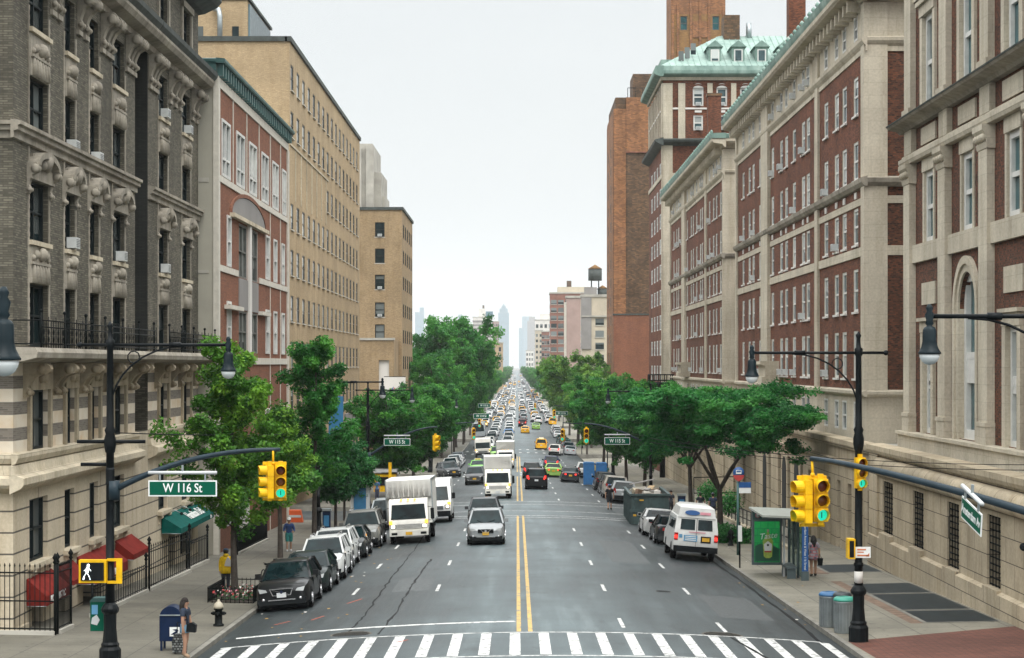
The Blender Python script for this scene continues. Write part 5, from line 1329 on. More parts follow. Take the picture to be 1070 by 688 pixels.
def street_sign(center, right, w, h, text, label, tsize, bar=True, up=(0, 0, 1), barlen=None):
    c = Vector(center); r_ = Vector(right).normalized(); u = Vector(up); n = r_.cross(u).normalized()
    rt = empty('street_sign', c, label, 'street sign', 'green street name signs')
    def board(du, dv, t0, t1, mt, name, par):
        mb = MB(); q = [c+r_*a*du/2+u*b*dv/2+n*t0 for a, b in ((-1, -1), (1, -1), (1, 1), (-1, 1))]
        mb.prism(q, mt, 0, (0, 0, 0), n*(t1-t0)); return mb.build(name, par)
    board(w, h, -.02, 0, m('sign_white'), 'border', rt); board(w-.07, h-.07, .001, .006, m('sign_green'), 'panel', rt)
    lettering(text, tsize*1.0, textM(c+n*.010, r_, u) @ Matrix.Diagonal((.8, 1, 1, 1)), rt, m('sign_white'), depth=.003, bold=.004)
    if bar:
        bl = barlen or w
        mb = MB(); z = u*(h/2+.2)
        mb.tube([c-r_*bl/2+z, c+r_*bl/2+z], .045, m('white'), 8)
        for s in (-.33, .33): mb.bar(c+r_*w*s+u*h/2, c+r_*w*s+z, .04, .04, m('steel'))
        mb.bar(c+z, c+z+u*.2, .05, .05, m('steel')); mb.build('hanger', rt)
    return rt
YS = 50.2
street_sign(((190.8-540)*YS/2000, YS, 6.3-(510.5-381)*YS/2000), (1, 0, 0), 1.80, .42, 'W 116 St', 'green sign reading W 116 St hanging from the left mast arm', .33)
street_sign((8.64, 36.4, 3.42), (.085, -1.2, -.27), 1.25, .44, 'Amsterdam Av', 'green sign reading Amsterdam Av tilted under the right mast arm', .235, up=(0, -.2, .97))
# walk signal on the left post
rt = empty('walk_signal', (-11.2, 50.35, .9), 'yellow walk signal showing a white walking figure on the left corner post', 'walk signal')
x0 = (97.5-540)*50.3/2000; z0 = 6.3-(597-381)*50.3/2000
mb = MB(); mb.box(x0-.36, x0+.36, 50.2, 50.42, z0-.3, z0+.3, m('sig_yellow')); mb.box(x0+.36, x0+.75, 50.3, 50.38, z0+.26, z0+.33, m('sig_yellow')); mb.box(x0+.36, x0+.75, 50.3, 50.38, z0-.33, z0-.26, m('sig_yellow')); mb.box(x0+.6, x0+.75, 50.3, 50.38, z0-.26, z0+.26, m('sig_yellow')); mb.build('housing', rt)
mb = MB(); mb.box(x0-.3, x0+.3, 50.17, 50.199, z0-.235, z0+.235, m('black_plastic')); mb.build('screen', rt)
mb = MB(); w_ = m('walk'); q = lambda a, b: (x0-.13+a, 50.16, z0+b)
mb.ball(q(.03, .165), .038, w_, 8, (1, .15, 1)); mb.bar(q(.02, .12), q(-.01, -.02), .075, .012, w_); mb.bar(q(-.01, -.02), q(-.08, -.12), .04, .012, w_); mb.bar(q(-.08, -.12), q(-.1, -.21), .035, .012, w_); mb.bar(q(-.005, -.02), q(.05, -.12), .04, .012, w_); mb.bar(q(.05, -.12), q(.08, -.21), .035, .012, w_); mb.bar(q(.03, .1), q(.1, .02), .03, .012, w_); mb.bar(q(-.0, .1), q(-.08, .02), .03, .012, w_); mb.build('walking_figure', rt)
# green relay box behind the post
rt = empty('relay_box', ((103-540)*50.9/2000, 50.9, zwalk(-11.1, 50.9)+.1), 'green relay box with blue and white stickers on the left corner post', 'relay box')
xb, zb = (103.5-540)*50.9/2000, 6.3-(659-381)*50.9/2000
mb = MB(); mb.box(xb-.2, xb+.28, 50.75, 51.1, zb, zb+.78, m('sign_green')); mb.prism([(xb-.22, 50.73, zb+.78), (xb+.3, 50.73, zb+.78), (xb+.22, 50.73, zb+.88), (xb-.14, 50.73, zb+.88)], m('teal_metal'), 0, (0, 0, 0), (0, .4, 0)); mb.build('box', rt)
M_['sticker_blue'] = mat('sticker_blue', (.12, .32, .52), .5)
mb = MB(); mb.box(xb-.16, xb+.0, 50.735, 50.747, zb+.45, zb+.7, m('sticker_blue')); mb.build('sticker', rt); mb = MB(); mb.prism([(xb-.18, 50.74, zb+.2), (xb-.02, 50.74, zb+.16), (xb+.05, 50.74, zb+.3), (xb-.03, 50.74, zb+.44), (xb-.15, 50.74, zb+.36)], m('white'), 0, (0, 0, 0), (0, .008, 0)); mb.build('sticker', rt)
mb = MB(); mb.lathe([(.115, 0), (.125, .04), (.115, .1), (.12, .4), (.112, .46)], (-10.73, 50.5, zl+4.75), m('pole'), 12); mb.tube([(-10.73, 50.5, zl+5.3), (-11.5, 50.5, zl+5.3)], .05, m('pole'), 7); mb.tube([(-11.6, 50.5, zl+6.1-.2), (-9.8, 50.5, zl+6.1-.2)], .05, m('pole'), 7); tag(mb.build('pole_clamp'), 'black clamp and cross tube half way up the left corner post', 'clamp')
# right corner assembly
pts = mast_arm((10.15, 35.2, 3.35), (6.15, 40.0, 4.33), 1.35, 'long dark mast arm reaching in from the right edge')
xs_ = (835-540)*40/2000
zt_ = 6.3-(502-381)*40/2000
signal((5.92, 39.75, zt_+.02), R(-68), 'left head of the yellow signal pair on the right mast arm, visors in profile', s=.84)
signal((6.33, 39.8, zt_+.04), R(6), 'right head of the yellow signal pair on the right mast arm, green lens lit', s=.84)
mb = MB(); mb.bar((5.85, 39.95, zt_+.06), (6.46, 39.95, zt_+.06), .09, .08, m('sig_yellow')); mb.bar((5.9, 39.95, zt_-.93), (6.42, 39.95, zt_-.93), .08, .07, m('sig_yellow')); mb.bar((6.13, 39.95, zt_+.06), (6.13, 39.95, zt_-.93), .06, .06, m('sig_yellow')); tag(mb.build('signal_bracket'), 'yellow bracket joining the signal pair on the right mast arm', 'bracket', 'signal brackets')
signal_hanger((6.17, 39.98, 4.3), (6.17, 39.92, zt_+.12), 'yellow hanger under the tip of the right mast arm')
signal((10.03, 55.78, 6.3-(478-381)*.028), R(10), 'single yellow signal fixed to the right corner street lamp', s=.84)
rt = empty('walk_signal', (9.72, 55.9, .9), 'yellow walk signal seen edge on beside the small white notice on the right post', 'walk signal')
xw, zw = (888-540)*.028, 6.3-(573-381)*.028
mb = MB(); mb.box(xw-.09, xw+.11, 55.7, 56.15, zw-.29, zw+.29, m('sig_yellow')); mb.box(xw+.11, xw+.28, 55.95, 56.03, zw+.2, zw+.27, m('sig_yellow')); mb.box(xw+.11, xw+.28, 55.95, 56.03, zw-.27, zw-.2, m('sig_yellow')); mb.build('housing', rt)
mb = MB(); mb.box(xw-.06, xw+.07, 55.685, 55.698, zw-.24, zw+.24, m('black_plastic')); mb.build('screen', rt)
rt = empty('notice_board', (10.08, 55.8, .9), 'small white notice with orange writing on the right corner post', 'notice')
xn, zn = (900.5-540)*.02795, 6.3-(577-381)*.02795
mb = MB(); mb.box(xn-.2, xn+.24, 55.8, 55.815, zn-.16, zn+.16, m('sign_white')); mb.build('panel', rt)
M_['orange_ink'] = mat('orange_ink', (.55, .17, .06), .5)
mb = MB(); mb.box(xn-.15, xn+.1, 55.79, 55.798, zn+.06, zn+.10, m('orange_ink')); mb.box(xn-.15, xn+.04, 55.79, 55.798, zn-.01, zn+.02, m('orange_ink')); mb.box(xn-.15, xn+.16, 55.79, 55.798, zn-.11, zn-.07, m('orange_ink')); mb.prism([(xn+.1, 55.79, zn-.12), (xn+.2, 55.79, zn-.12), (xn+.2, 55.79, zn-.02)], m('orange_ink'), 0, (0, 0, 0), (0, .008, 0)); mb.build('printed_lines', rt)
mb = MB(); mb.lathe([(.128, 0), (.128, .34)], (10, 55.999, zwalk(10, 56)+1.72), m('white_far'), 12); tag(mb.build('paper_notice'), 'torn white paper wrapped round the right corner post', 'notice')
# camera on the far right edge of the picture
mb = MB(); mb.lathe([(.12, 0), (.13, .12), (.05, .26)], ((1069-540)*.0285+.05, 57.0, 6.3-(572-381)*.0285), m('black_plastic'), 10, axis='y'); tag(mb.build('wall_lamp'), 'small black lamp on the base wall at the right edge', 'lamp')
# next intersection
mast_arm((-10.4, 135, -.15), (-5.6, 134.8, 1.9), 1.8, 'pale far mast arm over the left lanes carrying the W 115 St sign')
street_sign(((415-540)*134.5/2000, 134.4, 6.3-(462-381)*134.5/2000), (1, 0, 0), 1.85, .5, 'W 115 St', 'W 115 St sign on the left, above the white box truck', .36)
signal((-5.65, 134.6, 1.32), R(60), 'yellow signal above the white box truck on the far left mast arm')
mast_arm((9.9, 139.5, .2), (4.9, 139.3, 2.0), 1.8, 'far mast arm on the right half hidden by leaves')
street_sign(((645-540)*138.8/2000, 138.8, 6.3-(461-381)*138.8/2000), (1, 0, 0), 1.85, .52, 'W 115 St', 'W 115 St sign on the right, in front of the honey locusts', .36)
signal((5.05, 138.9, 1.65), R(0), 'yellow signal with green light left of the W 115 St sign on the right')
sp = [(-6.3, 212, 'left'), (4.2, 290, 'right'), (-3.4, 300, 'left'), (5.7, 215, 'right'), (3.6, 420, 'right'), (-3.9, 420, 'left')]
for i, (px, py, Y, lab) in enumerate(((495, 448, 230, 'far yellow signal above the kerb line of parked cars on the left'), (501, 438, 300, 'small far yellow signal before the grey bus'), (512, 420, 420, 'tiny far yellow signal left of the street gap'), (588, 449, 215, 'far yellow signal over the parked cars on the right'), (579, 429, 300, 'small far yellow signal pair under the light green tree'), (559, 422, 420, 'tiny far yellow signal just right of the street gap'))):
    x, z = (px-540)*Y/2000, 6.3-(py-381)*Y/2000
    signal((x, Y, z), R(random.uniform(-20, 20)), lab, s=1.2, detail=False)
    s = -1 if x < 0 else 1
    rt = empty('signal_mast', (s*10, Y+.3, zwalk(s*10, Y)), 'thin mast of '+lab.replace('far ', '', 1), 'mast', 'far signal masts')
    mb = MB(); mb.tube([(s*10.2, Y+.3, zwalk(s*10.2, Y)), (s*10.2, Y+.3, z+.2), (s*9.5, Y+.3, z+.5), (x, Y+.3, z+.75), (x, Y+.25, z+.1)], .07, m('arm'), 6); mb.build('tube', rt)
for i, (px, py, Y, t) in enumerate(((503, 435, 230, 'W 114 St'), (506, 424, 300, 'W 113 St'), (587, 432, 300, 'W 113 St'))):
    street_sign(((px-540)*Y/2000, Y, 6.3-(py-381)*Y/2000), (1, 0, 0), 1.9, .6, t, ['far green street sign nearest the parked cars on the left', 'small far green street sign left of the street gap', 'small far green street sign under the light green tree'][i], .4, bar=False)
# overhead wires
for a, b, sag, lab in (((16.2, 60, 3.15), (5.2, 75, 3.4), .25, 'upper thin overhead cable crossing in front of the base wall'), ((16.2, 60, 2.98), (5.2, 75, 3.25), .25, 'lower thin overhead cable crossing in front of the base wall')):
    mb = MB(); A, B = Vector(a), Vector(b)
    mb.tube([A.lerp(B, k/12)-Vector((0, 0, sag*4*(k/12)*(1-k/12))) for k in range(13)], .013, m('iron'), 5); tag(mb.build('overhead_cable'), lab, 'cable', 'overhead cables')
mb = MB(); A, B = Vector((-10.7, 50.5, 4.5)), Vector((-10.5, 135, 2.0)); mb.tube([A.lerp(B, k/12)-Vector((0, 0, 1.2*(k/12)*(1-k/12))) for k in range(13)], .016, m('iron'), 5); tag(mb.build('overhead_cable'), 'long thin cable running from the left corner post along the kerb', 'cable', 'overhead cables')

# fences on the left
def fence(pts, h, label, sp=.15, zf=None, curb=True, group=None, spear=True, r_=.013):
    z0 = lambda p: (zf(p) if zf else zwalk(p[0], p[1]))
    rt = empty('iron_fence', (pts[0][0], pts[0][1], z0(pts[0])), label, 'fence', group)
    im = m('iron'); bars = MB(); rails = MB(); cb = MB()
    for a, b in zip(pts, pts[1:]):
        A, B = Vector((*a, 0)), Vector((*b, 0)); n = max(1, int((B-A).length/sp))
        for k in range(n+1):
            p = A.lerp(B, k/n); z = z0((p.x, p.y))
            bars.tube([(p.x, p.y, z+.1), (p.x, p.y, z+h)], r_, im, 4)
            if spear: bars.tube([(p.x, p.y, z+h), (p.x, p.y, z+h+.05), (p.x, p.y, z+h+.13)], [r_, r_*2, .003], im, 4)
        for zz in (.18, h*.5 if h > 1.5 else h-.05, h-.16):
            rails.tube([(A.x, A.y, z0(a)+zz), (B.x, B.y, z0(b)+zz)], .022, im, 5)
        if curb: cb.bar((A.x, A.y, z0(a)+.02), (B.x, B.y, z0(b)+.02), .22, .2, m('concrete'))
    bars.build('bars', rt); rails.build('rails', rt)
    if curb: cb.build('curb', rt)
    for p in (pts[0], pts[-1]):
        mb = MB(); z = z0(p); mb.tube([(p[0], p[1], z), (p[0], p[1], z+h+.1)], .045, im, 6); mb.lathe([(.03, 0), (.07, .06), (.04, .13), (.085, .2), (.01, .34)], (p[0], p[1], z+h+.1), im, 8); mb.build('post', rt)
fence([(-19, 57.0), (-13.75, 57.0)], 2.0, 'tall spiked black fence at the left picture edge before the red awning', group='black iron fences on the left')
fence([(-13.75, 57.3), (-13.75, 59.0)], 2.0, 'short spiked fence return at the building corner', group='black iron fences on the left')
fence([(-13.75, 62.0), (-13.75, 71.0)], 1.05, sp=.4, label= 'low black fence under the second and third red awnings', group='black iron fences on the left', spear=False)
fence([(-13.75, 71.6), (-13.75, 80.4)], 1.6, sp=.42, label= 'tall black fence before the recessed brick shaft', group='black iron fences on the left')
fence([(-13.9, 80.6), (-13.9, 86.0)], 1.25, sp=.4, label= 'tall dark railing below the left end of the green awning', group='black iron fences on the left', spear=False)
fence([(-13.2, 90.4), (-13.2, 101)], 1.15, 'black fence beyond the green awning beside the red brick building', group='black iron fences on the left', spear=False, sp=.08)
# ramp railing on the right
rt = empty('ramp_railing', (13.4, 86, zwalk(13.4, 86)), 'black pipe railing along the sunken ramp on the right', 'railing')
mb = MB(); im = m('iron')
A, B = (13.4, 86), (13.4, 131)
for k in range(24):
    y = 86+45*k/23; z = zwalk(13.4, y); mb.tube([(13.4, y, z), (13.4, y, z+1.05)], .03, im, 5)
for zz in (1.05, .55): mb.tube([(13.4, 86, zwalk(13.4, 86)+zz), (13.4, 131, zwalk(13.4, 131)+zz)], .03, im, 6)
mb.build('rails', rt)
mb = MB(); mb.bar((13.4, 86, zwalk(13.4, 86)+.05), (13.4, 131, zwalk(13.4, 131)+.05), .3, .22, m('lime_plain')); mb.build('curb', rt)
rt = empty('railing_gate', (12.6, 132, zwalk(12.6, 132)), 'black pipe barrier frame where the ramp railing ends', 'railing')
mb = MB()
for x in (12.4, 14.0, 15.6):
    mb.tube([(x, 134, zwalk(x, 134)), (x, 134, zwalk(x, 134)+2.3)], .035, im, 5)
for zz in (2.3, 1.2): mb.tube([(12.4, 134, zwalk(12.4, 134)+zz), (15.6, 134, zwalk(15.6, 134)+zz)], .035, im, 5)
mb.build('rails', rt)

# hydrant
x, y = -9.38, 60.2; z = zwalk(x, y); rt = empty('fire_hydrant', (x, y, z), 'black fire hydrant with a pale dome top at the left kerb', 'hydrant')
mb = MB(); mb.lathe([(.17, 0), (.17, .06), (.12, .08), (.115, .5), (.15, .52), (.15, .56)], (x, y, z), m('iron'), 12); mb.build('barrel', rt)
M_['hyd'] = mat('hydrant_pale_paint', (.42, .38, .29), .5)
mb = MB(); mb.lathe([(.155, .56), (.16, .62), (.13, .7), (.07, .76), (.04, .78), (.04, .83), (.01, .84)], (x, y, z), m('hyd'), 12); mb.build('dome', rt)
for s in (-1, 1): mb = MB(); mb.lathe([(.06, .1*s), (.06, .19*s), (.035, .2*s), (.035, .24*s)], (x, y, z+.4), m('iron'), 8, axis='x'); mb.build('nozzle', rt)
mb = MB(); mb.lathe([(.08, -.1), (.08, -.2), (.04, -.21), (.04, -.24)], (x, y, z+.38), m('iron'), 8, axis='y'); mb.build('nozzle', rt)
# hydrant hidden by the van on the right
# mailbox
M_['mailblue'] = mat('mailbox_blue', (.006, .016, .048), .45, var=.15, spec=.15); 
x, y = -9.72, 54.0; z = zwalk(x, y); rt = empty('mailbox', (x, y, z), 'blue round topped mailbox with a white emblem behind the girl in shorts', 'mailbox')
mb = MB(); w = .29; n = 12
prof = [(-.31, .28), (-.31, .95)]+[(-.31*math.cos(PI*k/n), .95+.31*math.sin(PI*k/n)) for k in range(1, n)]+[(.31, .95), (.31, .28)]
mb.prism([(x+a, y-w, z+b) for a, b in prof], m('mailblue'), 0, (0, 0, 0), (0, 2*w, 0)); mb.build('box', rt)
for a in (-.26, .26):
    for b in (-.24, .24): mb = MB(); mb.box(x+a-.03, x+a+.03, y+b-.03, y+b+.03, z, z+.28, m('mailblue')); mb.build('leg', rt)
mb = MB(); mb.box(x-.02, x+.26, y-w-.012, y-w-.002, z+.42, z+.68, m('sign_white')); mb.build('emblem_plate', rt)
mb = MB(); mb.prism([(x+.01, y-w-.02, z+.47), (x+.14, y-w-.02, z+.47), (x+.23, y-w-.02, z+.58), (x+.2, y-w-.02, z+.63), (x+.06, y-w-.02, z+.61), (x+.15, y-w-.02, z+.57)], m('mailblue'), 0, (0, 0, 0), (0, .006, 0)); mb.build('emblem', rt)
mb = MB(); mb.box(x-.3, x+.3, y-w-.03, y-w, z+1.0, z+1.03, m('steel')); mb.build('handle', rt)
# wheeled bag by the mailbox
x, y = -9.35, 53.1; z = zwalk(x, y); rt = empty('wheeled_bag', (x, y, z), 'grey patterned wheeled shopping bag standing beside the mailbox', 'bag')
M_['bagcloth'] = brick('patterned_bag', (.05, .06, .06), (.30, .31, .30), (.02, .02, .02), w=.09, h=.07, ms=.012, stain=0)
mb = MB(); mb.prism([(x-.18, y-.12, z+.05), (x+.18, y-.12, z+.05), (x+.2, y-.12, z+.5), (x+.1, y-.12, z+.58), (x-.15, y-.12, z+.55), (x-.2, y-.12, z+.35)], m('bagcloth'), 0, (0, 0, 0), (0, .26, 0)); mb.build('bag_body', rt)
mb = MB(); mb.tube([(x-.1, y+.15, z+.5), (x-.1, y+.17, z+.85), (x+.1, y+.17, z+.85), (x+.1, y+.15, z+.5)], .015, m('iron'), 5); mb.build('handle', rt)
for s in (-.15, .15): mb = MB(); mb.lathe([(.05, -.02), (.05, .02)], (x+s, y+.12, z+.05), m('tyre'), 8, axis='x'); mb.build('wheel', rt)
# tree pit guard with flowers
x0, x1, y0, y1 = -10.9, -9.3, 67.5, 71.5
rt = empty('tree_guard', (x0, y0, zwalk(x0, y0)), 'low black tree guard around the flower bed of the first ginkgo', 'tree guard')
mb = MB()
def gr(a, b):
    A, B = Vector((*a, zwalk(*a))), Vector((*b, zwalk(*b))); n = max(2, int((B-A).length/.16))
    mb.tube([A+Vector((0, 0, .5)), B+Vector((0, 0, .5))], .02, im, 5); mb.tube([A+Vector((0, 0, .12)), B+Vector((0, 0, .12))], .016, im, 5)
    for k in range(n+1): p = A.lerp(B, k/n); mb.tube([p, p+Vector((0, 0, .56))], .012, im, 4)
gr((x0, y0), (x1, y0)); gr((x0, y0), (x0, y1)); gr((x0, y1), (x1, y1)); gr((x1, y0), (x1, y1)); mb.build('bars', rt)
mb = MB(); mb.face([(x, y, zwalk(x, y)+.03) for x, y in ((x0+.05, y0+.05), (x1-.05, y0+.05), (x1-.05, y1-.05), (x0+.05, y1-.05))], mat('planting_soil', (.04, .03, .022), .9)); mb.build('soil', rt)
M_['fl_red'] = mat('flower_red', (.5, .05, .05), .6); M_['fl_pink'] = mat('flower_pink', (.6, .25, .3), .6); M_['fl_white'] = mat('flower_white', (.7, .68, .62), .6); M_['bedgreen'] = mat('bedding_leaf', (.03, .085, .025), .7, var=.4, scale=9)
mb = MB()
for k in range(420):
    x, y = random.uniform(x0+.1, x1-.1), random.uniform(y0+.08, y1-.3); z = zwalk(x, y)+random.uniform(.06, .34); r_ = random.uniform(.03, .075); a = Vector((random.uniform(-1, 1), random.uniform(-1, 1), random.uniform(.2, 1))).normalized(); b = a.orthogonal().normalized(); c = a.cross(b)
    q = random.random(); mt = m('bedgreen') if q < .72 else m(random.choice(['fl_red', 'fl_pink', 'fl_white'])); p = Vector((x, y, z+(.1 if q >= .72 else 0)))
    mb.face([p-b*r_, p-c*r_*.7, p+b*r_, p+c*r_*.7], mt)
tag(mb.build('flowers'), kind='stuff')
# bins on the right
def bin_(x, y, lid, label, r_=.31, h=.98):
    z = zwalk(x, y); rt = empty('litter_bin', (x, y, z), label, 'bin', 'grey litter bins')
    mb = MB(); mb.lathe([(r_*.93, 0), (r_, .03), (r_, h*.5), (r_*1.015, h*.51), (r_*1.015, h-.06), (r_*1.05, h-.05), (r_*1.05, h)], (x, y, z), m('bin_grey'), 20); mb.build('drum', rt)
    mb = MB()
    for k in range(20): a = 2*PI*k/20; mb.bar((x+(r_+.004)*math.cos(a), y+(r_+.004)*math.sin(a), z+.08), (x+(r_+.008)*math.cos(a), y+(r_+.008)*math.sin(a), z+h-.1), .012, .012, m('steel'))
    mb.build('slats', rt)
    mb = MB(); mb.lathe([(r_*1.08, h), (r_*1.1, h+.04), (r_*.9, h+.11), (r_*.45, h+.13), (r_*.44, h+.05)], (x, y, z), m(lid), 20); mb.build('lid', rt)
M_['bin_grey'] = mat('bin_grey_metal', (.24, .27, .275), .45, .1, var=.15); M_['lid_green'] = mat('bin_lid_green', (.045, .30, .22), .5); M_['lid_blue'] = mat('bin_lid_blue', (.03, .12, .26), .5); M_['lid_dark'] = mat('bin_lid_dark', (.03, .04, .045), .5)
bin_(9.98, 58.3, 'lid_green', 'grey round bin with a green lid beside the right corner lamp'); bin_(9.80, 60.0, 'lid_blue', 'grey round bin with a blue lid behind the green lidded bin'); bin_(10.12, 59.5, 'lid_dark', 'grey bin with a dark lid squeezed behind the green lidded bin', r_=.27, h=1.0)
# bus stop shelter
M_['shelter'] = mat('shelter_steel', (.10, .135, .145), .4, .4, var=.15); M_['shroof'] = mat('frosted_shelter_roof', (.36, .39, .35), .35, var=.12)
def clear_glass():
    mm, t, b = nt('shelter_glass'); b.inputs['Base Color'].default_value = (.12, .2, .2, 1); b.inputs['Roughness'].default_value = .08
    tr = t.nodes.new('ShaderNodeBsdfTransparent'); tr.inputs[0].default_value = (.72, .82, .80, 1); ms = t.nodes.new('ShaderNodeMixShader'); ms.inputs[0].default_value = .68
    t.links.new(b.outputs[0], ms.inputs[1]); t.links.new(tr.outputs[0], ms.inputs[2]); t.links.new(ms.outputs[0], t.nodes['Material Output'].inputs[0]); return mm
M_['shglass'] = clear_glass()
sy0, sy1, sx0, sx1 = 76.6, 80.6, 9.95, 11.45
zf = zwalk(10.7, 78.5); rt = empty('bus_shelter', (10.7, 78.5, zf), 'glass and steel bus shelter with a green drink poster by the right kerb', 'bus shelter')
mb = MB(); 
mb.prism([(sx0-.15, sy0, zf+2.62), (sx1+.1, sy0, zf+2.55), (sx1+.1, sy0, zf+2.63), (sx0-.15, sy0, zf+2.70)], m('shroof'), 0, (0, -.2, 0), (0, 4.3, 0)); mb.build('roof', rt)
for k in range(4): mb = MB(); y = sy0+.1+k*1.27; mb.bar((sx0-.1, y, zf+2.58), (sx1+.1, y, zf+2.51), .07, .08, m('shelter')); mb.build('roof_beam', rt)
for x, y in ((sx1, sy0), (sx1, sy0+1.3), (sx1, sy0+2.6), (sx1, sy1-.1)): mb = MB(); mb.box(x-.05, x+.05, y-.05, y+.05, zf-.05, zf+2.55, m('shelter')); mb.build('post', rt)
mb = MB(); mb.box(sx1-.51, sx1-.43, sy1-2.0, sy1-1.9, zf-.05, zf+2.5, m('white')); mb.build('post', rt)
for k in range(3): mb = MB(); y = sy0+.06+k*1.3; mb.box(sx1-.006, sx1+.006, y, y+1.18, zf+.15, zf+2.45, m('shglass')); mb.build('glass_panel', rt)
mb = MB(); mb.box(sx0-.05, sx0+1.2, sy1-.1, sy1+.12, zf+.28, zf+2.58, m('shelter')); mb.build('poster_case', rt)
pf = sy1-.1; P = lambda a, b: (sx0+.0+1.15*a, pf-.012, zf+.40+1.72*b)
M_['postgreen'] = pg_ = brick('poster_green', (.012, .20, .05), (.018, .26, .06), (.008, .15, .045), w=.3, h=.3, ms=.02, stain=0, blotch=.4)
_b = pg_.node_tree.nodes['Principled BSDF']; pg_.node_tree.links.new(_b.inputs['Base Color'].links[0].from_socket, _b.inputs['Emission Color']); _b.inputs['Emission Strength'].default_value = .55
M_['bottle'] = mat('poster_drink', (.36, .48, .07), .4, var=.25, scale=8); M_['poster_dark'] = mat('poster_dark_green', (.006, .085, .045), .5)
po = MB(); po.prism([P(.04, .0), P(.96, .0), P(.96, 1), P(.04, 1)], m('postgreen'), 0, (0, 0, 0), (0, .008, 0)); poster = po.build('poster', rt)
def pm(pts, mt, lift=.0): q = MB(); q.prism([(x, y-.006-lift, z) for x, y, z in pts], mt, 0, (0, 0, 0), (0, .004, 0)); return q
pm([P(.06, .02), P(.94, .02), P(.94, .32), P(.72, .42), P(.5, .36), P(.28, .46), P(.06, .4)], m('poster_dark')).build('poster_shade', poster)
pm([P(.38, .14), P(.46, .10), P(.6, .10), P(.68, .14), P(.72, .52), P(.62, .62), P(.56, .74), P(.5, .74), P(.44, .62), P(.34, .52)], m('bottle'), .005).build('bottle_print', poster)
pm([P(.40, .28), P(.66, .28), P(.68, .44), P(.53, .52), P(.38, .44)], m('sign_white'), .01).build('bottle_label', poster)
pm([(P(.53, .42)[0]+.05*math.cos(k*PI/5), pf-.012, P(.53, .42)[2]+.05*math.sin(k*PI/5)) for k in range(10)], m('black_plastic'), .015).build('label_dot', poster)
pm([P(.41, .24), P(.65, .24), P(.66, .275), P(.40, .275)], m('fl_red'), .01).build('label_band', poster)
pm([P(.49, .745), P(.57, .745), P(.57, .80), P(.49, .80)], m('fl_pink'), .01).build('bottle_cap', poster)
lettering('Taste', .34, textM((P(.53, .64)[0], pf-.028, P(.5, .64)[2]), (1, 0, .12), (0, 0, 1)), poster, m('sign_white'), shear=.3, depth=.003, bold=.004)
mb = MB(); mb.box(sx0-.02, sx0+1.17, pf-.02, pf-.002, zf+2.2, zf+2.52, m('teal_metal')); hd = mb.build('header', rt)
mb = MB(); mb.lathe([(.11, -.03), (.11, -.022)], (sx0+.18, pf, zf+2.36), m('fl_pink'), 14, axis='y'); mb.lathe([(.07, -.036), (.07, -.031)], (sx0+.18, pf, zf+2.36), m('sign_white'), 12, axis='y'); mb.build('badge', hd)
M_['buspanel'] = mat('bus_stop_blue', (.012, .085, .27), .4)
mb = MB(); mb.box(sx1-.05, sx1+.2, sy0-.12, sy0-.055, zf+.45, zf+2.5, m('buspanel')); bp_ = mb.build('name_panel', rt)
lettering('Amsterdam Avenue & West 116 Street', .125, textM((sx1+.075, sy0-.126, zf+1.5), (0, 0, -1), (1, 0, 0)), bp_, m('sign_white'), depth=.002)
mb = MB(); mb.box(sx1-.08, sx1+.22, sy0-.13, sy0-.03, zf-.02, zf+.44, m('shelter')); mb.build('foot_panel', rt)
mb = MB(); mb.box(sx1-.55, sx1-.1, sy0+.8, sy0+2.6, zf+.45, zf+.52, m('shelter')); mb.box(sx1-.5, sx1-.15, sy0+.9, sy0+1.0, zf, zf+.45, m('shelter')); mb.box(sx1-.5, sx1-.15, sy0+2.4, sy0+2.5, zf, zf+.45, m('shelter')); mb.build('bench', rt)
# bus stop pole with round sign
Yb = 91.; xb = (771-540)*Yb/2000; zb = zwalk(xb, Yb); rt = empty('bus_stop_sign', (xb, Yb, zb), 'green bus stop pole with a blue and red round sign beside the shelter', 'bus stop sign')
mb = MB(); mb.tube([(xb, Yb, zb), (xb, Yb, zb+3.5)], .06, m('teal_metal'), 8); mb.build('pole', rt)
zc = 6.3-(494-381)*Yb/2000
mb = MB(); mb.lathe([(.27, -.08), (.27, -.06)], (xb+.03, Yb, zc), m('buspanel'), 20, axis='y'); mb.build('disc', rt)
mb = MB(); mb.prism([(xb-.25, Yb-.09, zc-.12), (xb+.31, Yb-.09, zc-.12), (xb+.22, Yb-.09, zc-.3), (xb+.03, Yb-.09, zc-.42), (xb-.16, Yb-.09, zc-.3)], m('fl_red'), 0, (0, 0, 0), (0, .012, 0)); mb.build('red_point', rt)
mb = MB(); mb.box(xb-.1, xb+.16, Yb-.1, Yb-.085, zc-.06, zc+.12, m('sign_white')); mb.box(xb-.07, xb+.13, Yb-.105, Yb-.1, zc+.02, zc+.09, m('buspanel')); mb.build('bus_symbol', rt)
mb = MB(); mb.box(xb+.05, xb+.62, Yb-.02, Yb, zc-.98, zc-.45, m('sign_white')); mb.box(xb+.05, xb+.62, Yb-.03, Yb-.021, zc-.72, zc-.45, m('buspanel')); mb.build('route_plate', rt)
Yb2 = 90; xb2 = (773-540)*83.5/2000; Yb2 = 83.5; zb2 = zwalk(xb2, Yb2)
rt = empty('timetable_post', (xb2, Yb2, zb2), 'thin black post holding a white timetable panel by the kerb', 'post')
mb = MB(); mb.tube([(xb2, Yb2, zb2), (xb2, Yb2, zb2+2.0)], .035, m('pole'), 7); mb.build('pole', rt)
mb = MB(); mb.box(xb2-.08, xb2+.09, Yb2-.06, Yb2-.04, zb2+1.15, zb2+1.85, m('sign_white')); mb.build('panel', rt)
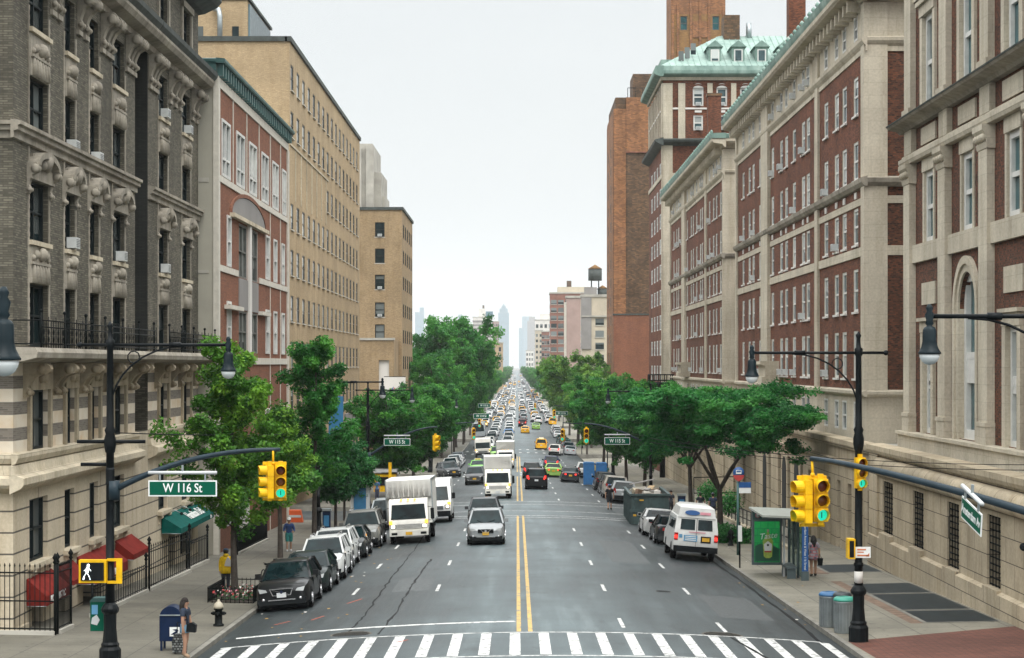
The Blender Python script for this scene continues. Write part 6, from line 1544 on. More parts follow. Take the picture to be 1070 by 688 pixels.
# kiosks on the left
def kiosk(x, y, w, h, label, mt, panel=None):
    z = zwalk(x, y); rt = empty('phone_kiosk', (x, y, z), label, 'kiosk', 'pavement kiosks'); mb = MB(); mb.box(x-w/2, x+w/2, y, y+w*.9, z, z+h, m(mt)); mb.box(x-w/2-.06, x+w/2+.06, y-.06, y+w*.9+.06, z+h, z+h+.12, m('steel')); mb.build('shell', rt)
    if panel: mb = MB(); mb.box(x-w*.34, x+w*.34, y-.03, y-.004, z+.5, z+h-.25, m(panel)); mb.build('panel', rt)
M_['kiosk_blue'] = mat('kiosk_blue', (.035, .17, .33), .4); M_['white_sign'] = M_['white']
kiosk((377-540)*120/2000-.1, 120.5, 1.15, 2.35, 'pale phone kiosk with a blue poster behind the parked grey car', 'white', 'kiosk_blue')
kiosk((341-540)*106/2000, 106, .42, 1.35, 'slim dark blue newspaper box beside the bushy street tree', 'mailblue', 'kiosk_blue')
kiosk((712.5-540)*131/2000, 131, .5, 1.15, 'dark blue box on the right pavement behind the dumpster', 'mailblue', 'kiosk_blue')
# construction barrier, awnings and shop fronts by the next corner
rt = empty('shop_awning', (-14.9, 141, -3), 'bright blue shop awning at the next left corner', 'awning')
mb = MB(); mb.face([(-16.3, 140, -.2), (-16.3, 150, -.2), (-14.4, 150, -1.1), (-14.4, 140, -1.1)], m('kiosk_blue')); mb.face([(-14.4, 140, -1.1), (-14.4, 150, -1.1), (-14.4, 150, -1.6), (-14.4, 140, -1.6)], m('white')); mb.face([(-16.3, 140, -.2), (-14.4, 140, -1.1), (-14.4, 140, -1.6), (-16.3, 140, -1.6)], m('kiosk_blue')); mb.build('canvas', rt)
for k, (px, py, Y, col, lab, w) in enumerate(((351, 438, 118, 'kiosk_blue', 'blue vertical street banner behind the second ginkgo', .9),)):
    x, z = (px-540)*Y/2000, 6.3-(py-381)*Y/2000; rt = empty('street_banner', (x, Y, z), lab, 'banner'); mb = MB(); mb.box(x-w/2, x+w/2, Y, Y+.05, z-1.4, z+1.4, m(col)); mb.build('panel', rt)
x, Y, z = (589.5+15-540)*.1, 200, 6.3-(437-381)*.1
rt = empty('street_banner', (8.6, 330, 0), 'blue vertical banner on a pole among the right hand trees', 'banner'); mb = MB(); xx = (604.5-540)*330/2000; zz = 6.3-(433-381)*330/2000; mb.box(xx-.55, xx+.55, 330, 330.1, zz-1.5, zz+1.5, m('sticker_blue')); mb.build('panel', rt); mb = MB(); mb.tube([(xx+.7, 330, zwalk(10, 330)), (xx+.7, 330, zz+2)], .08, m('pole'), 6); mb.build('pole', rt)
M_['barrier'] = mat('barrier_orange', (.65, .11, .03), .5)
for (px, Y, s, lab) in ((308, 118, 1.0, 'orange plastic barrier on the left pavement behind the man in blue'), (404, 168, 1.3, 'orange red barrier stacked near the next corner on the left')):
    x = (px-540)*Y/2000; z = zwalk(x, Y); mb = MB(); mb.prism([(x-.5*s, Y, z), (x+.5*s, Y, z), (x+.35*s, Y, z+.75*s), (x-.35*s, Y, z+.75*s)], m('barrier'), 0, (0, 0, 0), (0, .5, 0)); mb.box(x-.4*s, x+.4*s, Y-.02, Y-.005, z+.3*s, z+.45*s, m('white')); tag(mb.build('road_barrier'), lab, 'barrier', 'orange barriers')
rt = empty('yellow_sign', (-10.3, 155, -4), 'yellow stall cart with dark openings by the next left corner', 'cart')
xx = (402-540)*155/2000; zz = zwalk(xx, 155); mb = MB(); mb.box(xx-.9, xx+.9, 155, 157, zz+.5, zz+1.9, m('sig_yellow')); mb.build('body', rt); mb = MB(); mb.box(xx-.7, xx+.3, 154.95, 154.99, zz+1.0, zz+1.7, m('black_plastic')); mb.build('opening', rt); 
for s in (-.6, .6): mb = MB(); mb.lathe([(.28, -.05), (.28, .05)], (xx+s, 155.4, zz+.28), m('tyre'), 12, axis='x'); mb.build('wheel', rt)
mb = MB(); mb.box(xx-1.0, xx+1.0, 154.8, 157.2, zz+2.1, zz+2.3, m('white')); mb.build('roof', rt)
mb = MB(); xx = (407.5-540)*150/2000; mb.box(xx-.12, xx+.12, 150, 150.2, zwalk(xx, 150), zwalk(xx, 150)+3, m('sig_yellow')); tag(mb.build('yellow_post'), 'tall yellow post beside the stall cart', 'post')
# topiary bushes and planting are with the trees
# ================================================================== vehicles
PAINT = {}
def paintm(col, metal=0):
    k = (col, metal)
    if k not in PAINT: PAINT[k] = carpaint('car_paint_%s' % ('dark' if sum(col) < .3 else 'light' if sum(col) > 1.3 else 'mid'), col, metal)
    return PAINT[k]
BLK, SIL, WHT, GRY, DRD, GRN, YEL, CHA, BEI, BLU = (.010, .011, .012), (.36, .38, .39), (.72, .73, .72), (.12, .13, .135), (.07, .012, .012), (.20, .52, .10), (.80, .42, .02), (.035, .04, .045), (.33, .31, .26), (.03, .06, .14)
TYPES = dict(  # L, W, H, ground clearance, hood z, belt z, cowl y, roof front y, roof rear y, tail base y, trunk z
    suv=(4.65, 1.84, 1.68, .24, 1.02, 1.07, 1.2, 2.12, 4.25, 4.55, 1.06),
    wagon=(4.84, 1.86, 1.56, .22, .98, 1.05, 1.42, 2.4, 4.3, 4.72, 1.0),
    sedan=(4.85, 1.83, 1.46, .18, .92, .97, 1.38, 2.3, 3.45, 4.15, 1.02),
    minivan=(5.05, 1.95, 1.75, .2, 1.0, 1.04, .9, 1.85, 4.75, 4.98, 1.04),
    bigsuv=(4.95, 1.96, 1.82, .27, 1.12, 1.15, 1.2, 1.85, 4.65, 4.85, 1.15),
    pickup=(5.6, 2.0, 1.88, .32, 1.15, 1.18, 1.5, 2.2, 3.4, 3.75, 1.12))
def smooth01(t_): return t_*t_*(3-2*t_)
def make_car(kind, x, yf, col, label, away=False, metal=0, detail=2, cat='car', group=None, lights=None, plate='plate_w', yaw=0, roofsign=False, rack=False, grille='slats', name=None, z=None, bumper=None):
    """front (or tail, when away) at y=yf. detail 2: all parts; 1: fewer; 0: one mesh"""
    L, W, H, gc, hz, bz, cy, ry, rr_, ty, tz = TYPES[kind]
    body = paintm(col, metal); P = {}
    order = []
    def part(n):
        b = MB(); P.setdefault(n, []).append(b); order.append((n, b)); return b
    hw = W/2
    # ---- lower body: rings along the length
    n = 16 if detail else 10
    ys = [0, .05, .18, .45, .8, cy-.1, cy+.15, 2.0, 2.7, 3.4, ty-.4, ty, L-.35, L-.14, L-.03, L] if kind != 'sedan' else [0, .05, .18, .45, .8, cy-.1, cy+.15, 2.0, 2.7, 3.4, ty-.1, ty+.05, L-.3, L-.12, L-.03, L]
    ys = sorted(set(min(max(y, 0), L) for y in ys))
    def ztop(y):
        if y < cy: t_ = y/cy; return hz-.16+.16*smooth01(min(1, t_*1.6))-(.14*(1-min(1, y/.12)))
        if y > ty: t_ = (L-y)/max(L-ty, .01); return tz-.10*(1-min(1, t_*2))
        return hz+(bz-hz)*min(1, (y-cy)/.8) if y < 3 else bz+(tz-bz)*max(0, (y-3)/(ty-3))
    def wid(y):
        e = 1.0
        if y < .6: e -= .17*(1-y/.6)**2
        if y > L-.5: e -= .12*((y-L+.5)/.5)**2
        return hw*e
    rings = []
    for y in ys:
        w, zt = wid(y), ztop(y); zb = gc+(.06 if y < .1 or y > L-.1 else 0)
        end = (y < .03 or y > L-.02)
        k = .90 if end else 1
        rings.append([(sx*w*a*k, y, zb+(zt-zb)*b) for sx, a, b in ((-1, .80, 0), (-1, .97, .10), (-1, 1.0, .38), (-1, .985, .72), (-1, .93, .93), (-1, .80, 1.0), (-1, .4, 1.03), (1, .4, 1.03), (1, .80, 1.0), (1, .93, .93), (1, .985, .72), (1, 1.0, .38), (1, .97, .10), (1, .80, 0))])
    bd = part('body'); nr = len(rings[0]); vs = [p for r_ in rings for p in r_]; fs = []
    for i in range(len(rings)-1):
        for j in range(nr): fs.append((i*nr+j, i*nr+(j+1) % nr, (i+1)*nr+(j+1) % nr, (i+1)*nr+j))
    fs.append(tuple(range(nr))); fs.append(tuple((len(rings)-1)*nr+j for j in range(nr))[::-1])
    bd.mesh(vs, fs, body, True)
    bd.box(-hw*.9, hw*.9, .22, L-.2, .11, gc+.03, m('black_plastic'))  # black slab added below the body to deepen the shade underneath
    # ---- cabin
    wb, wr = hw*.925, hw*.72
    zr = H-.05
    base = [(cy, ztop(cy)-.02), (ty, ztop(ty)-.01)]
    def cabp(s, y, t_): return (s*(wb+(wr-wb)*t_), y, 0)
    A0, A1 = (cy, ztop(cy)-.015), (ry, zr); B0, B1 = (ty, ztop(ty)-.015), (rr_, zr)
    if kind == 'pickup': B0 = (ty, bz)
    def pt(s, y, z, t_): return (s*(wb+(wr-wb)*t_), y, z)
    g = 'carglass'
    wsn = part('windshield'); inw = .0
    wsn.face([pt(-1, A0[0], A0[1], 0), pt(1, A0[0], A0[1], 0), pt(1, A1[0], A1[1], 1), pt(-1, A1[0], A1[1], 1)], m(g))
    rw = part('rear_window'); rw.face([pt(1, B0[0], B0[1], 0), pt(-1, B0[0], B0[1], 0), pt(-1, B1[0], B1[1], 1), pt(1, B1[0], B1[1], 1)], m(g))
    for s in (-1, 1):
        sw = part('side_window'); q = [pt(s, A0[0], A0[1], 0), pt(s, B0[0], B0[1], 0), pt(s, B1[0], B1[1], 1), pt(s, A1[0], A1[1], 1)]
        sw.face(q if s < 0 else q[::-1], m(g))
    # roof with rounded edge
    ro = []
    for y, dz, k in ((A1[0]-.05, -.03, .98), (A1[0]+.08, .015, 1), (A1[0]+.4, .05, 1), ((A1[0]+B1[0])/2, .06, 1), (B1[0]-.3, .04, 1), (B1[0]-.05, .01, 1), (B1[0]+.06, -.03, .97)):
        ro.append([(sx*wr*a*k, y, zr+dz*b-(.035 if abs(a) > 1 else 0)) for sx, a, b in ((-1, 1.04, 0), (-1, .97, .5), (-1, .7, 1), (1, .7, 1), (1, .97, .5), (1, 1.04, 0))])
    fs = [(i*6+j, i*6+j+1, (i+1)*6+j+1, (i+1)*6+j) for i in range(6) for j in range(5)]
    bd.mesh([p for r_ in ro for p in r_], fs, body, True)
    pw = .075
    for s in (-1, 1):
        def bar(a, b, w=pw): bd.bar(a, b, w, w*.7, body)
        o = .006
        bar((s*(wb+o), A0[0], A0[1]), (s*(wr+o), A1[0], A1[1])); bar((s*(wb+o), B0[0], B0[1]), (s*(wr+o), B1[0], B1[1]), .14 if kind in ('suv', 'bigsuv', 'wagon', 'minivan') else .11)
        fr = [.46] if kind in ('sedan', 'pickup') else [.36, .68]
        for f_ in fr:
            ym = A1[0]+(B1[0]-A1[0])*f_; yb = ym+.04
            bar((s*(wb+.004), yb, bz-.02), (s*(wr+.004), ym, zr), .07)
    if kind == 'pickup': 
        bd.box(-hw*.93, hw*.93, ty+.1, L-.1, bz-.10, bz-.085, m('black_plastic'))
        for s in (-1, 1): bd.box(min(s*hw*.86, s*hw*.97), max(s*hw*.86, s*hw*.97), ty, L-.05, bz-.15, bz+.02, body)
        bd.box(-hw*.95, hw*.95, L-.12, L-.02, bz-.5, bz+.02, body)
    # ---- nose and tail
    hz0 = hz-.28
    def slab(nm, x0, x1, y0, y1, z0, z1, mt):
        b = part(nm); b.box(x0, x1, y0, y1, z0, z1, mt); return b
    lit = lights or 'off'
    for s in (-1, 1):
        a, b = sorted((s*hw*.50, s*hw*.86))
        h = part('headlight'); y0 = -.015
        h.prism([(s*hw*.52, -.02, hz0-.02), (s*hw*.80, .03, hz0-.05), (s*hw*.86, .10, hz0+.10), (s*hw*.58, .02, hz0+.06)], m('headlight'), 0, (0, -.012, 0), (0, .06, 0))
        if lit == 'front': h.ball((s*hw*.64, -.03, hz0+.02), .075, m('headlit'), 8)
        t_ = part('taillight'); tl = m('taillit') if lit == 'rear' else m('taillight')
        zt0 = tz-.12 if kind == 'sedan' else tz-.05
        if kind == 'sedan': t_.prism([(s*hw*.45, L+.0, zt0-.18), (s*hw*.84, L-.06, zt0-.16), (s*hw*.86, L-.07, zt0-.0), (s*hw*.45, L-.0, zt0-.04)], tl, 0, (0, -.03, 0), (0, .03, 0))
        else: t_.prism([(s*hw*.62, L+.0, zt0-.22), (s*hw*.84, L-.05, zt0-.22), (s*hw*.86, L-.07, zt0+.12), (s*hw*.70, L-.0, zt0+.10)], tl, 0, (0, -.03, 0), (0, .03, 0))
    gr_ = part('grille')
    if grille == 'slats':
        gr_.box(-hw*.42, hw*.42, -.03, .05, hz0-.12, hz0+.06, m('black_plastic'))
        for k in range(2 if detail < 2 else 3): gr_.box(-hw*.40, hw*.40, -.038, -.031, hz0-.09+k*.06, hz0-.07+k*.06, m('chrome'))
    elif grille == 'egg':                                   # wide mesh with a diagonal bar and round badge
        q = [(-hw*.44, -.03, hz0+.08), (hw*.44, -.03, hz0+.08), (hw*.34, -.03, hz0-.16), (-hw*.34, -.03, hz0-.16)]
        gr_.prism(q, m('chrome'), 0, (0, 0, 0), (0, .05, 0)); gr_.prism([(a*.9, -.035, hz0-.04+(c-hz0+.04)*.8) for a, b, c in q], m('black_plastic'), 0, (0, -.004, 0), (0, .003, 0))
        gr_.bar((-hw*.34, -.045, hz0+.05), (hw*.28, -.045, hz0-.13), .03, .012, m('chrome')); gr_.lathe([(.055, -.06), (.055, -.048)], (0, 0, hz0-.04), m('mailblue'), 10, axis='y')
    elif grille == 'vee':
        gr_.box(-hw*.42, hw*.42, -.03, .05, hz0-.14, hz0+.05, m('black_plastic'))
        for s in (-1, 1): gr_.bar((s*hw*.30, -.04, hz0+.06), (s*hw*.10, -.04, hz0-.12), .05, .02, m('chrome'))
        gr_.bar((-hw*.1, -.04, hz0-.12), (hw*.1, -.04, hz0-.12), .05, .02, m('chrome')); gr_.lathe([(.06, -.05), (.06, -.035)], (0, 0, hz0-.03), m('chrome'), 10, axis='y')
    bp = part('bumper'); bc = m('black_plastic') if (kind in ('suv', 'bigsuv') or bumper == 'dark') else body
    bp.prism([(-hw*.86, .02, gc+.02), (hw*.86, .02, gc+.02), (hw*.9, .06, gc+.22), (-hw*.9, .06, gc+.22)], m('black_plastic'), 0, (0, -.055, 0), (0, .1, 0))
    bp.box(-hw*.5, hw*.5, -.045, -.03, gc+.16, gc+.2, m('chrome'))
    for s in (-1, 1): bp.ball((s*hw*.68, -.01, gc+.2), .055, m('chrome'), 8, (1, .4, 1))
    bp2 = part('bumper'); bp2.prism([(-hw*.84, L-.05, gc+.05), (hw*.84, L-.05, gc+.05), (hw*.9, L-.08, gc+.36), (-hw*.9, L-.08, gc+.36)], m('black_plastic') if kind in ('suv', 'bigsuv', 'pickup') else body, 0, (0, -.05, 0), (0, .08, 0))
    pz = .34 if away else 0
    slab('license_plate', -.16, .16, -.058, -.042, gc+.26, gc+.42, m(plate)); slab('license_plate', -.16, .16, L+.02, L+.032, (tz-.42 if kind != 'sedan' else gc+.42), (tz-.26 if kind != 'sedan' else gc+.58), m(plate))
    if away and detail: b = part('exhaust'); b.tube([(-.5, L-.1, gc+.02), (-.5, L+.05, gc+.02)], .035, m('steel'), 7)
    for s in (-1, 1):
        mr = part('mirror'); mr.box(*sorted((s*(hw-.02), s*(hw+.19))), cy+.42, cy+.55, bz-.02, bz+.15, body); mr.box(*sorted((s*(hw+.01), s*(hw+.17))), cy+.551, cy+.56, bz+.0, bz+.13, m('carglass'))
    r_ = .345 if kind in ('suv', 'bigsuv', 'pickup') else .315
    yw = [.92, L-1.0]
    for y in yw:
        for s in (-1, 1):
            ar = bd; x0 = s*(hw-.3); x1 = s*(hw+.004)
            pts = [(r_+.075, 0)]
            prof = [(y+(r_+.07)*math.cos(a), .02+r_+(r_+.07)*math.sin(a)) for a in [PI*k/10 for k in range(11)]]+[(y-r_-.07, gc), (y+r_+.07, gc)]
            ar.prism([(0, a, c) for a, c in prof], m('black_plastic'), 0, (min(x0, x1), 0, 0), (max(x0, x1), 0, 0))
            wh = part('wheel'); prof = [(r_*.66, .10), (r_*.95, .11), (r_, .07), (r_, -.07), (r_*.95, -.11), (r_*.66, -.10)]
            wh.lathe(prof, (s*(hw-.10), y, r_), m('tyre'), 18, axis='x')
            rm = ('rim', MB(), wh)
            rb = rm[1]; rb.lathe([(r_*.66, .108*s), (r_*.58, .112*s), (r_*.5, .07*s), (r_*.18, .09*s), (.03, .115*s)], (s*(hw-.10), y, r_), m('rim'), 14, axis='x', smooth=False)
            for k in range(5): a = 2*PI*k/5; rb.bar((s*(hw-.10)+.105*s, y, r_), (s*(hw-.10)+.112*s, y+r_*.6*math.cos(a), r_+r_*.6*math.sin(a)), .06, .03, m('chrome'))
            order.append(('>rim', rb))
    if roofsign: b = part('roof_sign'); b.box(-.38, .38, (A1[0]+B1[0])/2-.1, (A1[0]+B1[0])/2+.1, H+.02, H+.2, m('sign_white')); b.box(-.3, .3, (A1[0]+B1[0])/2-.11, (A1[0]+B1[0])/2-.101, H+.05, H+.17, m('plate_y'))
    if rack:
        b = part('roof_rack')
        for s in (-1, 1): b.tube([(s*wr*.86, A1[0]+.3, H+.02), (s*wr*.88, A1[0]+.45, H+.09), (s*wr*.88, B1[0]-.3, H+.09), (s*wr*.86, B1[0]-.1, H+.02)], .025, m('chrome'), 6)
    if detail == 2:                                         # door seams, handles, wipers
        for s in (-1, 1):
            for yy in (cy+.35, (cy+ty)/2+.1, ty-.55): bd.box(*sorted((s*(hw*.9), s*(hw*.999+.002))), yy-.008, yy+.008, gc+.25, bz-.08, m('black_plastic'))
            for yy in ((cy+ty)/2-.1, ty-.75): hd = part('door_handle'); hd.box(*sorted((s*(hw*.97), s*(hw+.03))), yy-.1, yy+.08, bz-.2, bz-.165, body)
            wp_ = part('wiper'); wp_.bar((s*.1-.05, cy+.03, A0[1]+.035), (s*.45, cy+.22, A0[1]+.17), .02, .02, m('black_plastic'))
        wt = part('hood_seam'); wt.box(-hw*.72, hw*.72, cy-.12, cy-.09, hz+.005, hz+.03, m('black_plastic'))
        mr = part('rear_mirror'); mr.box(-.12, .12, ry+.0, ry+.03, zr-.2, zr-.12, m('black_plastic'))
    finish(name or ('taxi' if cat == 'taxi' else kind.replace('bigsuv', 'large_suv')+('' if kind in ('minivan', 'pickup') else '_car') if kind not in ('suv', 'bigsuv') else 'suv'), order, x, yf, L, away, yaw, label, cat, group, detail, z)
def finish(name, order, x, yf, L, away, yaw, label, cat, group, detail, z=None, W=1.8):
    # pose: local y=0 is the nose; nose towards the camera unless it drives away
    yc = yf+L/2
    zc = z if z is not None else zroad(x, yc)
    pitch = math.atan2(zroad(x, yc+1.5)-zroad(x, yc-1.5), 3.0); roll = math.atan2(zroad(x+.7, yc)-zroad(x-.7, yc), 1.4)
    rot = Matrix.Translation((x, yc, zc)) @ Matrix.Rotation(pitch, 4, 'X') @ Matrix.Rotation(-roll, 4, 'Y') @ Matrix.Rotation(R(yaw)+(PI if away else 0), 4, 'Z')
    shift = Matrix.Translation((0, -L/2, 0))
    if detail == 0:
        mb = MB()
        for n_, b in order:
            k = len(mb.v); mb.v += b.v
            for f_, mi_, s_ in zip(b.f, b.m, b.sm): mb.f.append(tuple(i+k for i in f_)); mb.m.append(mb.mi(b.mats[mi_])); mb.sm.append(s_)
        mb.xform(shift); o = mb.build(name, sharp=38); o.matrix_world = rot; tag(o, label, cat, group); return o
    rt = empty(name, (x, yc, zc), label, cat, group); rt.matrix_world = rot
    last = None
    for n_, b in order:
        b.xform(shift)
        if n_.startswith('>'): b.build(n_[1:], last, world=False, sharp=38)
        else: last = b.build(n_, rt, world=False, sharp=38)
    return rt
def make_truck(x, yf, label, boxw=2.3, boxh=3.35, boxl=5.2, cabw=1.98, cabcol=(.76, .75, .69), boxcol=(.78, .78, .74), lit=True, detail=2, group='white box trucks', name='box_truck', plate='plate_y'):
    order = []
    def part(n): b = MB(); order.append((n, b)); return b
    cab, bx = paintm(cabcol), mat('truck_box_white', boxcol, .55, var=.08, scale=1.2)
    hw = cabw/2; ct = 2.25; L = boxl+1.9
    c = part('cab'); prof = [(0.0, .52), (-.02, .75), (.0, 1.15), (.06, 1.22), (.32, 2.02), (.5, 2.2), (.8, 2.27), (1.75, 2.27), (1.75, .5)]
    c.prism([(0, a, z) for a, z in prof], cab, 0, (-hw, 0, 0), (hw, 0, 0))
    w = part('windshield'); w.prism([(-hw*.9, .068, 1.26), (hw*.9, .068, 1.26), (hw*.84, .31, 2.0), (-hw*.84, .31, 2.0)], m('carglass'), 0, (0, -.02, 0), (0, .01, 0))
    for s in (-1, 1):
        sw = part('side_window'); sw.prism([(s*hw, .35, 1.25), (s*hw, 1.4, 1.25), (s*hw, 1.4, 1.95), (s*hw, .55, 1.95)], m('carglass'), 0, (-.006, 0, 0), (.006, 0, 0))
        h = part('headlight'); h.box(*sorted((s*hw*.62, s*hw*.95)), -.05, .02, .80, 1.0, m('headlight'));
        if lit: h.box(*sorted((s*hw*.72, s*hw*.9)), -.058, -.051, .83, .97, m('headlit'))
        b = part('indicator'); b.box(*sorted((s*hw*.84, s*hw*1.0)), -.045, .03, 1.02, 1.2, m('amberlit'))
        mr = part('mirror'); mr.box(*sorted((s*(hw+.14), s*(hw+.32))), .28, .36, 1.2, 1.75, m('black_plastic')); mr.tube([(s*hw, .32, 1.85), (s*(hw+.22), .3, 1.8), (s*(hw+.22), .3, 1.15), (s*hw, .32, 1.15)], .018, m('iron'), 5)
    g = part('grille'); g.box(-hw*.6, hw*.6, -.045, 0, .78, 1.02, m('grey_far'))
    for k in range(4): g.box(-hw*.6, hw*.6, -.06, -.046, .79+k*.062, .825+k*.062, m('white_frame'))
    bp = part('bumper'); bp.box(-hw*1.0, hw*1.0, -.12, .12, .42, .68, cab); bp.box(-hw*.9, -hw*.6, -.126, -.121, .48, .6, m('black_plastic')); bp.box(hw*.6, hw*.9, -.126, -.121, .48, .6, m('black_plastic'))
    p = part('license_plate'); p.box(-.17, .17, -.14, -.128, .47, .62, m(plate))
    for s in (-.3, .3): wp_ = part('wiper'); wp_.bar((s-.25, .05, 1.3), (s+.2, .13, 1.48), .025, .025, m('black_plastic'))
    for xx in (-.35, 0, .35): q = part('marker_lamp'); q.box(xx-.05, xx+.05, .36, .46, 2.2, 2.27, m('amberlit'))
    b = part('cargo_box'); bh = boxw/2; z0 = .95
    b.box(-bh, bh, 1.5, 1.5+boxl, z0, boxh, bx)
    b.box(-bh*.97, bh*.97, 1.3, 1.5, 2.3, boxh-.05, bx); b.prism([(0, 1.3, boxh-.05), (0, 1.5, boxh-.0), (0, 1.5, 2.3), (0, 1.3, 2.3)], bx, 0, (-bh*.96, 0, 0), (bh*.96, 0, 0))
    t_ = part('box_trim')
    for s in (-1, 1):
        for zz in (z0, boxh-.1): t_.box(*sorted((s*(bh-.02), s*(bh+.025))), 1.48, 1.52+boxl, zz, zz+.1, m('steel'))
        t_.box(*sorted((s*(bh-.03), s*(bh+.025))), 1.48, 1.58, z0, boxh, m('steel'))
    for k in range(9): xx = -bh*.9+k*bh*.225; t_.box(xx-.012, xx+.012, 1.294, 1.3, 2.34, boxh-.1, bx)
    ch = part('chassis'); ch.box(-.6, .6, .4, 1.5+boxl, .45, .94, m('black_plastic')); ch.box(-bh*.9, bh*.9, 1.4+boxl, 1.5+boxl, .5, .75, m('black_plastic'))
    r_ = .39
    for y in (.85, boxl-.1):
        for s in (-1, 1):
            wd = .12 if y < 1 else .24
            wh = part('wheel'); xc = s*(hw-.04-wd/2)
            wh.lathe([(r_*.6, wd), (r_*.95, wd), (r_, wd*.7), (r_, -wd*.7), (r_*.95, -wd), (r_*.6, -wd)], (xc, y, r_), m('tyre'), 16, axis='x')
            rb = MB(); rb.lathe([(r_*.6, wd*s), (r_*.4, wd*.7*s), (.06, (wd+.02)*s)], (xc, y, r_), m('rim'), 12, axis='x', smooth=False); order.append(('>rim', rb))
            if y < 1: c.prism([(0, y+(r_+.08)*math.cos(a), r_+(r_+.08)*math.sin(a)) for a in [PI*k/8 for k in range(9)]], m('black_plastic'), 0, (min(s*(hw-.4), s*(hw+.005)), 0, 0), (max(s*(hw-.4), s*(hw+.005)), 0, 0))
    finish(name, order, x, yf, L, False, 0, label, 'truck', group, detail)
def make_van(x, yf, label, W=2.0, L=5.8, H=2.6, col=WHT, detail=2, nosecol=None, lit=True, name='delivery_van', group=None, step=False):
    order = []
    def part(n): b = MB(); order.append((n, b)); return b
    body = paintm(col); hw = W/2
    b = part('body')
    prof = [(0, .45), (-.02, .9), (.12, 1.1), (.75, 1.3), (1.35, 2.15), (1.8, H-.08), (2.3, H), (L-.1, H), (L, H-.15), (L, .4)] if not step else [(0, .5), (0, 1.3), (.12, 1.36), (.35, 2.3), (.55, H-.1), (.9, H), (L, H), (L, .45)]
    for (k, y0) in ((1.0, 0),): b.prism([(0, a, z) for a, z in prof], body, 0, (-hw*.96, 0, 0), (hw*.96, 0, 0)); 
    b.prism([(0, a, z) for a, z in prof if z < H-.3] if not step else [(0, a, z*.995) for a, z in prof], body, 0, (-hw, .02, 0), (hw, .02, 0))
    w = part('windshield')
    if step: w.prism([(-hw*.92, .13, 1.42), (hw*.92, .13, 1.42), (hw*.9, .34, 2.25), (-hw*.9, .34, 2.25)], m('carglass'), 0, (0, -.03, 0), (0, 0, 0))
    else: w.prism([(-hw*.86, .78, 1.35), (hw*.86, .78, 1.35), (hw*.78, 1.33, 2.13), (-hw*.78, 1.33, 2.13)], m('carglass'), 0, (0, -.03, .02), (0, 0, .02))
    for s in (-1, 1):
        sw = part('side_window'); q = [(s*hw, 1.25, 1.35), (s*hw, 2.2, 1.35), (s*hw, 2.2, 2.1), (s*hw, 1.6, 2.1)] if not step else [(s*hw, .5, 1.4), (s*hw, 1.4, 1.4), (s*hw, 1.4, 2.2), (s*hw, .6, 2.2)]
        sw.prism(q, m('carglass'), 0, (-.006, 0, 0), (.006, 0, 0))
        h = part('headlight'); h.box(*sorted((s*hw*.62, s*hw*.95)), -.05, .1, .85, 1.1, m('headlight'))
        if lit: h.ball((s*hw*.8, -.05, .98), .09, m('headlit'), 8); h.box(*sorted((s*hw*.8, s*hw*.99)), -.03, .1, 1.11, 1.25, m('amberlit'))
        mr = part('mirror'); mr.box(*sorted((s*(hw+.05), s*(hw+.25))), 1.2 if not step else .3, 1.32 if not step else .4, 1.4, 1.75, m('black_plastic'))
    g = part('grille'); g.box(-hw*.55, hw*.55, -.05, .02, .8, 1.02, m('black_plastic')); 
    for k in range(3): g.box(-hw*.55, hw*.55, -.06, -.051, .82+k*.07, .85+k*.07, m('steel'))
    bp = part('bumper'); bp.box(-hw*.98, hw*.98, -.12, .15, .38, .72, m('black_plastic'))
    p = part('license_plate'); p.box(-.16, .16, -.135, -.122, .45, .6, m('plate_w'))
    r_ = .36
    for y in (1.0, L-1.2):
        for s in (-1, 1):
            wh = part('wheel'); wh.lathe([(r_*.6, .11), (r_*.95, .11), (r_, .07), (r_, -.07), (r_*.95, -.11), (r_*.6, -.11)], (s*(hw-.10), y, r_), m('tyre'), 16, axis='x')
            rb = MB(); rb.lathe([(r_*.6, .1*s), (r_*.4, .08*s), (.05, .12*s)], (s*(hw-.10), y, r_), m('rim'), 12, axis='x'); order.append(('>rim', rb))
            b.prism([(0, y+(r_+.08)*math.cos(a), r_+(r_+.08)*math.sin(a)) for a in [PI*k/8 for k in range(9)]], m('black_plastic'), 0, (min(s*(hw-.4), s*(hw+.004)), 0, 0), (max(s*(hw-.4), s*(hw+.004)), 0, 0))
    finish(name, order, x, yf, L, False, 0, label, 'van', group, detail)

# ---- parked on the left, noses towards us
PG = 'cars parked along the left kerb'
XP = -7.95
make_car('wagon', -7.98, 65.3, BLK, 'glossy black wagon with egg crate grille, first of the cars parked at the left kerb', group=PG, grille='egg', plate='plate_w')
make_car('sedan', XP+.05, 71.2, (.012, .022, .022), 'black sedan squeezed behind the first black wagon at the left kerb', group=PG)
make_car('suv', XP+.1, 76.9, (.66, .68, .67), 'white crossover with dark sunroof, third in the parked row on the left', group=PG, grille='vee', rack=True)
make_car('suv', XP-.05, 82.5, (.60, .62, .61), 'white parked suv with roof rails, just behind the white crossover', group=PG, rack=True)
make_car('sedan', XP+.05, 88.6, (.02, .025, .026), 'dark sedan between the white suv and the silver grey suv', group=PG)
make_car('bigsuv', XP+.15, 96.0, (.22, .225, .21), 'silver grey boxy suv parked by the blue kiosk', metal=.3, group=PG, rack=True)
make_car('minivan', XP+.3, 112, (.38, .42, .43), 'pale silver minivan parked beside the big white box truck', group=PG, detail=1)
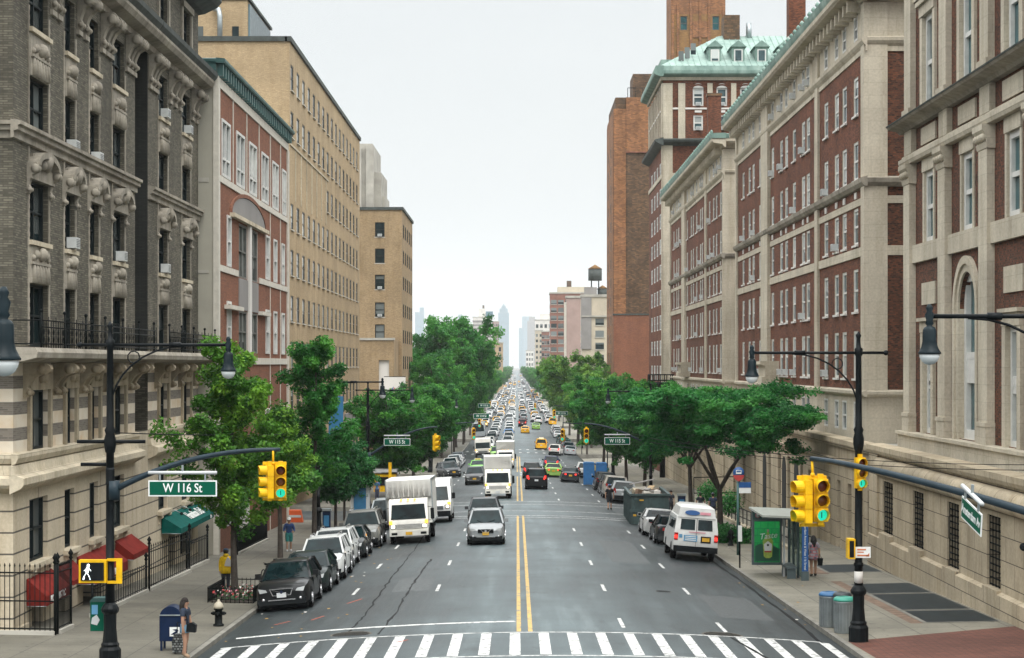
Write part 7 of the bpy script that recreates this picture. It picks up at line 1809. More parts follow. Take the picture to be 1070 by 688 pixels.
# ---- parked on the right, tails towards us
PR = 'cars parked along the right kerb'
XR = 8.05
make_car('sedan', 8.0, 98.2, (.02, .024, .026), 'black sedan parked directly ahead of the white high roof van', away=True, group=PR, plate='plate_y', lights=None)
make_car('sedan', 7.85, 105.0, WHT, 'white sedan parked between the black sedan and the dumpster', away=True, group=PR, plate='plate_y')
make_car('suv', 8.1, 146, (.34, .36, .37), 'pale suv behind the man walking in the road, just past the dumpster', away=True, group=PR, detail=1)
make_car('bigsuv', 7.9, 153.5, (.40, .38, .34), 'beige large suv second in the row past the dumpster', away=True, group=PR, detail=1, plate='plate_y')
make_car('suv', 7.9, 161, (.05, .055, .06), 'dark suv third in the row past the dumpster', away=True, group=PR, detail=1)
make_car('suv', 7.8, 170, (.03, .035, .04), 'black suv parked next to the blue toilet cabin', away=True, group=PR, detail=1)
# ---- moving
MG = 'traffic in the road'
make_truck(-5.45, 97.5, 'big white box truck with amber marker lamps, nearest on the left', boxw=2.38, boxh=3.25, cabw=1.98)
make_van(-4.95, 116, 'white delivery van with a dark nose behind the big white box truck')
make_car('suv', -1.52, 94.2, (.34, .36, .37), 'silver crossover with yellow plate driving towards us left of the yellow lines', metal=.35, group=MG, grille='vee', plate='plate_y', lights=None)
make_car('suv', -1.85, 108, (.07, .075, .08), 'dark grey car with lit headlights right behind the silver crossover', metal=.2, group=MG, lights='front')
make_truck(-1.45, 147.5, 'middle white box truck beside the yellow lines', boxw=2.2, boxh=3.3, boxl=5, cabw=1.95, plate='plate_w')
make_car('suv', -3.95, 180, (.10, .105, .11), 'grey suv left of the middle box truck', group=MG, detail=1, plate='plate_y', metal=.2)
make_car('sedan', -4.4, 217, GRN, 'lime green taxi facing us left of the middle box truck', group=MG, detail=1, cat='taxi', roofsign=True)
make_truck(-1.35, 231, 'third white box truck, farther up the lane by the yellow lines', boxw=2.25, boxh=3.3, boxl=5, cabw=1.95, detail=1, plate='plate_w')
make_car('suv', -7.4, 207, (.05, .055, .06), 'dark suv parked at an angle on the left beyond the street trees', group=PG, detail=1, yaw=16, plate='plate_y')
make_van(-4.9, 280, 'white step van with a flat front in the far left lane', W=2.3, L=6.5, H=2.9, step=True, detail=1, col=(.62, .61, .57), name='step_van')
make_car('bigsuv', 1.7, 166.5, BLK, 'black suv with bright tail lights, nearest car driving away on the right', away=True, group=MG, lights='rear', metal=.1)
make_car('suv', 1.5, 195, (.05, .055, .06), 'dark suv ahead of the black suv, beside the yellow lines', away=True, group=MG, detail=1, lights='rear')
make_car('sedan', 3.85, 202, (.27, .47, .10), 'lime green taxi seen from behind in the right lanes', away=True, group=MG, detail=1, cat='taxi', lights='rear', plate='plate_y')
make_car('sedan', 5.25, 188, (.03, .035, .04), 'dark sedan with yellow plate right of the green taxi', away=True, group=MG, detail=1, lights='rear', plate='plate_y')
make_car('suv', 7.25, 204, WHT, 'white suv at the right kerb beyond the blue toilet cabin', away=True, group=PR, detail=1)
make_car('suv', 4.1, 228, (.035, .045, .09), 'dark blue car just ahead of the rear view green taxi', away=True, group=MG, detail=1, lights='rear')
make_car('suv', 6.0, 292, (.62, .61, .57), 'cream white suv pulling out at the right side farther up', away=True, group=MG, detail=1, yaw=-9, lights='rear')
make_car('sedan', 8.3, 298, (.34, .36, .37), 'silver sedan at the right kerb beside the cream white suv', away=True, group=PR, detail=1)
make_car('minivan', 4.05, 319, YEL, 'yellow taxi van with roof sign alone in the right lane', away=True, group=MG, detail=1, cat='taxi', roofsign=True)
make_car('sedan', 1.75, 404, YEL, 'yellow taxi beside the centre line ahead of the taxi van', away=True, group=MG, detail=1, cat='taxi', roofsign=True)
make_car('sedan', 4.3, 430, (.25, .45, .10), 'far green taxi driving away under the light green tree', away=True, group=MG, detail=0, cat='taxi')
make_car('bigsuv', 1.3, 446, (.10, .03, .03), 'dark red suv with tail lights left of the far green taxi', away=True, group=MG, detail=0, lights='rear')
make_car('minivan', -1.6, 376, (.10, .25, .52), 'blue van facing us in the far queue of cars', group=MG, detail=0, cat='van')
make_car('bigsuv', -1.5, 410, WHT, 'white suv facing us just behind the blue van', group=MG, detail=0)
make_car('suv', -4.6, 405, (.60, .60, .57), 'cream suv with lit headlights in the far left lane', group=MG, detail=0, lights='front')
make_car('suv', -2.9, 275, (.26, .50, .12), 'sliver of a green taxi between the step van and the third box truck', group=MG, detail=0, cat='taxi')
rows = [(-7.9, 221, (.10, .11, .12)), (-7.9, 228, (.62, .63, .62)), (-7.9, 235, (.06, .065, .07)), (-7.9, 242, (.40, .42, .43)), (-7.9, 249, (.62, .63, .62)), (-7.9, 256, (.09, .10, .11))]
tone = lambda c: 'black' if sum(c) < .12 else 'dark grey' if sum(c) < .5 else 'silver' if sum(c) < 1.5 else 'white'
for i, (x, y, c) in enumerate(rows):
    make_car('suv' if i % 2 else 'sedan', x, y, c, ['dark grey car nearest in the far parked row on the left', 'white suv second in the far parked row on the left', 'dark car third in the far parked row on the left', 'silver suv fourth in the far parked row on the left', 'white car fifth in the far parked row on the left', 'dark suv last in the far parked row on the left'][i], group=PG, detail=1 if y < 240 else 0)
rr2 = random.Random(11)
for i, y in enumerate((310, 319, 327, 338, 346, 356, 385, 394, 404, 413)):
    c = rr2.choice([(.62, .63, .62), (.05, .055, .06), (.30, .32, .33), (.12, .13, .14), (.04, .12, .09)])
    make_car(rr2.choice(['suv', 'sedan', 'minivan']), 8.3, y, c, '%s car in the far parked row under the right hand trees' % tone(c), away=True, group=PR, detail=0)
y = 452
k = 0
while y < 2600 and k < 240:
    for x in (-7.9, -4.7, -1.6, 1.8, 4.8, 8.3):
        if rr2.random() < (.10 if x < 0 else .38): continue
        k += 1
        q = rr2.random()
        c = WHT if q < .55 else (.36, .38, .39) if q < .72 else (.05, .055, .06) if q < .87 else YEL
        cn = 'yellow' if c == YEL else tone(c)
        make_car(rr2.choice(['suv', 'sedan', 'minivan', 'bigsuv']), x+rr2.uniform(-.45, .45), y+rr2.uniform(-4, 4), c, ('%s cab in the distant queue of traffic' if c == YEL else '%s car in the distant queue of traffic') % cn, away=x > 0, group='distant queue of traffic', detail=0, cat='taxi' if c == YEL else 'car', lights='front' if x < 0 and rr2.random() < .3 else None)
    y += 11 if y < 700 else 22 if y < 1000 else 75 if y < 1600 else 170
for i, (x, y, c) in enumerate(((-4.7, 318, WHT), (-1.5, 300, (.36, .38, .39)), (-4.8, 334, (.62, .61, .58)), (-1.6, 336, WHT), (-4.6, 352, (.06, .065, .07)), (-1.5, 358, (.62, .61, .58)), (-4.7, 372, WHT), (-4.6, 388, (.36, .38, .39)), (-1.6, 394, (.62, .63, .62)), (-4.5, 424, WHT), (-1.6, 428, WHT), (-4.6, 440, (.36, .38, .39)), (-1.5, 442, (.62, .61, .58)))):
    make_car(('suv', 'bigsuv', 'minivan')[i % 3], x, y, c, '%s car facing us in the queue between the step van and the grey bus' % tone(c), group='queue between step van and bus', detail=0, lights='front' if i % 3 == 0 else None)
# ---- white paratransit van, tail towards us
def paratransit():
    order = []
    def part(n): b = MB(); order.append((n, b)); return b
    body = paintm((.68, .69, .67)); W = 2.02; hw = W/2; L = 5.6
    b = part('body')
    # y=0 tail here, L nose
    prof = [(0.0, .55), (-.02, 1.0), (.04, 1.35), (.22, 2.0), (3.9, 2.05), (4.35, 1.32), (5.35, 1.12), (5.55, .9), (5.55, .45), (0.02, .45)]
    rings = [(-1.0, .0), (1.0, .0)]
    n_ = len(prof)
    vs = []
    for s, ins in ((-1, 0), (-1, 1), (1, 1), (1, 0)):
        for a, z in prof:
            tumble = .10*max(0, (z-1.25)/.8)
            w = hw-tumble-(.0 if ins == 0 else .05)
            vs.append((s*w, a+(0 if ins == 0 else (-.012 if a < .5 else .0)), z+(0 if ins == 0 else (.03 if z > 1.9 else 0))))
    fs = []
    for r_ in range(3):
        for i in range(n_): fs.append((r_*n_+i, r_*n_+(i+1) % n_, (r_+1)*n_+(i+1) % n_, (r_+1)*n_+i))
    fs.append(tuple(range(n_))[::-1]); fs.append(tuple(3*n_+i for i in range(n_)))
    b.mesh(vs, fs, body, False)
    r = part('raised_roof')
    lo = [(.17, 1.98), (3.95, 2.04)]
    v2 = [(-.87, .15, 1.97), (.87, .15, 1.97), (.87, 4.0, 2.03), (-.87, 4.0, 2.03), (-.79, .24, 2.42), (.79, .24, 2.42), (.76, 3.2, 2.46), (-.76, 3.2, 2.46), (-.62, .40, 2.53), (.62, .40, 2.53), (.6, 3.0, 2.57), (-.6, 3.0, 2.57)]
    r.mesh(v2, [(0, 1, 5, 4), (1, 2, 6, 5), (2, 3, 7, 6), (3, 0, 4, 7), (4, 5, 9, 8), (5, 6, 10, 9), (6, 7, 11, 10), (7, 4, 8, 11), (8, 9, 10, 11)], body, True)
    ycab = lambda z: (.04+(.22-.04)*(z-1.35)/.65) if z > 1.35 else .0
    for s in (-1, 1):
        rw = part('rear_window'); x0, x1 = sorted((s*.07, s*.74)); 
        rw.prism([(x0, ycab(1.42)-.02, 1.42), (x1, ycab(1.42)-.02, 1.42), (x1-.03*(s > 0), ycab(1.9)-.02, 1.9), (x0+.03*(s < 0), ycab(1.9)-.02, 1.9)], m('carglass'), 0, (0, -.012, 0), (0, .01, 0))
        t_ = part('taillight'); t_.box(*sorted((s*.83, s*1.0)), -.045, .1, .92, 1.26, m('taillight')); t_.box(*sorted((s*.85, s*.98)), -.055, -.046, 1.0, 1.15, m('taillit'))
        sw = part('side_window')
        for y0, y1 in ((.45, 1.5), (1.62, 2.7), (2.85, 3.8)):
            xa = hw-.10*.15/.8*1.0; xb = hw-.10*.62/.8
            sw.prism([(s*(hw-.02), y0, 1.40), (s*(hw-.02), y1, 1.40), (s*(hw-.078), y1-.03, 1.87), (s*(hw-.078), y0+.05, 1.87)], m('carglass'), 0, (-.008, 0, 0), (.008, 0, 0))
        mr = part('mirror'); mr.box(*sorted((s*(hw+.06), s*(hw+.28))), 4.0, 4.1, 1.35, 1.7, m('black_plastic'))
    part('door_seam').box(-.012, .012, -.03, .06, .6, 1.95, m('grey_far'))
    bp = part('bumper'); bp.box(-hw*1.0, hw*1.0, -.2, .03, .42, .68, m('black_plastic'))
    pl = part('license_plate'); pl.box(.28, .62, -.05, -.035, .93, 1.10, m('plate_y')); pl.box(.22, .68, -.042, -.024, .86, 1.16, m('black_plastic'))
    st_ = part('blue_notice'); st_.box(-.56, .06, -.044, -.026, .90, 1.18, m('sticker_blue'))
    for k in range(3): st_.box(-.5, .0, -.05, -.0445, .94+k*.08, .975+k*.08, m('sign_white'))
    part('access_badge').box(-.78, -.63, -.044, -.026, 1.04, 1.2, m('sticker_blue'))
    part('red_lettering_strip').box(-.35, .42, ycab(1.32)-.052, ycab(1.32)-.042, 1.3, 1.345, m('fl_pink'))
    lg = part('oval_logo'); lg.mesh([(-.22+.34*math.cos(2*PI*k/20), .19+.10*math.sin(2*PI*k/20)*.2, 2.2+.115*math.sin(2*PI*k/20)) for k in range(20)]+[(-.22+.34*math.cos(2*PI*k/20), .15+.10*math.sin(2*PI*k/20)*.2, 2.2+.115*math.sin(2*PI*k/20)) for k in range(20)], [tuple(range(20, 40))]+[(k, (k+1) % 20, 20+(k+1) % 20, 20+k) for k in range(20)], m('buspanel'))
    part('red_logo_word').prism([(.14, .14, 2.13), (.62, .14, 2.13), (.62, .17, 2.25), (.14, .17, 2.25)], m('fl_pink'), 0, (0, 0, 0), (0, .02, 0))
    r_ = .36
    for y in (1.25, 4.55):
        for s in (-1, 1):
            wh = part('wheel'); wh.lathe([(r_*.6, .12), (r_*.95, .12), (r_, .08), (r_, -.08), (r_*.95, -.12), (r_*.6, -.12)], (s*(hw-.13), y, r_), m('tyre'), 18, axis='x')
            rb = MB(); rb.lathe([(r_*.62, .11*s), (r_*.45, .07*s), (r_*.2, .09*s), (.04, .12*s)], (s*(hw-.13), y, r_), m('chrome'), 14, axis='x', smooth=False); order.append(('>rim', rb))
            b.prism([(0, y+(r_+.07)*math.cos(a), r_+(r_+.07)*math.sin(a)) for a in [PI*k/8 for k in range(9)]], m('black_plastic'), 0, (min(s*(hw-.4), s*(hw+.004)), 0, 0), (max(s*(hw-.4), s*(hw+.004)), 0, 0))
    for q in order: q[1].xform(Matrix.Translation((0, 0, .0)))
    finish('minibus', order, 8.12, 87.6, L, False, 0, 'white high roof minibus with a blue oval logo parked at the right kerb', 'van', None, 2)
paratransit()
# ---- dumpster
def dumpster():
    x0, x1, y0, y1 = 6.95, 9.25, 116.3, 123.2; z = zroad(8.3, 117)
    rt = empty('dumpster', (8.1, 119.7, zroad(8.1, 119.7)), 'long grey green rubbish skip heaped with waste at the right kerb', 'dumpster')
    M_['skip'] = mat('skip_grey_green', (.045, .075, .075), .55, var=.4, scale=1.5); sk = m('skip')
    zb, zt = z+.12, z+1.85
    mb = MB()
    for a, b, c, d in ((x0, x0+.06, y0, y1), (x1-.06, x1, y0, y1), (x0+.061, x1-.061, y0, y0+.06), (x0+.061, x1-.061, y1-.06, y1)): mb.box(a, b, c, d, zb, zt, sk)
    mb.box(x0+.061, x1-.061, y0+.061, y1-.061, zb, zb+.05, sk); mb.build('body', rt)
    mb = MB()
    for k in range(8): y = y0+.3+k*.9; mb.box(x0-.09, x0-.002, y, y+.14, zb, zt-.1, sk)
    for k in range(3): xx = x0+.2+k*.9; mb.box(xx, xx+.14, y0-.09, y0-.002, zb, zt-.12, sk)
    mb.build('ribs', rt)
    mb = MB(); mb.box(x0-.1, x0+.08, y0-.1, y1+.1, zt, zt+.12, sk); mb.box(x1-.08, x1+.1, y0-.1, y1+.1, zt, zt+.12, sk); mb.box(x0+.081, x1-.081, y0-.1, y0+.08, zt, zt+.12, sk); mb.box(x0-.12, x1+.1, y0-.12, y0-.091, zb+.75, zb+.9, sk); mb.build('rim', rt)
    mb = MB(); mb.box(x0+.5, x0+.75, y0-.11, y0-.095, zt-.3, zt-.22, m('plate_y')); mb.box(x1-.7, x1-.3, y0-.135, y0-.121, zb+.78, zb+.87, m('fl_red')); mb.box(x0+.12, x0+.3, y0-.11, y0-.092, zb+.5, zb+.62, m('plate_y')); mb.build('sticker', rt)
    # its load
    mb = MB(); rr = random.Random(5)
    for k in range(46):
        M = Matrix.Translation((rr.uniform(x0+.5, x1-.5), rr.uniform(y0+.5, y1-.6), zt-.25+rr.uniform(-.2, .2))) @ Matrix.Rotation(rr.uniform(0, 3), 4, 'Z') @ Matrix.Rotation(rr.uniform(-.6, .6), 4, 'X')
        mb.obox(M, rr.uniform(.2, .9), rr.uniform(.2, .7), rr.uniform(.1, .4), m(rr.choice(['white_far', 'concrete', 'grey_far', 'rusty', 'lime_plain', 'black_plastic'])))
    tag(mb.build('rubble'), kind='stuff')
    for a, b, c, lab in (((x0+.3, y1-.6, zt+.3), (x1-.4, y1-.3, zt+.62), 'grey_far', 'grey board lying across the far end of the skip'), ((x0+.9, y0+.6, zt-.05), (x0+1.6, y1-2, zt+.30), 'tan_brick', 'pale plank leaning along the heaped skip')):
        mb = MB(); mb.bar(a, b, .4, .05, m(c)); tag(mb.build('waste_board'), lab, 'board')
dumpster()
# ---- blue toilet cabins
for x, y, lab in ((6.85, 181.5, 'bright blue toilet cabin standing at the right kerb'), (8.15, 184, 'second blue toilet cabin showing only its roof behind the parked suv')):
    z = zroad(x, y); rt = empty('toilet_cabin', (x, y, z), lab, 'toilet cabin', 'blue toilet cabins'); mt = m('cabin_blue') if 'cabin_blue' in M_ else M_.setdefault('cabin_blue', mat('cabin_blue', (.03, .16, .40), .5))
    mb = MB(); mb.box(x-.52, x+.52, y, y+1.05, z+.1, z+2.05, mt); mb.build('shell', rt)
    mb = MB(); mb.prism([(x-.56, y-.04, z+2.05), (x+.56, y-.04, z+2.05), (x+.46, y-.04, z+2.22), (x-.46, y-.04, z+2.22)], mt, 0, (0, 0, 0), (0, 1.13, 0)); mb.build('roof', rt)
    mb = MB(); mb.box(x-.4, x+.4, y-.03, y-.004, z+.18, z+1.95, mt); mb.box(x+.25, x+.32, y-.05, y-.031, z+1.0, z+1.15, m('white')); mb.build('door', rt)
# ---- grey bus parked on the left, far
def bus(x, yf, label, col=(.30, .33, .34)):
    order = []
    def part(n): b = MB(); order.append((n, b)); return b
    bm = paintm(col); b = part('body'); b.prism([(0, 0, .4), (0, .02, 1.3), (0, .25, 2.9), (0, .4, 3.1), (0, 11, 3.1), (0, 11, .4)], bm, 0, (-1.27, 0, 0), (1.27, 0, 0))
    w = part('windshield'); w.prism([(-1.15, .03, 1.35), (1.15, .03, 1.35), (1.1, .2, 2.6), (-1.1, .2, 2.6)], m('carglass'), 0, (0, -.03, 0), (0, 0, 0))
    w = part('destination_sign'); w.box(-.8, .8, .16, .22, 2.65, 2.92, m('black_plastic'))
    for s in (-1, 1):
        h = part('headlight'); h.box(*sorted((s*.8, s*1.12)), -.03, .02, .75, .95, m('headlight'))
        sw = part('side_window'); sw.box(*sorted((s*1.265, s*1.28)), .8, 10.5, 1.4, 2.6, m('carglass'))
        for y in (2.3, 8.5): wh = part('wheel'); wh.lathe([(.3, .14), (.48, .14), (.5, .1), (.5, -.1), (.48, -.14), (.3, -.14)], (s*1.14, y, .5), m('tyre'), 16, axis='x')
    finish('city_bus', order, x, yf, 11, False, 0, label, 'bus', None, 1)
bus(-7.6, 385, 'grey bus standing at the left kerb in the far distance')
# ---- bicycle chained by the first ginkgo
def bicycle(x, y, ang):
    z = zwalk(x, y); rt = empty('bicycle', (x, y, z), 'black bicycle locked up behind the first parked wagon on the left pavement', 'bicycle', rz=ang); im = m('iron')
    for yy in (-.52, .52): mb = MB(); mb.tube([(0, yy+.33*math.cos(2*PI*k/20), .34+.33*math.sin(2*PI*k/20)) for k in range(21)], .022, m('tyre'), 6, False); w = mb.build('wheel', rt, world=False); s = MB(); [s.tube([(0, yy, .34), (0, yy+.31*math.cos(PI*k/5), .34+.31*math.sin(PI*k/5))], .004, m('steel'), 3) for k in range(10)]; s.build('spokes', w, world=False)
    mb = MB()
    for a, b in (((0, .52, .34), (0, .12, .3)), ((0, .12, .3), (0, .22, .85)), ((0, .22, .8), (0, -.38, .85)), ((0, -.38, .8), (0, .12, .3)), ((0, .52, .34), (0, .22, .75)), ((0, -.52, .34), (0, -.38, .95))): mb.tube([a, b], .018, im, 6)
    mb.build('frame', rt, world=False)
    mb = MB(); mb.tube([(-.26, -.3, 1.02), (-.2, -.42, 1.0), (.2, -.42, 1.0), (.26, -.3, 1.02)], .015, im, 5); mb.build('handlebar', rt, world=False)
    mb = MB(); mb.ball((0, .24, .9), .1, im, 8, (.7, 1.4, .35)); mb.build('saddle', rt, world=False)
bicycle(-9.55, 73.4, R(25)); 
# ================================================================== trees
def leaf_mesh(name, centres, radii, per, size, mt, seed, flat=1.0, hang=0.0):
    """many small leaf faces in clumps; returns mesh. centres Nx3, radii N"""
    g = np.random.default_rng(seed); n = len(centres)*per
    C = np.repeat(np.array(centres), per, axis=0); Rr = np.repeat(np.array(radii), per)
    d = g.normal(size=(n, 3)); d /= np.linalg.norm(d, axis=1)[:, None]+1e-9
    rad = Rr*g.random(n)**.45
    d[:, 2] *= flat; P = C+d*rad[:, None]
    # leaf frames
    nrm = g.normal(size=(n, 3))*.75; nrm[:, 2] += .7; nrm += d*.5; nrm /= np.linalg.norm(nrm, axis=1)[:, None]
    t1 = np.cross(nrm, g.normal(size=(n, 3))); t1 /= np.linalg.norm(t1, axis=1)[:, None]+1e-9; t2 = np.cross(nrm, t1)
    s = size*(.55+.9*g.random(n))
    a = t1*s[:, None]; b = t2*(s*.62)[:, None]
    V = np.stack([P-a, P-b*.9+a*.1, P+a, P+b*.9+a*.1], axis=1).reshape(-1, 3)
    me = bpy.data.meshes.new(name); me.vertices.add(4*n); me.vertices.foreach_set('co', V.astype(np.float32).ravel())
    me.loops.add(4*n); me.loops.foreach_set('vertex_index', np.arange(4*n, dtype=np.int32))
    me.polygons.add(n); me.polygons.foreach_set('loop_start', np.arange(0, 4*n, 4, dtype=np.int32)); 
    me.update(calc_edges=True)
    tone = np.clip(np.repeat(g.random(len(centres))**1.3, per)*.75+g.random(n)*.3, 0, 1)     # each spray of leaves has its own green
    at = me.attributes.new('tone', 'FLOAT', 'FACE'); at.data.foreach_set('value', tone.astype(np.float32))
    me.materials.append(mt); return me
def grow(seed, H, trunk_h, spread, kind):
    """branch skeleton: list of (points, radii) and clump centres"""
    g = random.Random(seed); br = []; cl = []
    lean = Vector((g.uniform(-.05, .05), g.uniform(-.05, .05), 1))
    if kind == 'locust':                                    # short trunk, spreading layered limbs
        top = lean*trunk_h; br.append(([Vector((0, 0, -.2)), top*.5, top], [.17, .14, .12]))
        nl = 6
        for i in range(nl):
            a = 2*PI*i/nl+g.uniform(-.4, .4); up = g.uniform(.55, 1.0); Ls = spread*g.uniform(.75, 1.05)
            p = [top]
            for k in range(1, 6):
                t_ = k/5; p.append(top+Vector((math.cos(a)*Ls*t_, math.sin(a)*Ls*t_, (H-trunk_h)*up*(1-(1-t_)**1.7)*.86))+Vector((g.uniform(-.2, .2), g.uniform(-.2, .2), g.uniform(-.12, .12))))
            br.append((p, [.10, .08, .06, .045, .03, .015]))
            for k in (2, 3, 4, 5):
                for j in range(4):
                    b = a+g.uniform(-1.5, 1.5); L2 = spread*g.uniform(.18, .45)
                    q = p[k]+Vector((math.cos(b)*L2, math.sin(b)*L2, g.uniform(-.1, .75))); br.append(([p[k], (p[k]+q)/2+Vector((0, 0, .1)), q], [.03, .02, .008]))
                    for u in range(3): cl.append(p[k].lerp(q, g.uniform(.45, 1.1))+Vector((g.uniform(-.35, .35), g.uniform(-.35, .35), g.uniform(-.15, .35))))
        for i in range(150):
            a = g.uniform(0, 2*PI); r_ = spread*.98*math.sqrt(g.random()); q = (r_/spread)**2; dn = g.random()**1.6*(1.1+2.0*q)
            cl.append(Vector((math.cos(a)*r_, math.sin(a)*r_, H-.35-1.3*q-dn)))
    elif kind == 'ginkgo':                                  # upright leader, ascending spurs of leaves
        n = 9; sp_ = [Vector((lean.x*H*t_*.4+g.uniform(-.1, .1)*t_, lean.y*H*t_*.4, H*t_*.94)) for t_ in [k/n for k in range(n+1)]]
        br.append((sp_, [.14*(1-.85*k/n) for k in range(n+1)]))
        nb = 26
        for i in range(nb):
            t_ = (trunk_h+(H*.93-trunk_h)*((i+.3)/nb))/ (H*.94); k = t_*n; b0 = sp_[int(min(k, n-1))].lerp(sp_[min(int(k)+1, n)], k-int(k))
            a = i*2.4+g.uniform(-.4, .4); w = spread*(1.05-.72*((t_*H-trunk_h)/(H-trunk_h))**1.0)*g.uniform(.6, 1.2); up = g.uniform(.25, .85)
            e = b0+Vector((math.cos(a)*w, math.sin(a)*w, w*up)); br.append(([b0, b0.lerp(e, .5)-Vector((0, 0, .08)), e], [.035, .022, .008]))
            for u in range(7): cl.append(b0.lerp(e, .25+.85*u/6)+Vector((g.uniform(-.18, .18), g.uniform(-.18, .18), g.uniform(-.16, .18))))
        for u in range(6): cl.append(sp_[-1]+Vector((g.uniform(-.15, .15), g.uniform(-.15, .15), g.uniform(-.9, .5))))
    else:                                                   # broad crowned park tree
        top = lean*trunk_h; br.append(([Vector((0, 0, -.3)), top*.5, top], [.02*H, .017*H, .015*H]))
        nl = 9
        for i in range(nl):
            a = 2*PI*i/nl+g.uniform(-.4, .4); el = g.uniform(.25, 1.25) if i else 1.5; Ls = (H-trunk_h)*g.uniform(.8, 1.0)
            hx = min(spread, Ls*math.cos(el)); p = [top]
            for k in range(1, 6):
                t_ = k/5; p.append(top+Vector((math.cos(a)*hx*t_**.9, math.sin(a)*hx*t_**.9, (H-trunk_h)*(.35+.6*math.sin(el))*t_*.96))+Vector((g.uniform(-1, 1), g.uniform(-1, 1), g.uniform(-.5, .5)))*.03*H)
            br.append((p, [.010*H, .008*H, .006*H, .004*H, .003*H, .001*H]))
            for k in range(1, 6):
                for j in range(5):
                    d = Vector((g.gauss(0, 1), g.gauss(0, 1), g.gauss(.25, .7))).normalized()*spread*g.uniform(.18, .42); q = p[k]+d
                    br.append(([p[k], (p[k]+q)/2, q], [.003*H, .002*H, .0008*H]))
                    for u in range(3): cl.append(p[k].lerp(q, g.uniform(.5, 1.15))+Vector((g.gauss(0, 1), g.gauss(0, 1), g.gauss(0, .8)))*.028*H)
    return br, cl
TREE = {}
def tree_proto(key, seed, H, trunk_h, spread, kind, mt, per, size, crad, flat=.8):
    br, cl = grow(seed, H, trunk_h, spread, kind)
    mb = MB()
    for p, r_ in br: mb.tube(p, r_, m('bark'), 7 if r_[0] > .05 else 4, cap=False)
    g = random.Random(seed+5)
    crown = leaf_mesh('crown', [tuple(c) for c in cl], [crad*g.uniform(.6, 1.3) for c in cl], per, size, m(mt), seed, flat)
    TREE[key] = (mb.data('trunk'), crown)
def tree(key, x, y, label, rz=0, sc=(1, 1, 1), group=None, name='street_tree', z=None):
    zz = zwalk(x, y) if z is None else z
    rt = empty(name, (x, y, zz), label, 'tree', group, rz=rz); rt.scale = sc
    for n_, me in zip(('trunk', 'crown'), TREE[key]):
        o = bpy.data.objects.new(n_, me); COL.objects.link(o); setparent(o, rt)
    return rt
tree_proto('ginkgo1', 21, 9.2, 2.2, 2.6, 'ginkgo', 'leaf_ginkgo', 190, .075, .43, .9)
tree_proto('ginkgo2', 37, 10.7, 2.8, 2.2, 'ginkgo', 'leaf_park', 170, .078, .40, .9)
tree_proto('ginkgo3', 53, 7.0, 2.4, 1.6, 'ginkgo', 'leaf_ginkgo', 130, .08, .44, .9)
tree_proto('bushy', 61, 5.4, 1.7, 1.7, 'park', 'leaf_dark', 46, .10, .42, .9)
tree_proto('locust1', 71, 8.4, 2.7, 4.0, 'locust', 'leaf_locust', 170, .078, .58, .5)
tree_proto('locust2', 83, 8.6, 2.9, 3.7, 'locust', 'leaf_dark', 165, .082, .58, .5)
tree_proto('park1', 91, 20, 5.0, 7.5, 'park', 'leaf_park', 105, .23, 1.15, .75)
tree_proto('park2', 97, 20, 5.0, 7.5, 'park', 'leaf_park', 105, .23, 1.15, .75)
tree_proto('light', 103, 18, 5.0, 6.5, 'park', 'leaf_light', 95, .21, 1.0, .75)
G1 = 'street trees on the left pavement'; G2 = 'street trees on the right pavement'; G3 = 'park trees beyond the tan blocks'
tree('ginkgo1', -10.25, 69.5, 'yellow green ginkgo in the flower bed behind the walk signal post', .4, group=G1, name='ginkgo_tree')
tree('ginkgo3', -11.0, 89, 'smaller ginkgo behind the first one, above the man in blue', 1.2, group=G1, name='ginkgo_tree')
tree('ginkgo2', -9.9, 93.5, 'tall slender ginkgo with a pointed top before the tan hospital wing', 2.3, group=G1, name='ginkgo_tree')
tree('bushy', -10.6, 112, 'low dark bushy street tree behind the parked white cars', 0, group=G1)
tree('bushy', -10.9, 121, 'dark young tree beside the blue kiosk', 2, (.9, .9, .85), group=G1)
tree('park2', -9.9, 158, 'dark spreading tree behind the left W 115 St sign', .7, (.46, .46, .42), group=G1)
tree('park1', -9.8, 180, 'second spreading tree past the left W 115 St sign', 2.9, (.46, .46, .44), group=G1)
tree('park2', -10.4, 232, 'street tree in front of the park trees on the left', 4, (.5, .5, .5), group=G1)
for (px, Y, top, key, rz, w, lab) in ((452, 318, 345, 'park1', 0, 1.0, 'leftmost tall park tree, next to the white banner'), (476, 335, 338, 'park2', 1.1, .8, 'tallest park tree with thin twigs against the sky'), (490, 350, 352, 'park1', 2.2, .55, 'broad park tree in the middle of the left tree mass'), (502, 400, 369, 'park2', 3.0, .62, 'park tree stepping down towards the street gap'), (510, 480, 380, 'park1', 4.0, .72, 'farther park tree near the street gap on the left'), (516, 590, 388, 'park2', 5.0, .72, 'small looking far tree just left of the street gap'), (462, 290, 378, 'park2', .5, .8, 'lower park tree in front by the left pavement'), (490, 300, 392, 'park1', 5.2, .7, 'round street side tree below the tallest park tree'), (505, 360, 398, 'park2', 2.7, .6, 'low tree over the far signals on the left'), (518, 420, 402, 'park1', 1.7, .55, 'lowest far tree beside the distant traffic on the left')):
    x = (px-540)*Y/2000; zb = zwalk(-10, Y); h = 6.3-(top-381)*Y/2000-zb
    tree(key, min(x, -9.8), Y, lab, rz, (h/20*w*1.05, h/20*w*1.05, h/20), G3, 'park_tree', zb)
tree('locust1', 10.75, 101, 'large spreading honey locust behind the white minibus', 1.0, (1.12, 1.12, 1.0), group=G2, name='honey_locust')
tree('locust2', 12.2, 134, 'second honey locust beyond the first, over the two walkers', 2.0, (1.1, 1.1, 1.02), group=G2)
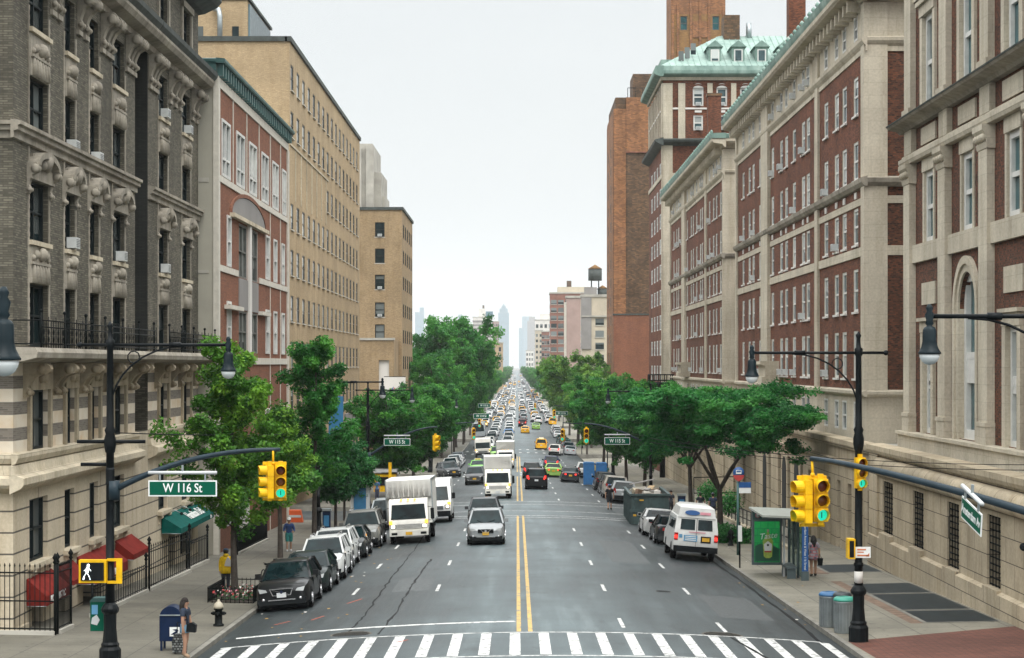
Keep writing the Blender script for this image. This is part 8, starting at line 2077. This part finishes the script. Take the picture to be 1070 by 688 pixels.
tree('park2', 11.2, 168, 'leafy tree behind the right W 115 St sign', 3.3, (.48, .48, .46), group=G2)
tree('park1', 11.0, 192, 'fourth tree down the right pavement', .3, (.5, .5, .5), group=G2)
tree('locust1', 10.9, 216, 'fifth honey locust down the right pavement', 5.3, (1.1, 1.1, 1.2), group=G2)
tree('park2', 11.0, 243, 'sixth tree on the right, where the brown tower meets the leaves', 4.3, (.55, .55, .55), group=G2)
for (px, Y, top, key, rz, w, lab) in ((594, 345, 360, 'light', 0, .9, 'light green airy tree before the cream rendered block'), (618, 330, 378, 'light', 2, .8, 'light green tree lower beside the brown tower'), (577, 400, 376, 'light', 1.2, .85, 'light green tree nearest the street gap on the right'), (566, 500, 385, 'park1', 3, .9, 'far green tree right of the street gap'), (558, 640, 388, 'park2', 4, .9, 'small far tree right of the vanishing point'), (590, 300, 398, 'light', 5, .75, 'low light tree over the parked cars on the right'), (555, 820, 391, 'park1', .6, .9, 'farthest tree of the right hand row')):
    x = (px-540)*Y/2000; zb = zwalk(10, Y); h = 6.3-(top-381)*Y/2000-zb
    tree(key, max(x, 11.0), Y, lab, rz, (h/20*w*1.05, h/20*w*1.05, h/20), 'trees down the right side', 'park_tree', zb)
for k, Y in enumerate((520, 600, 690, 790, 900, 1030, 1180, 1350, 1550, 1800, 2100, 2500)):
    for s in (-1, 1):
        tree('park1' if (k+s) % 2 else 'park2', s*(12.2 if Y < 700 else 11 if Y < 1000 else 9.5), Y+s*14, 'far tree of the row lining the %s kerb near the vanishing point' % ('left' if s < 0 else 'right'), k*1.3+s, (.62, .62, .60), 'far kerb trees', 'park_tree')
# clipped bushes and low planting on the right
def bush(x, y, r_, label, per=1500, mt='leaf_locust', base=None, flat=1.0, name='clipped_bush'):
    z = zwalk(x, y) if base is None else base
    g = np.random.default_rng(int(x*10+y)); c = [(0, 0, r_*flat)]; me = leaf_mesh('foliage', [(g.normal()*r_*.25, g.normal()*r_*.25, r_*flat+g.normal()*r_*.2) for k in range(10)], [r_*.85]*10, per//10, .07, m(mt), int(y), flat)
    rt = empty(name, (x, y, z), label, 'bush', 'bushes on the right pavement'); o = bpy.data.objects.new('foliage', me); COL.objects.link(o); setparent(o, rt); mb = MB(); mb.tube([(0, 0, -.1), (0, 0, r_*flat)], .05, m('bark'), 5); mb.build('stem', rt, world=False)
bush((742-540)*124/2000, 124, .85, 'round clipped bush behind the two walkers', base=zwalk(12.5, 124)+.7)
bush((762-540)*117/2000, 117, .8, 'second clipped bush nearer the ramp railing', base=zwalk(13, 117)+.6)
bush(10.9, 100, .9, 'low dark shrub around the foot of the large honey locust', flat=.55, mt='leaf_dark', per=2200, name='low_shrub')
bush(11.9, 99.2, .8, 'smaller low shrub right of the honey locust trunk', flat=.5, mt='leaf_dark', per=1600, name='low_shrub')
# tree pit post in front of the honey locust
x, y = 10.9, 97.5; z = zwalk(x, y); rt = empty('fire_hydrant', (x, y, z), 'dark hydrant standing before the low shrub by the minibus', 'hydrant'); mb = MB(); mb.lathe([(.16, 0), (.16, .06), (.12, .08), (.12, .55), (.16, .6), (.12, .75), (.03, .85)], (x, y, z), m('iron'), 10); mb.build('barrel', rt)
for s in (-1, 1): mb = MB(); mb.lathe([(.06, .1*s), (.06, .2*s)], (x, y, z+.45), m('iron'), 8, axis='x'); mb.build('nozzle', rt)
# ================================================================== people
def make_person(x, y, z, h, yaw, label, skin='skin', top=('shirt', (.02, .03, .06), 'short'), legs=('shorts', (.1, .25, .3), .62), shoes=(.03, .03, .03), hair=None, hat=None, stride=.0, arms=((.0, .0), (.0, .0)), hood=None, skirt=None, sleeves=.55, longhair=False, head_turn=0, arm_bend=(0, 0), long_coat=None, group=None):
    """faces -y before the yaw. arms: (forward swing, outward) per side; arm_bend: forearm raised forward 0..1"""
    J = {}; rad = {}
    def j(n, p, r_): J[n] = Vector(p); rad[n] = r_
    j('pelvis', (0, 0, .525), .072); j('spine', (0, .005, .61), .064); j('chest', (0, 0, .715), .078); j('neck', (0, .004, .825), .034); j('skull', (0, -.006, .885), .050); j('crown', (0, -.004, .942), .054)
    for s, n in ((-1, 'l'), (1, 'r')):
        st = stride*(1 if s < 0 else -1)
        j('hip'+n, (s*.05, 0, .49), .060); j('knee'+n, (s*.053, -st*.55-.012, .285), .036); j('ankle'+n, (s*.052, -st*1.0+(.04 if st < 0 else 0), .048), .024); j('toe'+n, (s*.06, -st*1.0-.085+(.04 if st < 0 else 0), .020), .020)
        f, o = arms[0 if s < 0 else 1]; ab = arm_bend[0 if s < 0 else 1]
        sh = Vector((s*.098, 0, .795)); el = sh+Vector((s*(.028+o*.1), -.05*f*2, -.172*(1-.1*abs(f)))); fd = Vector((-s*.25*ab, -f*.3-ab, -1+ab*.95)).normalized(); wr = el+fd*.145
        j('sh'+n, sh, .040); j('el'+n, el, .027); j('wr'+n, wr, .018); j('hand'+n, wr+fd*.045, .017)
    E = [('pelvis', 'spine'), ('spine', 'chest'), ('chest', 'neck'), ('neck', 'skull'), ('skull', 'crown')]
    for n in 'lr': E += [('pelvis', 'hip'+n), ('hip'+n, 'knee'+n), ('knee'+n, 'ankle'+n), ('ankle'+n, 'toe'+n), ('chest', 'sh'+n), ('sh'+n, 'el'+n), ('el'+n, 'wr'+n), ('wr'+n, 'hand'+n)]
    names = list(J); ix = {n: i for i, n in enumerate(names)}
    me = bpy.data.meshes.new('skel'); me.from_pydata([tuple(J[n]*h) for n in names], [(ix[a], ix[b]) for a, b in E], [])
    o = bpy.data.objects.new('skel', me); COL.objects.link(o)
    o.modifiers.new('Skin', 'SKIN'); sub = o.modifiers.new('Sub', 'SUBSURF'); sub.levels = 2; sub.render_levels = 2
    sv = me.skin_vertices[0].data
    for n in names:
        r_ = rad[n]*h; q = (r_, r_)
        if n in ('chest', 'spine', 'pelvis'): q = (r_*1.15, r_*.82)
        sv[ix[n]].radius = q
    sv[ix['pelvis']].use_root = True
    dg = bpy.context.evaluated_depsgraph_get(); dg.update()
    bm_ = bpy.data.meshes.new_from_object(o.evaluated_get(dg)); bpy.data.objects.remove(o)
    bones = [(a, b) for a, b in E]
    V = np.array([v.co for v in bm_.vertices]); NV = np.array([v.normal for v in bm_.vertices])
    faces = [tuple(p.vertices) for p in bm_.polygons]
    cen = np.array([V[list(f_)].mean(axis=0) for f_ in faces])
    A = np.array([J[a]*h for a, b in bones]); B = np.array([J[b]*h for a, b in bones]); D = B-A
    t_ = np.clip(np.einsum('fbk,bk->fb', cen[:, None, :]-A[None], D)/(D**2).sum(1)[None], 0, 1)
    dist = np.linalg.norm(A[None]+t_[..., None]*D[None]-cen[:, None, :], axis=2); bi = dist.argmin(1); bt = t_[np.arange(len(faces)), bi]
    bn = [bones[i] for i in bi]
    yaw_ = R(yaw)
    rt = empty('person', (x, y, z), label, 'person', group, rz=yaw_)
    sk = m(skin)
    mb = MB(); mb.mesh([tuple(v) for v in V], faces, sk, True)
    # face and hands grow from the same mesh
    c = J['skull']*h
    mb.ball((0, c.y-.052*h, .897*h), .011*h, sk, 6, (.8, 1.2, 1.3))
    for s in (-1, 1):
        mb.ball((s*.021*h, c.y-.046*h, .912*h), .006*h, m('black_plastic'), 6); mb.ball((s*.052*h, c.y+.004*h, .905*h), .012*h, sk, 6, (.5, .9, 1.3))
    mb.ball((0, c.y-.046*h, .872*h), .010*h, m('lip'), 6, (1.3, .4, .35))
    for s, n in ((-1, 'l'), (1, 'r')):
        w_, hd = J['wr'+n]*h, J['hand'+n]*h; d = (hd-w_).normalized(); sd = Vector((0, 1, 0)) if abs(d.y) < .8 else Vector((1, 0, 0)); sd = (sd-d*sd.dot(d)).normalized(); cu = d.cross(sd)*(-s)
        for k, (off, ln) in enumerate(((-.016, .040), (-.005, .047), (.006, .043), (.016, .034))):
            p0 = hd-d*.006*h+sd*off*h; mb.tube([p0, p0+d*ln*.5*h, p0+d*ln*.95*h+cu*.012*h], [.0062*h, .0055*h, .004*h], sk, 5)
        p0 = w_+d*.02*h-sd*.014*h; mb.tube([p0, p0-sd*.018*h+d*.016*h, p0-sd*.020*h+d*.036*h], [.007*h, .006*h, .0045*h], sk, 5)
    mb.build('body', rt, world=False)
    def garment(name, sel, off, mt):
        fs = [faces[i] for i in range(len(faces)) if sel(bn[i], bt[i], cen[i])]
        if not fs: return
        used = sorted({v for f_ in fs for v in f_}); mp = {v: k for k, v in enumerate(used)}
        g = MB(); g.mesh([tuple(V[v]+NV[v]*off*h) for v in used], [tuple(mp[v] for v in f_) for f_ in fs], mt, True)
        return g.build(name, rt, world=False)
    cm = lambda nm, col: M_.setdefault('cloth_%s_%s' % (nm, '_'.join('%.2f' % q for q in col)), mat('cloth_'+nm, col, .85, var=.18, scale=14))
    tn, tc, ts = top
    sl = {'short': .6, 'long': 2.0, 'none': 0}[ts]
    def selt(b, t1, c_):
        if b[1] == 'neck': return t1 < .75
        if b[1] in ('spine', 'chest') or b[1].startswith('sh'): return True
        if b[0] == 'pelvis': return c_[2] > .50*h
        if b[1].startswith('el'): return t1 < sl or sl > 1
        if b[1].startswith('wr'): return sl > 1 and t1 < .95
        return False
    garment(tn, selt, .011, cm(tn, tc))
    ln, lc, ll = legs
    def sell(b, t1, c_):
        if b[0] == 'pelvis' and b[1] != 'spine': return True
        if b[1] == 'spine': return t1 < .25
        if b[1].startswith('knee'): return t1 < ll
        if b[1].startswith('ankle'): return ll > 1 and t1 < .93
        return False
    garment(ln, sell, .008 if ll > 1 else .013, cm(ln, lc))
    garment('shoes', lambda b, t1, c_: b[1].startswith('toe') or (b[1].startswith('ankle') and t1 > .92), .008, cm('shoes', shoes))
    hd_c = (J['crown']*h+J['skull']*h)/2
    if hair:
        g = MB(); hm = cm('hair', hair)
        g.ball((0, hd_c.y+.012*h, .932*h), .063*h, hm, 12, (.95, 1.0, .95))
        if longhair:
            g.tube([(0, hd_c.y+.035*h, .93*h), (0, hd_c.y+.05*h, .86*h), (0, .045*h, .78*h), (0, .05*h, .70*h)], [.05*h, .055*h, .052*h, .03*h], hm, 10)
            for s in (-1, 1): g.tube([(s*.045*h, hd_c.y+.0*h, .93*h), (s*.055*h, .02*h, .85*h), (s*.05*h, .02*h, .77*h)], [.022*h, .024*h, .014*h], hm, 7)
        else: g.ball((0, hd_c.y+.03*h, .895*h), .045*h, hm, 10, (1, .8, 1))
        g.build('hair', rt, world=False)
    if hat:
        g = MB(); hm = cm('cap', hat); g.lathe([(.062*h, .925*h), (.062*h, .945*h), (.055*h, .975*h), (.035*h, .993*h), (.005*h, .999*h)], (0, hd_c.y, 0), hm, 12)
        g.prism([(-.045*h, hd_c.y-.045*h, .938*h), (.045*h, hd_c.y-.045*h, .938*h), (.035*h, hd_c.y-.115*h, .926*h), (-.035*h, hd_c.y-.115*h, .926*h)], hm, 0, (0, 0, 0), (0, 0, .006*h)); g.build('cap', rt, world=False)
    if long_coat:
        g = MB(); lm = cm('coat', long_coat); g.lathe([(.115*h, .44*h), (.108*h, .55*h), (.10*h, .64*h), (.112*h, .72*h), (.10*h, .79*h), (.05*h, .83*h)], (0, 0, 0), lm, 14)
        for i in range(len(g.v)): vx, vy, vz = g.v[i]; g.v[i] = (vx*1.1, vy*.92, vz)
        g.build('coat', rt, world=False)
        if hood: g = MB(); g.ball((0, .045*h, .845*h), .06*h, lm, 10, (1.1, .8, .7)); g.build('hood', rt, world=False)
    if skirt:
        g = MB(); lm = m(skirt); g.lathe([(.125*h, .40*h), (.112*h, .47*h), (.098*h, .54*h), (.085*h, .62*h), (.09*h, .70*h), (.095*h, .76*h), (.05*h, .82*h)], (0, 0, 0), lm, 16)
        for i in range(len(g.v)): vx, vy, vz = g.v[i]; g.v[i] = (vx*1.12, vy*.88, vz)
        g.build('dress', rt, world=False)
    return rt
M_['lip'] = mat('lip', (.30, .12, .10), .6)
M_['floral'] = brick('floral_cloth', (.42, .40, .44), (.06, .07, .13), (.45, .18, .20), w=.16, h=.12, ms=.02, stain=0)
def on_walk(px, Y): x = (px-540)*Y/2000; return x, Y, zwalk(x, Y)
def on_road(px, Y): x = (px-540)*Y/2000; return x, Y, zroad(x, Y)
yx, yY = -9.08, 52.4
make_person(yx, yY, zwalk(yx, yY), 1.66, 78, 'girl in navy t shirt and denim shorts waiting at the kerb by the mailbox', skin='skin2', top=('t_shirt', (.014, .024, .045), 'short'), legs=('denim_shorts', (.16, .29, .38), .38), shoes=(.28, .19, .12), hair=(.016, .011, .009), longhair=True, arms=((.1, .1), (.25, .1)), arm_bend=(.0, .12), stride=.015)
rt = empty('shoulder_bag', (yx+.16, yY-.1, zwalk(yx, yY)+.78), 'black shoulder bag at the hip of the girl in denim shorts', 'bag'); z0 = zwalk(yx, yY)
mb = MB(); mb.prism([(yx+.06, yY-.20, z0+.72), (yx+.30, yY-.18, z0+.70), (yx+.32, yY-.18, z0+.90), (yx+.22, yY-.18, z0+.98), (yx+.08, yY-.2, z0+.94)], m('black_plastic'), 0, (0, 0, 0), (.02, .12, 0)); mb.build('pouch', rt)
mb = MB(); mb.tube([(yx+.1, yY-.14, z0+.95), (yx+.06, yY-.19, z0+1.15), (yx-.02, yY-.18, z0+1.33), (yx-.02, yY+.02, z0+1.42)], .012, m('iron'), 5); mb.build('strap', rt)
p = on_walk(236, 71.3)
make_person(*p, 1.66, 190, 'person in a yellow raincoat and dark trousers walking away on the left pavement', top=('raincoat', (.85, .56, .005), 'long'), legs=('trousers', (.022, .024, .032), 2), hat=(.05, .09, .16), long_coat=(.85, .56, .005), hood=True, stride=.03, hair=(.03, .025, .02))
mb = MB(); mb.prism([(p[0]-.02, p[1]-.22, p[2]+1.02), (p[0]+.22, p[1]-.2, p[2]+1.0), (p[0]+.25, p[1]-.2, p[2]+1.14), (p[0]+.1, p[1]-.21, p[2]+1.36), (p[0]+.02, p[1]-.22, p[2]+1.2)], m('white_far'), 0, (0, 0, 0), (0, .09, 0)); tag(mb.build('cloth_bag'), 'white cloth bag slung on the yellow raincoat', 'bag')
make_person(*on_walk(302, 93), 1.68, 8, 'man in blue jacket, teal shorts and white cap looking at his hands', top=('jacket', (.015, .045, .15), 'long'), legs=('shorts', (.03, .22, .21), .93), shoes=(.5, .5, .5), hat=(.72, .72, .70), hair=(.02, .015, .01), arms=((.2, .2), (.2, .2)), arm_bend=(.85, .85), stride=.03)
make_person(*on_walk(732, 123.5), 1.70, 180, 'man in black shirt, left of two walkers beyond the minibus', top=('shirt', (.014, .018, .028), 'short'), legs=('trousers', (.015, .016, .02), 2), hair=(.01, .01, .01), arms=((.1, .35), (.1, .35)), stride=.05, skin='skin2')
make_person(*on_walk(745, 121.5), 1.74, 178, 'man in navy uniform, right of two walkers beyond the minibus', top=('uniform_shirt', (.022, .036, .075), 'short'), legs=('uniform_trousers', (.012, .014, .024), 2), hat=(.10, .11, .14), hair=(.01, .01, .01), arms=((.15, .2), (-.15, .2)), stride=.05)
make_person(*on_walk(850, 78.5), 1.70, 184, 'woman in patterned dress with dark curly hair standing past the bus shelter', skin='skin2', top=('dress_top', (.30, .28, .32), 'short'), legs=('slip', (.2, .2, .22), .3), hair=(.012, .009, .009), longhair=True, skirt='floral', arms=((.1, .2), (.1, .3)), stride=.015)
xx, yy_, zz_ = on_walk(856.5, 78.4); mb = MB(); mb.prism([(xx-.08, yy_-.08, zz_+.45), (xx+.1, yy_-.08, zz_+.45), (xx+.13, yy_-.08, zz_+.75), (xx-.1, yy_-.08, zz_+.75)], m('black_plastic'), 0, (0, 0, 0), (0, .1, 0)); mb.tube([(xx-.05, yy_-.03, zz_+.75), (xx+.0, yy_-.03, zz_+.93), (xx+.07, yy_-.03, zz_+.75)], .012, m('iron'), 5, False); tag(mb.build('handbag'), 'dark handbag held by the woman in the patterned dress', 'bag')
make_person(*on_road(637, 134), 1.80, 175, 'man in black with a blue cap walking up the road past the dumpster', top=('shirt', (.010, .011, .014), 'short'), legs=('shorts', (.010, .011, .014), 1.0), hat=(.04, .12, .32), hair=(.02, .015, .01), arms=((.2, .3), (-.2, .3)), stride=.05, shoes=(.02, .02, .02))
make_person(*on_road(461, 213), 1.72, 90, 'person in a pale shirt crossing the road far up on the left', top=('shirt', (.42, .50, .55), 'short'), legs=('trousers', (.03, .035, .05), 2), hair=(.02, .015, .01), stride=.09)
make_person(*on_walk(394, 151), 1.7, 0, 'person in blue at the yellow stall cart', top=('shirt', (.05, .12, .26), 'short'), legs=('trousers', (.05, .06, .1), 2), hair=(.02, .015, .01))
for px, Y, col, lc, lab in ((622, 205, (.55, .45, .12), (.05, .05, .06), 'passer by in yellow far down the right pavement'), (634, 196, (.05, .28, .26), (.02, .02, .03), 'passer by in teal far down the right pavement'), (627, 190, (.02, .025, .03), (.02, .02, .025), 'passer by in black leaning by the far parked cars'), (701, 128, (.02, .025, .035), (.015, .015, .02), 'passer by in black partly hidden behind the dumpster'), (410, 176, (.35, .08, .06), (.03, .04, .07), 'passer by in red on the far left corner')):
    make_person(*on_walk(px, Y), 1.7, random.choice([0, 180]), lab, top=('shirt', col, 'short'), legs=('trousers', lc, 2), hair=(.02, .015, .01), stride=.05)
# ================================================================== camera, air, sky, light
cam = bpy.data.cameras.new('camera'); co = bpy.data.objects.new('camera', cam); COL.objects.link(co)
co.location = (0, 0, 6.3); co.rotation_euler = (R(90), 0, 0)
cam.sensor_width = 36; cam.lens = 2000/1070*36; cam.shift_x = -5/1070; cam.shift_y = 37/1070
cam.clip_start = .5; cam.clip_end = 20000; SC.camera = co
HAZE = True
if HAZE:
    mb = MB(); mb.box(-2900, 2900, -60, 8500, -12, 330, None); o = mb.build('haze'); tag(o, kind='stuff')
    hm = bpy.data.materials.new('haze_air'); hm.use_nodes = True; t = hm.node_tree; t.nodes.remove(t.nodes['Principled BSDF'])
    pv = t.nodes.new('ShaderNodeVolumePrincipled'); pv.inputs['Color'].default_value = (.93, .97, 1, 1); pv.inputs['Density'].default_value = .00009; pv.inputs['Anisotropy'].default_value = .0
    t.links.new(pv.outputs[0], t.nodes['Material Output'].inputs['Volume']); o.data.materials.clear(); o.data.materials.append(hm)
w = bpy.data.worlds.new('World'); SC.world = w; w.use_nodes = True; t = w.node_tree; bg = t.nodes['Background']
sky = t.nodes.new('ShaderNodeTexSky'); sky.sky_type = 'NISHITA'; sky.sun_disc = False; sky.sun_elevation = R(58); sky.sun_rotation = R(200); sky.air_density = 1.5; sky.dust_density = 4
# overcast deck: bright overhead, paler to the horizon, faint cloud mottling
tc = t.nodes.new('ShaderNodeTexCoord'); s = t.nodes.new('ShaderNodeSeparateXYZ'); t.links.new(tc.outputs['Generated'], s.inputs[0])
r = ramp(t, [(0, (4.65, 4.78, 4.8)), (.2, (4.68, 4.82, 4.86)), (.36, (11.5, 11.6, 11.6)), (1, (19, 19, 18.8))]); t.links.new(s.outputs[2], r.inputs[0])
n = noise(t, tc.outputs['Generated'], 2.2, 4, .55, sc=(1, 1, 3)); rr_ = ramp(t, [(.3, (.93, .945, .955)), (.7, (1.0,)*3)]); t.links.new(n, rr_.inputs[0])
deck = mix(t, r.outputs[0], rr_.outputs[0], 1., 'MULTIPLY')
t.links.new(mix(t, sky.outputs[0], deck, .93), bg.inputs[0]); bg.inputs[1].default_value = .11
sun = bpy.data.lights.new('sun', 'SUN'); so = bpy.data.objects.new('sun', sun); COL.objects.link(so)
sun.energy = 1.3; sun.angle = R(40); sun.color = (1, .97, .93); so.rotation_euler = (R(32), 0, R(20)); so.location = (0, 0, 300)
SC.view_settings.view_transform = 'Standard'; SC.view_settings.look = 'None'; SC.view_settings.gamma = 1; SC.view_settings.exposure = .7; SC.view_settings.use_curve_mapping = False
c = SC.cycles
c.max_bounces = 6; c.diffuse_bounces = 3; c.glossy_bounces = 3; c.transmission_bounces = 4; c.transparent_max_bounces = 8; c.volume_bounces = 1
c.use_adaptive_sampling = True; c.adaptive_threshold = .015; c.use_denoising = True; c.denoiser = 'OPENIMAGEDENOISE'; c.sample_clamp_indirect = 6; c.caustics_reflective = False; c.caustics_refractive = False
bpy.context.view_layer.update()
